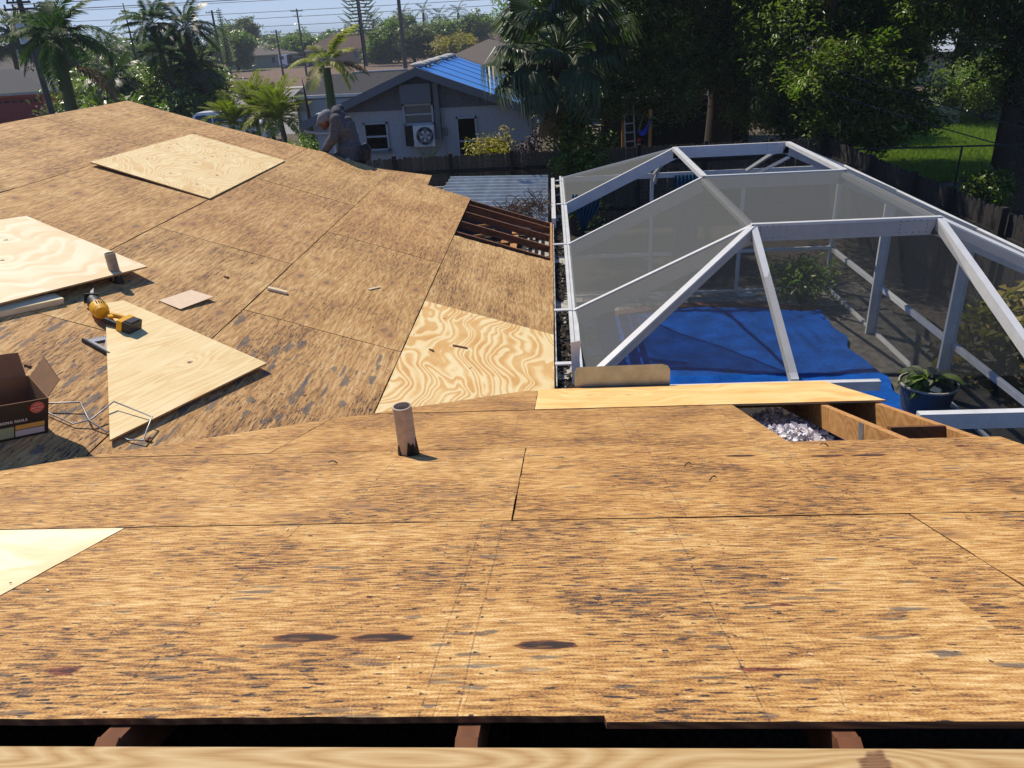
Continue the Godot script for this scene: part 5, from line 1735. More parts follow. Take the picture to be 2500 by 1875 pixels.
	for x in [10.6, 13.6]:
		limb(cl, "post", [Vector3(x, GY, -19.45), Vector3(x, -2.2, -19.45)], 0.025, 0.025, M.cable, 6)
	# ladder and slide by the shed
	var ld := thing("ladder", "white ladder leaning by the palm behind the back fence", "ladder", Vector3(2.82, -2.95, -24.3), "", 0.2)
	for sg in [-1.0, 1.0]:
		limb(ld, "rail", [Vector3(0.17 * sg, -1.0, 0), Vector3(0.15 * sg, 1.7, -0.5)], 0.025, 0.025, M.white, 5)
	for k in 9:
		var b := MB.new()
		b.beam(Vector3(-0.16, -0.8 + 0.27 * k, -0.04 - 0.05 * k), Vector3(0.16, -0.8 + 0.27 * k, -0.04 - 0.05 * k), 0.05, 0.03)
		put(b.done(), "rung", M.white, ld)
	var sw := thing("baby_swing", "blue plastic baby swing hanging by ropes beside a wooden post", "swing")
	wallbox(sw, "post", Vector3(3.32, -2.7, -24.0), Vector3(0.1, 2.6, 0.1), M.rafter)
	var seat := MB.new()
	for k in 8:
		var t0 := k / 8.0
		var t1 := (k + 1) / 8.0
		var f := func(t: float) -> Vector3: return Vector3(2.98 + 0.36 * t, -2.1 + 0.42 * t * t - 0.12 * sin(PI * t), -24.0)
		var A: Vector3 = f.call(t0)
		var B: Vector3 = f.call(t1)
		seat.quad(A + Vector3(0, 0, 0.16), B + Vector3(0, 0, 0.16), B - Vector3(0, 0, 0.16), A - Vector3(0, 0, 0.16), Vector3.UP)
		for sg in [-1.0, 1.0]:
			seat.quad(A + Vector3(0, 0, 0.16 * sg), B + Vector3(0, 0, 0.16 * sg), B + Vector3(0, 0.12, 0.17 * sg), A + Vector3(0, 0.12, 0.17 * sg), Vector3(0, 0, sg))
	put(seat.done(), "seat", smat(Color8(30, 60, 210), 0.4), sw)
	for q in [[2.98, 0.14], [2.98, -0.14], [3.3, 0.14], [3.3, -0.14]]:
		limb(sw, "rope", [Vector3(q[0], -1.98 if q[0] < 3.1 else -1.7, -24.0 + q[1]), Vector3(3.14, -1.45, -24.0)], 0.012, 0.012, M.palm_yellow, 4)
	var ball := MB.new()
	ball.ball(Transform3D(Basis.IDENTITY.scaled(Vector3.ONE * 0.07), Vector3(2.99, -2.3, -24.0)), 10, 6)
	put(ball.done(), "toy", smat(Color8(206, 48, 40), 0.5), sw)
	# barrels under the eave of the grey house
	for k in 2:
		var bq := thing("barrel", ["dark teal barrel under the downspout of the grey house", "blue barrel beside the teal one under the downspout"][k], "barrel", Vector3(-8.2 + 0.62 * k, GY + 0.6, -24.8))
		var bb := MB.new()
		bb.lathe([Vector2(0.0, 0.0), Vector2(0.26, 0.0), Vector2(0.29, 0.25), Vector2(0.29, 0.6), Vector2(0.26, 0.88), Vector2(0.0, 0.9)], Transform3D.IDENTITY, 18)
		put(bb.done(), "drum", smat([Color8(20, 76, 84), Color8(26, 60, 150)][k], 0.4), bq)
		var ring := MB.new()
		ring.lathe([Vector2(0.29, 0.24), Vector2(0.305, 0.27), Vector2(0.29, 0.3)], Transform3D.IDENTITY, 18)
		put(ring.done(), "hoop", M.dark, bq)
	# black hose on the back fence
	var hs := MB.new()
	var hp := []
	var hr := []
	for k in 12:
		var t := k / 11.0
		hp.append(Vector3(-0.85 + 1.0 * t, -2.32 - 0.75 * t * t, -20.42))
		hr.append(0.03)
	hs.tube(hp, hr, 6)
	tag(put(hs.done(), "hose", M.tar), "black hose curving down over the back fence", "hose")
	# small A-frame stake behind the porch roof
	var af := thing("stake_frame", "thin pale A-frame stake behind the metal porch roof", "stake")
	limb(af, "leg", [Vector3(-0.83, -2.9, -16.0), Vector3(-0.72, -1.75, -16.0)], 0.02, 0.015, M.pole, 5)
	limb(af, "leg", [Vector3(-0.5, -2.9, -16.0), Vector3(-0.72, -1.75, -16.0)], 0.02, 0.015, M.pole, 5)
	# stop sign
	var ss := thing("stop_sign", "red octagonal STOP sign seen over the ridge of the shingled wing", "sign", Vector3(-21.75, GY, -85.0))
	limb(ss, "sign_post", [Vector3(0, 0, -0.04), Vector3(0, 2.5, -0.04)], 0.035, 0.035, M.galv, 6)
	for k in 2:
		var oc := MB.new()
		var pts := []
		for i in 8:
			var a := TAU * (i + 0.5) / 8.0
			pts.append(Vector3(cos(a), sin(a), 0) * (0.46 - 0.04 * k) + Vector3(0, 2.2, 0.004 * k))
		oc.face(pts, Vector3(0, 0, 1))
		put(oc.done(), ["sign_border", "sign_plate"][k], [M.white, smat(Color8(186, 22, 32), 0.5)][k], ss)
	var tm := TextMesh.new()
	tm.text = "STOP"
	var sf := SystemFont.new()
	sf.font_names = PackedStringArray(["Droid Sans"])
	sf.font_weight = 700
	tm.font = sf
	tm.font_size = 32
	tm.pixel_size = 0.0092
	tm.depth = 0.004
	put(tm, "sign_lettering", M.white, ss, "", Transform3D(Basis.IDENTITY, Vector3(0, 2.2, 0.012)))
	# poles and lines
	utility_pole("tall leaning-looking utility pole at left with transformer and short crossarms", Vector3(-25.8, GY, -40.0), 9.2, 0.17, [[7.2, 0.85], [7.5, 0.6]], true)
	utility_pole("dark slim utility pole left of the narrow conifer", Vector3(-48.5, GY, -120.0), 9.6, 0.2, [[9.3, 0.9]], false)
	utility_pole("far utility pole with crossarms above the truck's trees, taller one", Vector3(-36.6, GY, -122.0), 9.2, 0.16, [[8.9, 0.9], [8.2, 0.6]], false)
	utility_pole("far short utility pole left of the taller cross-armed one", Vector3(-40.2, GY, -122.0), 6.6, 0.16, [[6.3, 0.8]], false)
	utility_pole("thick utility pole with a cable riser right of the tall bare-branched conifer", Vector3(-19.3, GY, -110.0), 13.0, 0.3, [], false)
	limb(thing("mast", "thin antenna mast rising above the shingled wing", "antenna", Vector3(-8.6, GY, -38.2)), "mast_tube", [Vector3.ZERO, Vector3(0, 7.4, 0)], 0.035, 0.02, M.cable, 6)
	var wn := ["power line from the transformer pole, lower of its pair", "power line from the transformer pole, upper of its pair", "distant power line, second from the top of the five level ones", "distant power line, middle of the five level ones", "distant power line, fourth of the five level ones", "lowest distant power line just over the far trees", "topmost of the five level distant power lines"]
	var wi := 0
	for q in [[-26.3, 3.1, -40, 60, 8.4, -118, 0.7], [-26.3, 3.4, -40, 60, 9.4, -118, 0.6], [-120, 6.0, -118, 60, 5.4, -122, 0.8], [-120, 5.2, -118, 60, 4.6, -122, 0.8], [-120, 4.2, -118, 60, 3.2, -122, 0.7], [-120, 2.6, -118, 60, 2.2, -122, 0.5], [-120, 7.4, -118, 60, 7.2, -122, 0.9]]:
		wire(Vector3(q[0], q[1], q[2]), Vector3(q[3], q[4], q[5]), q[6], 0.02 if q[2] > -60 else 0.035, wn[wi], "power lines across the sky")
		wi += 1
	wire(Vector3(6.2, 0.05, -18.2), Vector3(11.2, -1.7, -13.4), 0.1, 0.014, "upper black service cable sloping past the lawn", "")
	wire(Vector3(6.2, -0.45, -18.2), Vector3(11.0, -2.0, -13.4), 0.1, 0.014, "lower black service cable sloping past the lawn", "")

func greenery() -> void:
	# ---- trees behind the fences
	var V := func(x: float, y: float, z: float) -> Vector3: return Vector3(x, y, z)
	tree("shade_tree", "dark drooping tree directly behind the cabbage palm", Vector3(2.2, GY, -26.5), 6.0, 0.34, [[V.call(2.0, 1.2, -26.0), V.call(2.4, 2.2, 2.0)], [V.call(1.6, -0.9, -24.6), V.call(1.5, 0.9, 1.0)], [V.call(3.6, 2.8, -25.8), V.call(2.2, 1.9, 1.9)], [V.call(0.9, 3.0, -26.6), V.call(1.5, 1.5, 1.6)], [V.call(-0.4, 3.8, -18.4), V.call(2.2, 0.8, 1.8)]], 4200, 101, M.leaf_dark, "mango", 1.0, null, "")
	tree("shade_tree", "thick-trunked shade tree beside the dark shed", Vector3(6.1, GY, -27.5), 6.4, 0.42, [[V.call(6.2, 1.6, -26.5), V.call(2.6, 2.0, 2.0)], [V.call(7.0, -1.1, -25.0), V.call(1.5, 1.0, 1.0)], [V.call(4.9, -0.4, -25.6), V.call(1.5, 1.0, 1.0)], [V.call(3.9, -0.9, -24.4), V.call(0.9, 0.7, 0.8)], [V.call(8.0, 3.0, -26.2), V.call(2.4, 2.0, 2.0)], [V.call(5.0, 4.4, -19.5), V.call(2.8, 1.5, 2.8)]], 4900, 102, M.leaf_dark, "broad", 1.0)
	tree("shade_tree", "leafy tree filling the corner where the two fences meet", Vector3(9.0, GY, -24.5), 6.0, 0.36, [[V.call(8.6, 0.4, -23.6), V.call(2.2, 2.1, 1.8)], [V.call(9.4, 2.8, -23.8), V.call(2.6, 2.0, 2.0)], [V.call(7.0, 4.0, -17.8), V.call(2.2, 1.3, 2.6)], [V.call(9.6, -1.6, -22.4), V.call(1.5, 0.8, 1.0)], [V.call(7.4, -1.4, -22.6), V.call(1.2, 0.9, 0.9)]], 3900, 103, M.leaf_dark, "mango", 1.0)
	tree("shade_tree", "big dark-trunked tree at the right edge beside the lawn", Vector3(12.4, GY, -20.2), 6.0, 0.42, [[V.call(13.0, -0.4, -20.0), V.call(1.5, 1.2, 1.5)], [V.call(12.6, 1.9, -20.2), V.call(2.4, 1.5, 2.0)], [V.call(10.6, 1.6, -20.6), V.call(1.5, 1.1, 1.4)], [V.call(14.0, -2.0, -19.6), V.call(1.1, 1.0, 1.1)]], 3400, 104, M.leaf_dark, "mango", 1.0)
	tree("shade_tree", "airy tree at upper right whose leaves show against a pale metal roof", Vector3(21.5, GY, -43.0), 6.4, 0.3, [[V.call(18.0, 0.0, -43.0), V.call(2.8, 1.5, 2.0)], [V.call(21.6, 2.8, -44.5), V.call(3.2, 2.0, 2.4)], [V.call(23.5, -1.2, -43.0), V.call(1.8, 1.3, 1.8)], [V.call(17.4, 3.0, -42.0), V.call(2.8, 2.0, 2.0)]], 2200, 105, M.leaf_mid, "big", 0.85)
	tree("shade_tree", "sunlit green tree glimpsed behind the thick-trunked one", Vector3(7.2, GY, -37.0), 6.0, 0.3, [[V.call(6.4, -0.6, -36.0), V.call(2.4, 1.6, 2.0)], [V.call(8.6, 1.5, -36.5), V.call(3.0, 2.2, 2.0)], [V.call(9.6, 3.4, -37.0), V.call(2.4, 1.6, 2.0)]], 3000, 106, M.leaf_bright, "big", 0.8)
	tree("shade_tree", "tall dark mass of leaves above the screen enclosure's far corner", Vector3(10.8, GY, -28.5), 7.0, 0.4, [[V.call(11.2, 1.4, -27.8), V.call(2.4, 2.2, 2.0)], [V.call(11.6, 3.4, -26.0), V.call(2.4, 1.6, 1.6)], [V.call(10.6, -1.5, -26.4), V.call(1.6, 0.9, 1.0)]], 3300, 107, M.leaf_dark, "broad", 1.05)
	tree("shade_tree", "thin-leaved branch tree leaning over the right fence near the lawn", Vector3(8.5, GY, -21.6), 4.0, 0.16, [[V.call(8.9, -1.7, -20.6), V.call(1.3, 0.45, 0.6)], [V.call(8.2, -0.6, -20.9), V.call(1.2, 0.8, 0.7)]], 900, 108, M.leaf_mid, "mango", 1.0)
	shrub("fern_bush", "feathery bush at the foot of the big right-hand tree", Vector3(11.2, GY, -19.0), 0.55, 1.2, M.leaf_mid, 160, 121, 0.16)
	shrub("mango_sapling", "young leafy tree in front of the cabbage palm's trunk", Vector3(1.0, GY, -18.9), 0.62, 3.3, M.leaf_mid, 210, 126, 0.2)
	shrub("hedge_bush", "dark bush between the lawn's far end and the right edge", Vector3(20.2, GY, -37.0), 2.2, 2.8, M.leaf_dark, 900, 122, 0.22)
	shrub("hedge_bush", "dark leafy bush at the left end of the lawn", Vector3(14.0, GY, -40.0), 2.6, 2.6, M.leaf_dark, 900, 123, 0.22)
	shrub("croton_bush", "yellow-green bush against the grey house by the tall window", Vector3(-1.55, GY + 0.4, -22.6), 0.62, 1.75, M.leaf_yellow, 150, 124, 0.16)
	shrub("purple_bush", "dull reddish bush right of the yellow-green one", Vector3(-0.35, GY + 0.4, -22.6), 0.55, 1.7, smat(Color8(74, 60, 66), 0.7), 120, 125, 0.16)
	var sp := thing("spiky_plant", "thin dark spiky plant below the air conditioner, against the grey house", "plant", Vector3(-3.6, GY + 1.0, -23.4))
	for k in 14:
		var a := k * 0.449
		limb(sp, "blade", [Vector3.ZERO, Vector3(cos(a) * 0.16, 0.6, sin(a) * 0.16), Vector3(cos(a) * (0.3 + 0.02 * k), 0.85 + 0.12 * (k % 3), sin(a) * 0.3)], 0.018, 0.004, M.leaf_dark, 4)
	# ---- the cabbage palm and the young palms
	palm("cabbage_palm", "cabbage palm with drooping fan leaves standing inside the back fence", Vector3(0.85, GY, -19.3), Vector3(0.5, 0.45, -19.5), 0.2, 0.19, "fan", 34, 1.12, M.palm_grey, 201, "", M.trunk, 5)
	var cp := get_node("cabbage_palm")
	var boots := MB.new()
	for k in 64:
		var t := rng.randf()
		var a := rng.randf() * TAU
		var c := Vector3(-0.63 * pow(t, 1.4), 4.2 * t, -0.2 * t)
		var d := Vector3(cos(a), 0.0, sin(a))
		boots.beam(c + d * 0.17, c + d * 0.34 + Vector3.UP * 0.3, 0.09, 0.03, d)
	put(boots.done(), "leaf_boots", M.trunk_grey, cp).set_meta("kind", "stuff")
	var yp := "young palms beside the driveway"
	palm("young_palm", "bushy young palm with yellow-green fronds, leftmost of its row", Vector3(-13.9, GY, -34.0), Vector3(-13.9, -2.2, -34.0), 0.11, 0.08, "yellow", 28, 1.0, M.palm_yellow, 211, yp)
	palm("young_palm", "tall young palm rising behind the leftmost one", Vector3(-13.2, GY, -35.0), Vector3(-13.1, -1.75, -35.0), 0.1, 0.08, "yellow", 28, 1.055, M.palm_yellow, 212, yp)
	palm("young_palm", "young palm in the middle of the row, over the white car", Vector3(-12.1, GY, -34.0), Vector3(-12.2, -2.0, -34.0), 0.11, 0.08, "yellow", 28, 1.05, M.palm_yellow, 213, yp)
	palm("young_palm", "largest young palm, nearest to the kneeling worker", Vector3(-11.1, GY, -32.5), Vector3(-11.2, -1.9, -32.5), 0.13, 0.1, "yellow", 30, 1.12, M.palm_yellow, 214, yp)
	shrub("small_bush", "small green bush between the young palms and the grey house", Vector3(-9.3, GY, -29.5), 0.7, 1.6, M.leaf_bright, 120, 131, 0.16)
	palm("single_palm", "stout palm with one arching frond in front of the shingled roof", Vector3(-7.75, GY, -28.2), Vector3(-7.72, 0.15, -28.2), 0.26, 0.13, "queen", 9, 0.62, M.palm_yellow, 221, "", M.trunk_green)
	put(frond("queen0", 2.2, 0.7, 0.6, 0.045, 34, 0.95), "frond", M.palm_yellow, get_node("single_palm"), "", Transform3D((Basis(Vector3.UP, 0.1) * Basis(Vector3(0, 0, 1), 0.95)).scaled(Vector3.ONE * 0.85), Vector3(0.05, 4.2, 0)))
	put(frond("queen2", 2.2, 1.3, 0.6, 0.045, 34, 0.95), "frond", M.palm_dead, get_node("single_palm"), "", Transform3D((Basis(Vector3.UP, -0.2) * Basis(Vector3(0, 0, 1), 0.42)).scaled(Vector3.ONE * 0.72), Vector3(0.1, 4.05, 0)))
	var spk := thing("palm_spike", "dark pointed dead palm spear beside the shingled wing", "palm trunk", Vector3(-9.1, GY, -29.8))
	limb(spk, "spear", [Vector3.ZERO, Vector3(0, 1.9, 0), Vector3(-0.03, 3.0, 0), Vector3(-0.06, 3.75, 0)], 0.12, 0.01, M.trunk, 8)
	# ---- left palms and the dark hedge below them
	palm("royal_palm", "tall royal palm at left with ringed trunk and dense drooping crown", Vector3(-21.2, GY, -34.0), Vector3(-20.8, 1.6, -34.0), 0.26, 0.17, "royal", 24, 1.0, M.palm, 231, "", M.trunk_green)
	put(frond("royal2", 2.4, 1.2, 0.62, 0.05, 40, 0.75), "dead_frond", M.palm_dead, get_node("royal_palm"), "", Transform3D((Basis(Vector3.UP, 0.0) * Basis(Vector3(0, 0, 1), -0.25)).scaled(Vector3.ONE * 1.25), Vector3(0.4, 4.6, 0)))
	var grp := "palms in the left-hand grove"
	var spots := [[-25.2, -46, 1.0, 0.9, "far", "palm with a ragged mop crown in the grove, left part"], [-23.2, -48, 2.3, 0.95, "queen", "palm rising over the middle of the grove"], [-21.3, -48, 1.9, 1.1, "queen", "big palm at the right of the grove with hanging brown skirt"], [-22.1, -46, 0.6, 0.8, "queen", "low palm inside the grove"], [-20.6, -47, -0.4, 0.8, "queen", "dark palm at the grove's right end"], [-27.5, -50, 0.6, 0.9, "far", "leaning palm at the grove's left end"], [-24.2, -44, -0.6, 0.8, "queen", "short palm in front of the grove"]]
	for k in spots.size():
		var q = spots[k]
		palm("grove_palm", q[5], Vector3(q[0] + 0.5, GY, q[1]), Vector3(q[0], q[2], q[1]), 0.16, 0.13, q[4], 20, q[3], M.palm if k % 2 else M.palm_grey, 240 + k, grp, M.trunk, 7 if k == 2 else 0)
	var hs := [[-26.5, -47, 2.2, 3.6], [-23.6, -49.5, 2.4, 4.4], [-22.4, -50, 2.0, 4.2], [-21.6, -49.5, 1.5, 3.6], [-24.6, -44.5, 1.8, 2.6], [-21.6, -45.0, 1.8, 2.6], [-20.7, -46.0, 1.1, 2.0], [-28.6, -51, 2.2, 4.2]]
	var hl := ["dark glossy bush at the left foot of the grove", "tall dark bush behind the grove's middle", "dense bush under the big skirted palm", "dark bush at the grove's right end, behind", "low glossy bush in front of the grove's left half", "low glossy bush in front of the grove's right half", "small bush at the grove's right edge", "dark bush between royal palm and grove"]
	for k in hs.size():
		shrub("grove_bush", hl[k], Vector3(hs[k][0], GY, hs[k][1]), hs[k][2], hs[k][3], M.leaf_dark if k % 3 else M.leaf_mid, 420, 260 + k, 0.34, "bushes of the grove")
	shrub("grove_bush", "glossy bush between the utility pole and the orange house", Vector3(-27.5, GY, -45.0), 1.4, 2.6, M.leaf_grey, 200, 269, 0.4)
	shrub("grove_bush", "leafy bush at the foot of the royal palm", Vector3(-20.0, GY, -35.5), 1.2, 2.6, M.leaf_dark, 200, 270, 0.45)
	palm("left_edge_palm", "fan palm at the far left edge behind the orange house, left one", Vector3(-48.5, GY, -72.0), Vector3(-47.9, 3.0, -72.0), 0.22, 0.2, "fan", 26, 1.9, M.palm_grey, 281, "fan palms at the left edge")
	palm("left_edge_palm", "fan palm right of the leftmost one, bent trunk", Vector3(-46.8, GY, -72.0), Vector3(-45.3, 3.0, -72.0), 0.22, 0.2, "fan", 26, 1.9, M.palm_grey, 282, "fan palms at the left edge")
	shrub("dark_bush", "black-green bush behind the utility pole's lower part", Vector3(-43.0, GY, -73.0), 3.0, 5.4, M.leaf_dark, 600, 283, 0.4)
	# ---- far trees
	var ft := [[-61.5, -160, 0.9, 3.6, 2.8, "round far tree on the lawn before the grey house"], [-56.0, -176, -0.6, 3.4, 2.2, "round far tree left of the white truck"], [-52.5, -178, -0.6, 3.0, 2.0, "smaller far tree beside the round one"], [-71.0, -190, 3.0, 3.6, 3.4, "pale twiggy far tree over the grove's right end"], [-30.5, -158, 0.6, 2.9, 2.6, "light green tree right of the brown house"], [-25.5, -156, 0.2, 3.2, 2.0, "sparse brownish tree over the beige house"], [-17.0, -172, 1.8, 6.0, 2.4, "dark far tree line left of the cabbage palm"], [-36.0, -200, 3.0, 3.6, 2.6, "dark tree around the foot of the bare-branched conifer"]]
	for k in ft.size():
		var q = ft[k]
		tree("far_tree", q[5], Vector3(q[0], GY, q[1]), 4.2, 0.28, [[Vector3(q[0], q[2] - 0.8, q[1]), Vector3(q[3], q[4], 2.6)], [Vector3(q[0] + q[3] * 0.5, q[2] + 0.3, q[1] + 0.6), Vector3(q[3] * 0.6, q[4] * 0.6, 2.0)], [Vector3(q[0] - q[3] * 0.5, q[2] - 1.0, q[1] + 0.8), Vector3(q[3] * 0.6, q[4] * 0.6, 2.0)]], 900, 300 + k, [M.leaf_mid, M.leaf_mid, M.leaf_dark, M.leaf_grey, M.leaf_bright, M.leaf_grey, M.leaf_dark, M.leaf_dark][k], "big", 1.7, null, "far trees along the horizon")
	conifer("conifer", "narrow conifer left of the pale twiggy tree", Vector3(-50.6, GY, -128.0), 10.2, 1.5, 24, 401)
	conifer("conifer", "tall bare-branched conifer against the sky", Vector3(-33.6, GY, -150.0), 22.0, 4.2, 30, 402, true)
	conifer("conifer", "thin open conifer above the left grove", Vector3(-30.8, GY, -60.0), 8.2, 1.1, 13, 403)
	for k in 5:
		var x: float = [-38.0, -31.5, -27.0, -23.5, -19.5][k]
		palm("horizon_palm", ["small palm just left of the tall conifer's foot", "far palm with upright fronds right of the tall conifer", "far palm silhouette with two raised fronds", "far palm left of the thick utility pole", "far palm right of the thick utility pole"][k], Vector3(x, GY, -180.0), Vector3(x + 0.4, 4.0 + 0.5 * (k % 3), -180.0), 0.26, 0.2, "far", 12, 1.5, M.palm_grey, 410 + k, "far palms on the horizon")
	# the far belt of trees no one could count
	var belt := []
	for k in 70:
		var x := -190.0 + 5.2 * k + rng.randf_range(-2, 2)
		belt.append([Vector3(x, rng.randf_range(-1.8, 0.4), rng.randf_range(-262, -232)), Vector3(rng.randf_range(3.5, 6), rng.randf_range(2.4, 4.6), 3.0)])
	var bt := Node3D.new()
	bt.name = "tree_belt"
	add_child(bt, true)
	tag(bt, "far belt of trees along the whole horizon", "trees")
	bt.set_meta("kind", "stuff")
	crown(bt, "leaves", clump("big", 18, 0.34, 0.17, 0.1), M.leaf_dark, belt, 9000, 500, 3.2, 0.6)
	for k in 3:
		shrub("lot_bush", ["tan bush beside the beige house", "brown dry bush in front of the beige house", "green bush by the brown house's wall"][k], Vector3([-16.5, -21.0, -33.5][k], GY, [-150.0, -158.0, -160.0][k]), [3.4, 3.0, 2.0][k], [4.2, 3.6, 2.8][k], [M.leaf_yellow, M.palm_dead, M.leaf_mid][k], 260, 510 + k, 0.7)

func conifer(called: String, label: String, base: Vector3, h: float, w: float, tiers: int, seed_: int, bare := false) -> void:
	var t := thing(called, label, "tree", base)
	var rg := RandomNumberGenerator.new()
	rg.seed = seed_
	limb(t, "trunk", [Vector3.ZERO, Vector3(0, h * 0.5, 0), Vector3(0, h, 0)], h * 0.018, h * 0.004, M.trunk, 7)
	var b := MB.new()
	for i in tiers:
		var k := float(i) / tiers
		var y := h * (0.25 + 0.74 * k)
		var r := w * (1.0 - k * 0.75) * rg.randf_range(0.75, 1.1)
		for j in 6:
			var a := TAU * j / 6.0 + i * 0.5
			var d := Vector3(cos(a), 0, sin(a))
			var p0 := Vector3(0, y, 0)
			var p1 := p0 + d * r * 0.6 + Vector3(0, -0.05 * r, 0)
			var p2 := p0 + d * r + Vector3(0, 0.22 * r, 0)
			b.tube([p0, p1, p2], [h * 0.004, h * 0.005, h * 0.002], 4, false)
			if bare: continue
			for s in 8:
				var c := p0.lerp(p1, (s + 1) / 8.0) if s < 5 else p1.lerp(p2, (s - 4) / 4.0)
				var sd := d.cross(Vector3.UP) * (0.16 * r + 0.04)
				var up := Vector3(0, 0.14 * r + 0.05, 0)
				b.tri(c, c + sd + up, c + d * 0.1 * r, Vector3.UP)
				b.tri(c, c - sd + up, c + d * 0.1 * r, Vector3.UP)
	put(b.done(), "crown", M.leaf_dark, t)
func frameB(z: float, e: float, dirz: float, dire: float, h := 0.0) -> Transform3D:
	# x along the given direction on slope B, y out of the roof
	var x := Vector3(-dire * C, dire * S, dirz).normalized()
	var y := Vector3(S, C, 0)
	return Transform3D(Basis(x, y, x.cross(y)), pB(z, e, h))

func loose_sheet(label: String, zs: Array, hs: Array, m, flip := 0, side := -1) -> void:
	var o := []
	for q in zs: o.append(q)
	# uv along the board's own long side
	var pts := []
	for i in o.size(): pts.append(pB(o[i].x, o[i].y, hs[i]))
	var best := 0
	for i in o.size():
		if (pts[i] as Vector3).distance_to(pts[(i + 1) % o.size()]) > (pts[best] as Vector3).distance_to(pts[(best + 1) % o.size()]): best = i
	if side >= 0: best = side
	var ux: Vector3 = (pts[(best + 1) % o.size()] - pts[best]).normalized()
	var nrm: Vector3 = (pts[1] - pts[0]).cross(pts[2] - pts[0]).normalized()
	if nrm.y < 0: nrm = -nrm
	var uy := nrm.cross(ux)
	var uv := []
	for p in pts:
		var v := Vector2((p - pts[best]).dot(ux) / 2.44, (p - pts[best]).dot(uy) / 1.22)
		if flip & 2: v.y = -v.y
		uv.append(v)
	var a := MB.new()
	var b := MB.new()
	slab(pts, nrm, 0.0125, uv, a, b)
	tag(put(two(a, b), "plywood_sheet", [m, M.ply_edge_new]), label, "plywood sheet")

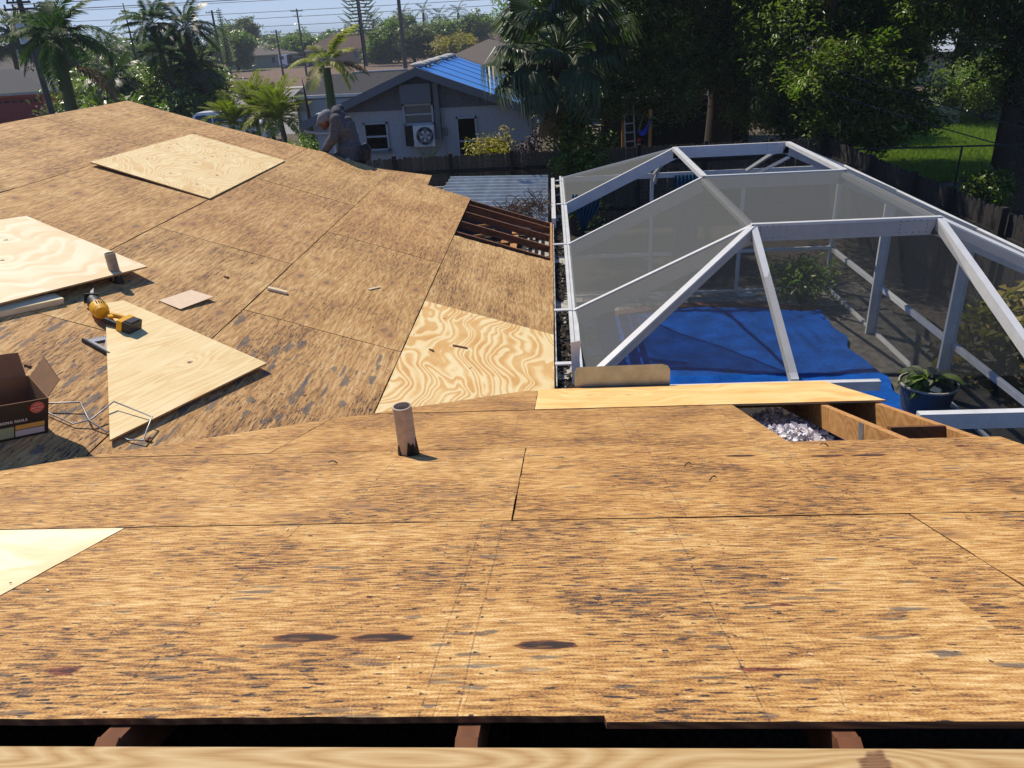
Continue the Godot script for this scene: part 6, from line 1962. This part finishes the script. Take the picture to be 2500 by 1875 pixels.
func on_roof() -> void:
	loose_sheet("swirly-grained new plywood sheet lying loose on the upper slope, one corner lifted", [Vector2(-6.727, 4.869), Vector2(-9.119, 4.852), Vector2(-9.106, 3.634), Vector2(-6.701, 3.648)], [0.04, 0.016, 0.016, 0.016], M.n_swirl)
	loose_sheet("new plywood sheet propped up behind the vent pipe at the left edge", [Vector2(-4.956, 4.42), Vector2(-4.455, 3.215), Vector2(-2.12, 4.02), Vector2(-2.60, 5.2)], [0.02, 0.09, 0.06, 0.02], M.n_pale)
	loose_sheet("cut wedge-shaped plywood sheet under the reciprocating saw", [Vector2(-3.835, 3.202), Vector2(-3.949, 3.134), Vector2(-3.53, 1.989), Vector2(-2.334, 2.391)], [0.015, 0.015, 0.05, 0.03], M.n_grain, 0, 2)
	# block of 2x4
	var bk := MB.new()
	var a2 := pB(-3.20, 3.665, 0.021)
	var b2 := pB(-3.715, 3.445, 0.021)
	bk.beam(a2, b2, 0.09, 0.04, Vector3(S, C, 0), Color.WHITE, 0.7)
	tag(put(bk.done(), "lumber_block", M.pine2), "short pale two-by-four block in front of the propped sheet", "lumber")
	# piece of cardboard
	var ca := MB.new()
	var cb := MB.new()
	var cp := [pB(-4.111, 2.965, 0.006), pB(-4.42, 2.864, 0.012), pB(-4.367, 2.674, 0.03), pB(-4.054, 2.784, 0.012)]
	slab(cp, Vector3(S, C, 0), 0.004, [Vector2(0, 0), Vector2(1, 0), Vector2(1, 1), Vector2(0, 1)], ca, cb)
	var cbm := two(ca, cb)
	tag(put(cbm, "cardboard_piece", M.card), "flat square of tan cardboard lying on the weathered deck", "cardboard")
	# small off-cuts
	var s1 := MB.new()
	s1.beam(pB(-4.843, 2.42, 0.012), pB(-4.853, 2.266, 0.012), 0.036, 0.02, Vector3(S, C, 0))
	tag(put(s1.done(), "wood_offcut", M.pine2), "small white wooden wedge beside the long seam", "wood scrap")
	var s2 := MB.new()
	s2.beam(pB(-5.431, 1.712, 0.006), pB(-5.564, 1.638, 0.006), 0.018, 0.008, Vector3(S, C, 0))
	tag(put(s2.done(), "wood_offcut", M.pine2), "pale thin sliver of wood in the middle of the slope", "wood scrap")
	var s3 := MB.new()
	s3.beam(pB(-4.72, 0.86, 0.005), pB(-4.742, 0.739, 0.005), 0.02, 0.008, Vector3(S, C, 0))
	tag(put(s3.done(), "wood_offcut", M.rafter_dark), "dark stick lying on the bold-grained new sheet", "wood scrap")
	for q in [[-4.52, 1.01, "tiny dark chip left of the dark stick on the new sheet"], [-4.86, 2.765, "dark curled flake on the open deck above the cardboard"], [-2.455, 2.25, "small dark chip below the wire hoop"], [-2.86, 3.13, "dark crumb by the box's raised flap"]]:
		var c := MB.new()
		c.box(frameB(q[0], q[1], rng.randf_range(-1, 1), rng.randf_range(-1, 1), 0.005).scaled_local(Vector3(1, 1, 1)), Vector3(0.035, 0.008, 0.014))
		c.box(frameB(q[0] + 0.008, q[1] - 0.012, rng.randf_range(-1, 1), rng.randf_range(-1, 1), 0.007), Vector3(0.02, 0.008, 0.014))
		tag(put(c.done(), "wood_chip", M.rafter_dark), q[2], "wood chip")
	# bent nails on the near slope
	var nl := [[0.79, 1.94, "bent nail on the near slope, left of the pair by the seam"], [0.846, 1.692, "bent nail on the near slope, nearest the long seam"], [1.506, 2.282, "bent nail below the open bay"], [-0.775, 2.16, "bent nail near the pale vent pipe"]]
	for q in nl:
		var n := MB.new()
		var w := rng.randf() * TAU
		var d := Vector3(cos(w), 0, sin(w) * C)
		d.y = sin(w) * S
		var o := pA(q[0], q[1], 0.003)
		n.tube([o, o + d * 0.012 + Vector3.UP * 0.012, o + d * 0.024 + Vector3.UP * 0.015, o + d * 0.036 + Vector3.UP * 0.006], [0.003, 0.0025, 0.0025, 0.002], 6)
		tag(put(n.done(), "bent_nail", M.tar), q[2], "nail")
	# bent wire
	var wz := [[[-2.49, 2.83, 0.03], [-2.575, 2.675, 0.04], [-2.45, 2.56, 0.03], [-2.42, 2.45, 0.005]], [[-2.45, 2.77, 0.012], [-2.41, 2.62, 0.01], [-2.46, 2.555, 0.03], [-2.63, 2.525, 0.06], [-2.595, 2.30, 0.05], [-2.41, 2.258, 0.02], [-2.40, 2.33, 0.006], [-2.42, 2.38, 0.006]]]
	var wl := ["thin bent wire rod beside the nail box", "longer bent wire hoop crossing the cut sheet's corner"]
	for k in 2:
		var b := MB.new()
		var pts := []
		var rr := []
		for q in wz[k]:
			pts.append(pB(q[0], q[1], q[2] + 0.004))
			rr.append(0.0046)
		b.tube(pts, rr, 6)
		tag(put(b.done(), "bent_wire", M.alu), wl[k], "wire")
	# splinters, nail shanks and crumbs left by the tear-off
	var db := MB.new()
	for k in 150:
		var near_ := rng.randf() < 0.5
		var o: Vector3
		var nrm := Vector3(0, C, -S) if near_ else Vector3(S, C, 0)
		if near_: o = pA(rng.randf_range(-1.9, 2.2), rng.randf_range(0.15, 3.4), 0.003)
		else: o = pB(rng.randf_range(-9.5, -3.0), rng.randf_range(0.3, 5.6), 0.003)
		if near_ and o.x > 1.2 and o.z < -2.0: continue
		if not near_ and (o.z > -4.6 + (XE - o.x) * 1.0): continue
		var w := rng.randf() * TAU
		var dd := (Vector3(cos(w), 0, sin(w)) - nrm * nrm.dot(Vector3(cos(w), 0, sin(w)))).normalized()
		var ln := rng.randf_range(0.005, 0.02) * (1.0 if near_ else 1.8)
		var c := [Color(0.08, 0.06, 0.06), Color(0.9, 0.72, 0.45), Color(0.22, 0.12, 0.08), Color(0.1, 0.1, 0.12)][k % 4] as Color
		db.beam(o, o + dd * ln, rng.randf_range(0.0015, 0.004), 0.002, nrm, c)
	var vm := smat(Color.WHITE, 0.8)
	vm.vertex_color_use_as_albedo = true
	var dbo := put(db.done(), "debris", vm)
	dbo.set_meta("kind", "stuff")
	tag(dbo, "splinters and crumbs scattered over both bare roof slopes", "debris")
	square()
	saw()
	nail_box()

func square() -> void:
	var o := thing("speed_square", "grey metal speed square poking out from under the cut sheet", "square")
	var p := [Vector2(-3.281, 3.052), Vector2(-3.44, 2.95), Vector2(-3.19, 2.84)]
	var a := MB.new()
	var b := MB.new()
	var outer := []
	var c: Vector2 = (p[0] + p[1] + p[2]) / 3.0
	# a frame of three bars leaves the cut-out open
	for i in 3:
		var u: Vector2 = p[i]
		var v: Vector2 = p[(i + 1) % 3]
		var ui := u.lerp(c, 0.62)
		var vi := v.lerp(c, 0.62)
		slab([pB(u.x, u.y, 0.012), pB(v.x, v.y, 0.012), pB(vi.x, vi.y, 0.012), pB(ui.x, ui.y, 0.012)], Vector3(S, C, 0), 0.004, [u, v, vi, ui], a, b)
	put(two(a, b), "blade", M.steel, o)
	var lp := MB.new()
	lp.beam(pB(p[0].x, p[0].y, 0.012), pB(p[2].x, p[2].y, 0.012), 0.012, 0.024, Vector3(S, C, 0))
	put(lp.done(), "lip", smat(Color8(70, 74, 80), 0.5, 0.5), o)
	var mk := MB.new()
	for k in 9:
		var t := (k + 1) / 10.0
		var e: Vector2 = p[0].lerp(p[1], t)
		mk.beam(pB(e.x, e.y, 0.0128), pB(lerpf(e.x, c.x, 0.2), lerpf(e.y, c.y, 0.2), 0.0128), 0.002, 0.0012, Vector3(S, C, 0))
	put(mk.done(), "scale_marks", M.dark, o).set_meta("kind", "stuff")

func saw() -> void:
	var o := thing("reciprocating_saw", "yellow and black cordless reciprocating saw lying on the cut plywood sheet", "power saw")
	var yel := smat(Color8(236, 172, 24), 0.42)
	var blk := smat(Color8(34, 34, 36), 0.5)
	var P := func(z: float, e: float, h: float) -> Vector3: return pB(z, e, h)
	var tip: Vector3 = P.call(-3.99, 3.375, 0.035)
	var sh: Vector3 = P.call(-3.755, 3.252, 0.06)
	var re: Vector3 = P.call(-3.565, 3.075, 0.07)
	var ax := (re - sh).normalized()
	var up := Vector3(S, C, 0)
	up = (up - ax * up.dot(ax)).normalized()
	var sd := ax.cross(up)
	var bl := MB.new()
	bl.beam(tip, sh, 0.024, 0.003, (up + sd * 0.7).normalized())
	put(bl.done(), "blade", M.alu, o)
	var t := Transform3D(Basis(sd, ax, up), sh)
	var so := MB.new()
	so.box(Transform3D(t.basis, sh - ax * 0.012), Vector3(0.085, 0.012, 0.07))
	put(so.done(), "shoe", blk, o)
	var bt := MB.new()
	bt.lathe([Vector2(0.022, 0.0), Vector2(0.034, 0.01), Vector2(0.036, 0.03), Vector2(0.041, 0.032), Vector2(0.041, 0.06), Vector2(0.046, 0.062), Vector2(0.05, 0.1), Vector2(0.052, 0.14)], t, 18)
	put(bt.done(), "boot", blk, o)
	var hg := MB.new()
	hg.lathe([Vector2(0.05, 0.138), Vector2(0.055, 0.142), Vector2(0.056, 0.17), Vector2(0.052, 0.21), Vector2(0.042, 0.24), Vector2(0.0, 0.25)], t, 18)
	var h := put(hg.done(), "motor_housing", yel, o)
	var vn := MB.new()
	for k in 4:
		vn.box(Transform3D(t.basis, sh + ax * 0.18 + up * 0.055 + sd * (0.022 - 0.014 * k)), Vector3(0.006, 0.034, 0.006))
	put(vn.done(), "vent_slots", blk, h)
	var gr := MB.new()
	var g0: Vector3 = P.call(-3.60, 3.06, 0.06)
	var g1: Vector3 = P.call(-3.60, 2.935, 0.06)
	gr.tube([g0, g0.lerp(g1, 0.5) + up * 0.006, g1], [0.021, 0.017, 0.021], 10)
	put(gr.done(), "handle", yel, o)
	var g2 := MB.new()
	var k0: Vector3 = P.call(-3.545, 3.05, 0.045)
	var k1: Vector3 = P.call(-3.53, 2.95, 0.04)
	g2.tube([k0, k0.lerp(k1, 0.5), k1], [0.022, 0.018, 0.02], 10)
	put(g2.done(), "grip", blk, o)
	var tg := MB.new()
	tg.box(Transform3D(t.basis, P.call(-3.575, 3.04, 0.05)), Vector3(0.03, 0.06, 0.05))
	put(tg.done(), "trigger_block", yel, o)
	var f := frameB(-3.55, 2.925, 0.15, -1.0, 0.05)
	var y2 := MB.new()
	y2.box(f, Vector3(0.036, 0.085, 0.13))
	put(y2.done(), "battery_mount", yel, o)
	var bb := MB.new()
	bb.box(f * Transform3D(Basis.IDENTITY, Vector3(0.046, 0.0, 0.0)), Vector3(0.062, 0.08, 0.12))
	bb.box(f * Transform3D(Basis.IDENTITY, Vector3(0.046, 0.043, 0.0)), Vector3(0.05, 0.006, 0.09))
	put(bb.done(), "battery", blk, o)

func nail_box() -> void:
	var o := thing("nail_box", "open black cardboard box of framing nails at the left edge", "cardboard box")
	var F := Vector2(-0.784, -0.62)
	var G := Vector2(-0.62, 0.784)
	var c0 := Vector2(-2.308, 2.687)
	var W := 0.42
	var D := 0.24
	var H := 0.205
	var P := func(u: float, v: float, h: float) -> Vector3:
		# u: left from the right front corner, v: away, h: up
		var q: Vector2 = c0 - F * u + G * v
		return pB(q.x, q.y, h)
	var nrm := Vector3(S, C, 0)
	var front: Vector3 = (P.call(0, -1, 0) - P.call(0, 0, 0)).normalized()
	var right: Vector3 = (P.call(-1, 0, 0) - P.call(0, 0, 0)).normalized()
	var th := 0.004
	var wall := func(a: Vector3, b: Vector3, h0: float, h1: float, out: Vector3) -> void:
		var s := MB.new()
		var n2 := nrm
		s.quad(a + n2 * h0, b + n2 * h0, b + n2 * h1, a + n2 * h1, out)
		put(s.done(), "side", M.box_black, o)
		var s2 := MB.new()
		s2.quad(a + n2 * h0 - out * th, b + n2 * h0 - out * th, b + n2 * h1 - out * th, a + n2 * h1 - out * th, -out)
		s2.quad(a + n2 * h1, b + n2 * h1, b + n2 * h1 - out * th, a + n2 * h1 - out * th, n2)
		put(s2.done(), "lining", M.lining, o)
	wall.call(P.call(0, 0, 0), P.call(W, 0, 0), 0.0, H, front)
	wall.call(P.call(0, D, 0), P.call(W, D, 0), 0.0, H, -front)
	wall.call(P.call(0, 0, 0), P.call(0, D, 0), 0.0, H, right)
	wall.call(P.call(W, 0, 0), P.call(W, D, 0), 0.0, H, -right)
	var bt := MB.new()
	bt.quad(P.call(0, 0, 0.003), P.call(W, 0, 0.003), P.call(W, D, 0.003), P.call(0, D, 0.003), nrm)
	put(bt.done(), "bottom", M.lining, o)
	# flaps: back one up, right one half open
	var fl := func(a: Vector3, b: Vector3, c: Vector3, d: Vector3, out: Vector3) -> void:
		var s := MB.new()
		s.quad(a, b, c, d, out)
		put(s.done(), "flap", M.lining, o)
		var s2 := MB.new()
		var k := out.normalized() * 0.003
		s2.quad(a - k, b - k, c - k, d - k, -out)
		put(s2.done(), "flap_outside", M.box_black, o)
	fl.call(P.call(0.012, D, H), P.call(W, D, H), P.call(W, D + 0.05, H + 0.11), P.call(0.03, D + 0.05, H + 0.11), front)
	fl.call(P.call(0, 0.012, H), P.call(0, D - 0.01, H), P.call(-0.06, D - 0.02, H + 0.11), P.call(-0.06, 0.03, H + 0.075), -right + nrm * 0.3)
	# print on the front
	var face := func(u0: float, u1: float, h0: float, h1: float, m, called: String) -> void:
		var s := MB.new()
		s.quad(P.call(u0, 0, h0) + front * 0.0008, P.call(u1, 0, h0) + front * 0.0008, P.call(u1, 0, h1) + front * 0.0008, P.call(u0, 0, h1) + front * 0.0008, front)
		put(s.done(), called, m, o)
	face.call(0.018, 0.148, 0.052, 0.078, smat(Color8(196, 158, 84), 0.7), "print_panel")
	face.call(0.018, 0.148, 0.014, 0.048, smat(Color8(176, 178, 188), 0.7), "print_panel")
	face.call(0.154, 0.30, 0.014, 0.075, smat(Color8(138, 158, 130), 0.7), "print_panel")
	var bs := Basis(right, nrm, front)
	var text := func(s: String, size: float, u: float, h: float, m, al: int, called: String) -> void:
		var tm := TextMesh.new()
		tm.text = s
		var sf := SystemFont.new()
		sf.font_names = PackedStringArray(["Droid Sans"])
		sf.font_weight = 800
		tm.font = sf
		tm.font_size = 24
		tm.pixel_size = size / 24.0
		tm.depth = 0.0006
		tm.horizontal_alignment = al
		put(tm, called, m, o, "", Transform3D(bs, P.call(u, 0, h) + front * 0.0012))
	var wt := smat(Color8(206, 206, 210), 0.7)
	text.call("ED FRAMING NAILS", 0.020, 0.095, 0.103, wt, HORIZONTAL_ALIGNMENT_RIGHT, "print")
	var cr := Transform3D(Basis(right, front, -nrm), P.call(0.052, 0, 0.163) + front * 0.0008)
	var rd := MB.new()
	rd.lathe([Vector2(0.0, 0.0006), Vector2(0.033, 0.0004)], cr, 26)
	put(rd.done(), "print_badge", smat(Color8(196, 120, 112), 0.7), o)
	var rd2 := MB.new()
	rd2.lathe([Vector2(0.024, 0.0012), Vector2(0.0265, 0.0012)], cr, 26)
	rd2.lathe([Vector2(0.031, 0.0012), Vector2(0.0335, 0.0012)], cr, 26)
	put(rd2.done(), "print_ring", smat(Color8(120, 40, 38), 0.7), o)
	var bd := MB.new()
	bd.quad(P.call(0.016, 0, 0.154) + front * 0.0022, P.call(0.088, 0, 0.154) + front * 0.0022, P.call(0.088, 0, 0.171) + front * 0.0022, P.call(0.016, 0, 0.171) + front * 0.0022, front)
	put(bd.done(), "print_band", smat(Color8(168, 36, 38), 0.7), o)
	var tm2 := TextMesh.new()
	tm2.text = "JAM FREE"
	var sf2 := SystemFont.new()
	sf2.font_names = PackedStringArray(["Droid Sans"])
	sf2.font_weight = 800
	tm2.font = sf2
	tm2.font_size = 24
	tm2.pixel_size = 0.0125 / 24.0
	tm2.depth = 0.0005
	put(tm2, "print", smat(Color8(226, 190, 184), 0.7), o, "", Transform3D(bs, P.call(0.052, 0, 0.1625) + front * 0.0028))

# ---- the worker
func net(bones: Array, cell: float, k: float, grow := 0.0) -> ArrayMesh:
	# tapered capsules joined by a smooth minimum, meshed as surface nets
	var lo := Vector3.ONE * 1e6
	var hi := -lo
	for b in bones:
		var r: float = maxf(b[2], b[3]) + grow + cell * 3.0 + k
		for p in [b[0], b[1]]:
			lo = lo.min(p - Vector3.ONE * r)
			hi = hi.max(p + Vector3.ONE * r)
	var nx := int((hi.x - lo.x) / cell) + 2
	var ny := int((hi.y - lo.y) / cell) + 2
	var nz := int((hi.z - lo.z) / cell) + 2
	var f := PackedFloat32Array()
	f.resize(nx * ny * nz)
	f.fill(1.0)
	for b in bones:
		var a: Vector3 = b[0]
		var e: Vector3 = b[1] - b[0]
		var l2 := maxf(e.length_squared(), 1e-9)
		var r0: float = b[2] + grow
		var r1: float = b[3] + grow
		var rr := maxf(r0, r1) + k + cell * 2.0
		var mn := (a.min(b[1]) - Vector3.ONE * rr - lo) / cell
		var mx := (a.max(b[1]) + Vector3.ONE * rr - lo) / cell
		for z in range(maxi(0, int(mn.z)), mini(nz, int(mx.z) + 1)):
			for y in range(maxi(0, int(mn.y)), mini(ny, int(mx.y) + 1)):
				for x in range(maxi(0, int(mn.x)), mini(nx, int(mx.x) + 1)):
					var p := lo + Vector3(x, y, z) * cell - a
					var t := clampf(p.dot(e) / l2, 0.0, 1.0)
					var d := (p - e * t).length() - lerpf(r0, r1, t)
					var i := (z * ny + y) * nx + x
					var o := f[i]
					var h := maxf(k - absf(o - d), 0.0) / k
					f[i] = minf(o, d) - h * h * k * 0.25
	var st := SurfaceTool.new()
	st.begin(Mesh.PRIMITIVE_TRIANGLES)
	st.set_smooth_group(0)
	var ids := {}
	var cnt := 0
	var off := [0, 1, nx, nx + 1, nx * ny, nx * ny + 1, nx * ny + nx, nx * ny + nx + 1]
	var cor := [Vector3(0, 0, 0), Vector3(1, 0, 0), Vector3(0, 1, 0), Vector3(1, 1, 0), Vector3(0, 0, 1), Vector3(1, 0, 1), Vector3(0, 1, 1), Vector3(1, 1, 1)]
	var edges := [[0, 1], [2, 3], [4, 5], [6, 7], [0, 2], [1, 3], [4, 6], [5, 7], [0, 4], [1, 5], [2, 6], [3, 7]]
	for z in nz - 1:
		for y in ny - 1:
			for x in nx - 1:
				var i := (z * ny + y) * nx + x
				var neg := 0
				for c in 8:
					if f[i + off[c]] < 0.0: neg += 1
				if neg == 0 or neg == 8: continue
				var s := Vector3.ZERO
				var m := 0
				for e in edges:
					var va := f[i + off[e[0]]]
					var vb := f[i + off[e[1]]]
					if (va < 0.0) != (vb < 0.0):
						s += (cor[e[0]] as Vector3).lerp(cor[e[1]], va / (va - vb))
						m += 1
				st.add_vertex(lo + (Vector3(x, y, z) + s / m) * cell)
				ids[i] = cnt
				cnt += 1
	for z in range(1, nz - 1):
		for y in range(1, ny - 1):
			for x in range(1, nx - 1):
				var i := (z * ny + y) * nx + x
				var a := f[i] < 0.0
				for q in [[1, nx, nx * ny], [nx, nx * ny, 1], [nx * ny, 1, nx]]:
					var b := f[i + q[0]] < 0.0
					if a == b: continue
					var v := [i, i - q[1], i - q[1] - q[2], i - q[2]]
					if not (ids.has(v[0]) and ids.has(v[1]) and ids.has(v[2]) and ids.has(v[3])): continue
					var w := [0, 1, 2, 0, 2, 3] if not a else [0, 2, 1, 0, 3, 2]
					for j in w: st.add_index(ids[v[j]])
	st.generate_normals()
	return st.commit()

func worker() -> void:
	var o := thing("person", "person in grey hooded work shirt and cap kneeling bent over at the far roof edge", "person")
	var V := func(x: float, y: float, z: float) -> Vector3: return Vector3(x, y, z)
	var zc := -10.5
	var hip: Vector3 = V.call(-2.70, -0.37, zc)
	var chest: Vector3 = V.call(-2.735, -0.08, zc)
	var sh: Vector3 = V.call(-2.80, 0.07, zc)
	var head: Vector3 = V.call(-2.99, 0.045, zc + 0.01)
	var arm_l := [V.call(-2.80, 0.05, zc - 0.17), V.call(-2.93, -0.17, zc - 0.2), V.call(-3.09, -0.36, zc - 0.1)]
	var arm_r := [V.call(-2.80, 0.05, zc + 0.17), V.call(-2.86, -0.2, zc + 0.21), V.call(-3.05, -0.38, zc + 0.1)]
	var skin := smat(Color8(104, 62, 46), 0.6)
	var torso := [[hip + Vector3(0, 0, 0.07), hip - Vector3(0, 0, 0.07), 0.13, 0.13], [hip, chest, 0.135, 0.145], [chest + Vector3(0, 0, 0.07), chest - Vector3(0, 0, 0.07), 0.12, 0.12], [chest, sh, 0.14, 0.1], [sh + Vector3(0, -0.02, 0.15), sh + Vector3(0, -0.02, -0.15), 0.075, 0.075]]
	var arms := []
	for a in [arm_l, arm_r]:
		arms.append([a[0], a[1], 0.06, 0.045])
		arms.append([a[1], a[2], 0.045, 0.032])
	var legs := []
	for s in [-1.0, 1.0]:
		var hp: Vector3 = hip + V.call(0.0, -0.03, 0.09 * s)
		var kn: Vector3 = V.call(-3.0, -0.56, zc + 0.13 * s)
		var an: Vector3 = V.call(-2.55, -0.50, zc + 0.12 * s)
		legs.append([hp, kn, 0.095, 0.062])
		legs.append([kn, an, 0.062, 0.045])
	var neck := [[sh, head + Vector3(0.06, -0.02, 0), 0.06, 0.055]]
	var skull := [[head + Vector3(0.02, 0.03, 0), head + Vector3(-0.02, -0.03, 0), 0.082, 0.078], [head + Vector3(-0.03, -0.06, 0), head + Vector3(-0.035, -0.1, 0), 0.062, 0.046], [head + Vector3(-0.1, -0.045, 0), head + Vector3(-0.108, -0.06, 0), 0.014, 0.016]]
	for s in [-1.0, 1.0]:
		skull.append([head + Vector3(0.02, -0.03, 0.083 * s), head + Vector3(0.02, -0.055, 0.083 * s), 0.017, 0.013])
	put(net(torso + arms + legs + neck + skull, 0.017, 0.03), "body", skin, o)
	for s in [0, 1]:
		var a: Array = [arm_l, arm_r][s]
		var h: Vector3 = a[2]
		var d: Vector3 = (a[2] - a[1]).normalized()
		var sd := Vector3(0, 0, 1)
		var hb := [[h, h + d * 0.085, 0.03, 0.036]]
		for k in 4:
			var q := h + d * 0.085 + sd * (0.027 - 0.018 * k)
			var l := [0.036, 0.044, 0.042, 0.032][k] as float
			hb.append([q, q + d * l, 0.010, 0.0095])
			hb.append([q + d * l, q + d * l * 1.5 + Vector3(0.022, -0.012, 0), 0.0095, 0.0085])
		hb.append([h + d * 0.02 + sd * 0.025 * (1 if s == 0 else -1), h + d * 0.07 + sd * 0.055 * (1 if s == 0 else -1), 0.013, 0.010])
		put(net(hb, 0.006, 0.008), "glove", M.dark, o)
	var shirt := torso.duplicate()
	for a in [arm_l, arm_r]:
		shirt.append([a[0], a[1], 0.062, 0.052])
		shirt.append([a[1], a[1].lerp(a[2], 0.85), 0.052, 0.042])
	shirt.append([hip + Vector3(-0.01, -0.02, 0.08), hip + Vector3(-0.01, -0.1, 0.09), 0.13, 0.125])
	shirt.append([hip + Vector3(-0.01, -0.02, -0.08), hip + Vector3(-0.01, -0.1, -0.09), 0.13, 0.125])
	shirt.append([hip + Vector3(0.03, -0.02, 0.0), hip + Vector3(0.04, -0.1, 0.0), 0.13, 0.12])
	# rucked cloth on the back
	for k in 7:
		var t := k / 6.0
		var c: Vector3 = sh.lerp(hip, 0.1 + 0.8 * t) + Vector3(0.135 + 0.01 * sin(k * 2.0), 0.02, 0)
		shirt.append([c + Vector3(0, 0.01, 0.1), c + Vector3(0.004, -0.015, -0.09), 0.012, 0.014])
	put(net(shirt, 0.016, 0.026, 0.014), "shirt", noisy(Color8(110, 113, 120), 0.4, 4.0, 0.9, 61), o)
	var pants := []
	for b in legs: pants.append([b[0], b[1], b[2] + 0.012, b[3] + 0.012])
	put(net(pants, 0.018, 0.03), "trousers", smat(Color8(70, 66, 64), 0.9), o)
	for s in [-1.0, 1.0]:
		var an: Vector3 = V.call(-2.55, -0.50, zc + 0.12 * s)
		put(net([[an, an + Vector3(0.07, -0.02, 0), 0.056, 0.05], [an + Vector3(0.07, -0.02, 0), an + Vector3(0.1, 0.09, 0), 0.045, 0.04], [an + Vector3(0.1, 0.09, 0), an + Vector3(0.06, 0.15, 0), 0.042, 0.036]], 0.012, 0.02), "boot", M.tar, o)
	# hood bunched behind the neck, cap with brim
	put(net([[sh + Vector3(0.0, 0.06, 0.08), sh + Vector3(-0.02, 0.09, -0.02), 0.07, 0.075], [sh + Vector3(0.02, 0.11, -0.08), sh + Vector3(-0.02, 0.09, -0.12), 0.06, 0.055], [sh + Vector3(-0.05, 0.03, 0.1), sh + Vector3(-0.07, -0.03, 0.08), 0.045, 0.04]], 0.013, 0.03), "hood", noisy(Color8(84, 86, 92), 0.3, 5.0, 0.9, 62), o)
	put(net([[head + Vector3(0.03, 0.045, 0), head + Vector3(-0.02, 0.015, 0), 0.098, 0.096], [head + Vector3(-0.09, -0.01, 0.045), head + Vector3(-0.135, -0.075, 0.03), 0.026, 0.012], [head + Vector3(-0.09, -0.01, 0), head + Vector3(-0.15, -0.085, 0), 0.026, 0.012], [head + Vector3(-0.09, -0.01, -0.045), head + Vector3(-0.135, -0.075, -0.03), 0.026, 0.012]], 0.011, 0.03), "cap", smat(Color8(112, 114, 120), 0.85), o)
	# knee pad and a rag
	var kp := MB.new()
	kp.box(Transform3D(Basis.from_euler(Vector3(0, 0, 0.35)), V.call(-2.72, -0.53, zc + 0.24)), Vector3(0.13, 0.09, 0.05))
	put(kp.done(), "knee_pad", M.walk, o)
func _ready() -> void:
	rng.seed = 20240611
	# ---- camera, sky, sun, exposure
	var cam := Camera3D.new()
	cam.name = "camera"
	cam.fov = 53.5727
	cam.keep_aspect = Camera3D.KEEP_HEIGHT
	cam.near = 0.05
	cam.far = 3000.0
	cam.position = EYE
	cam.rotation_order = EULER_ORDER_YXZ
	cam.rotation_degrees = Vector3(-25.10031, 3.91015, -3.30727)
	add_child(cam)
	cam.current = true
	var env := Environment.new()
	env.background_mode = Environment.BG_SKY
	var sky := Sky.new()
	var sm := ProceduralSkyMaterial.new()
	sm.sky_top_color = Color(0.26, 0.42, 0.66)
	sm.sky_horizon_color = Color(0.80, 0.88, 0.97)
	sm.sky_curve = 0.09
	sm.sky_energy_multiplier = 1.05
	sm.ground_bottom_color = Color(0.34, 0.32, 0.28)
	sm.ground_horizon_color = Color(0.66, 0.74, 0.82)
	sm.sun_angle_max = 12.0
	sky.sky_material = sm
	env.sky = sky
	env.tonemap_mode = Environment.TONE_MAPPER_LINEAR
	env.tonemap_exposure = 1.0
	env.fog_enabled = true
	env.fog_density = 0.0006
	env.fog_light_color = Color(0.86, 0.91, 0.97)
	env.sdfgi_enabled = true
	env.ssao_enabled = true
	env.ssil_enabled = true
	var we := WorldEnvironment.new()
	we.name = "world_environment"
	we.environment = env
	add_child(we)
	var sun := DirectionalLight3D.new()
	sun.name = "sun"
	sun.light_energy = 1.6
	sun.light_color = Color(1.0, 0.955, 0.88)
	sun.light_angular_distance = 0.5
	sun.shadow_enabled = true
	sun.basis = Basis.looking_at(-Vector3(-0.425, 0.795, -0.43))
	add_child(sun)
	# ---- build
	var t0 := Time.get_ticks_msec()
	make_materials()
	M.card = noisy(Color8(244, 216, 182), 0.06, 4.0, 0.85, 51)
	M.lining = noisy(Color8(146, 110, 80), 0.1, 4.0, 0.9, 52)
	M.steel = smat(Color8(168, 170, 174), 0.45, 0.25)
	M.box_black = smat(Color8(30, 29, 32), 0.5)
	M.pine2 = tmat(tex_lumber(512, 128, 91, [[0, 214, 190, 148], [120, 232, 214, 174], [255, 246, 234, 202]]), 0.7)
	print("materials ", Time.get_ticks_msec() - t0)
	town()
	greenery()
	print("town ", Time.get_ticks_msec() - t0)
	roof()
	pool()
	on_roof()
	worker()
	print("all ", Time.get_ticks_msec() - t0)
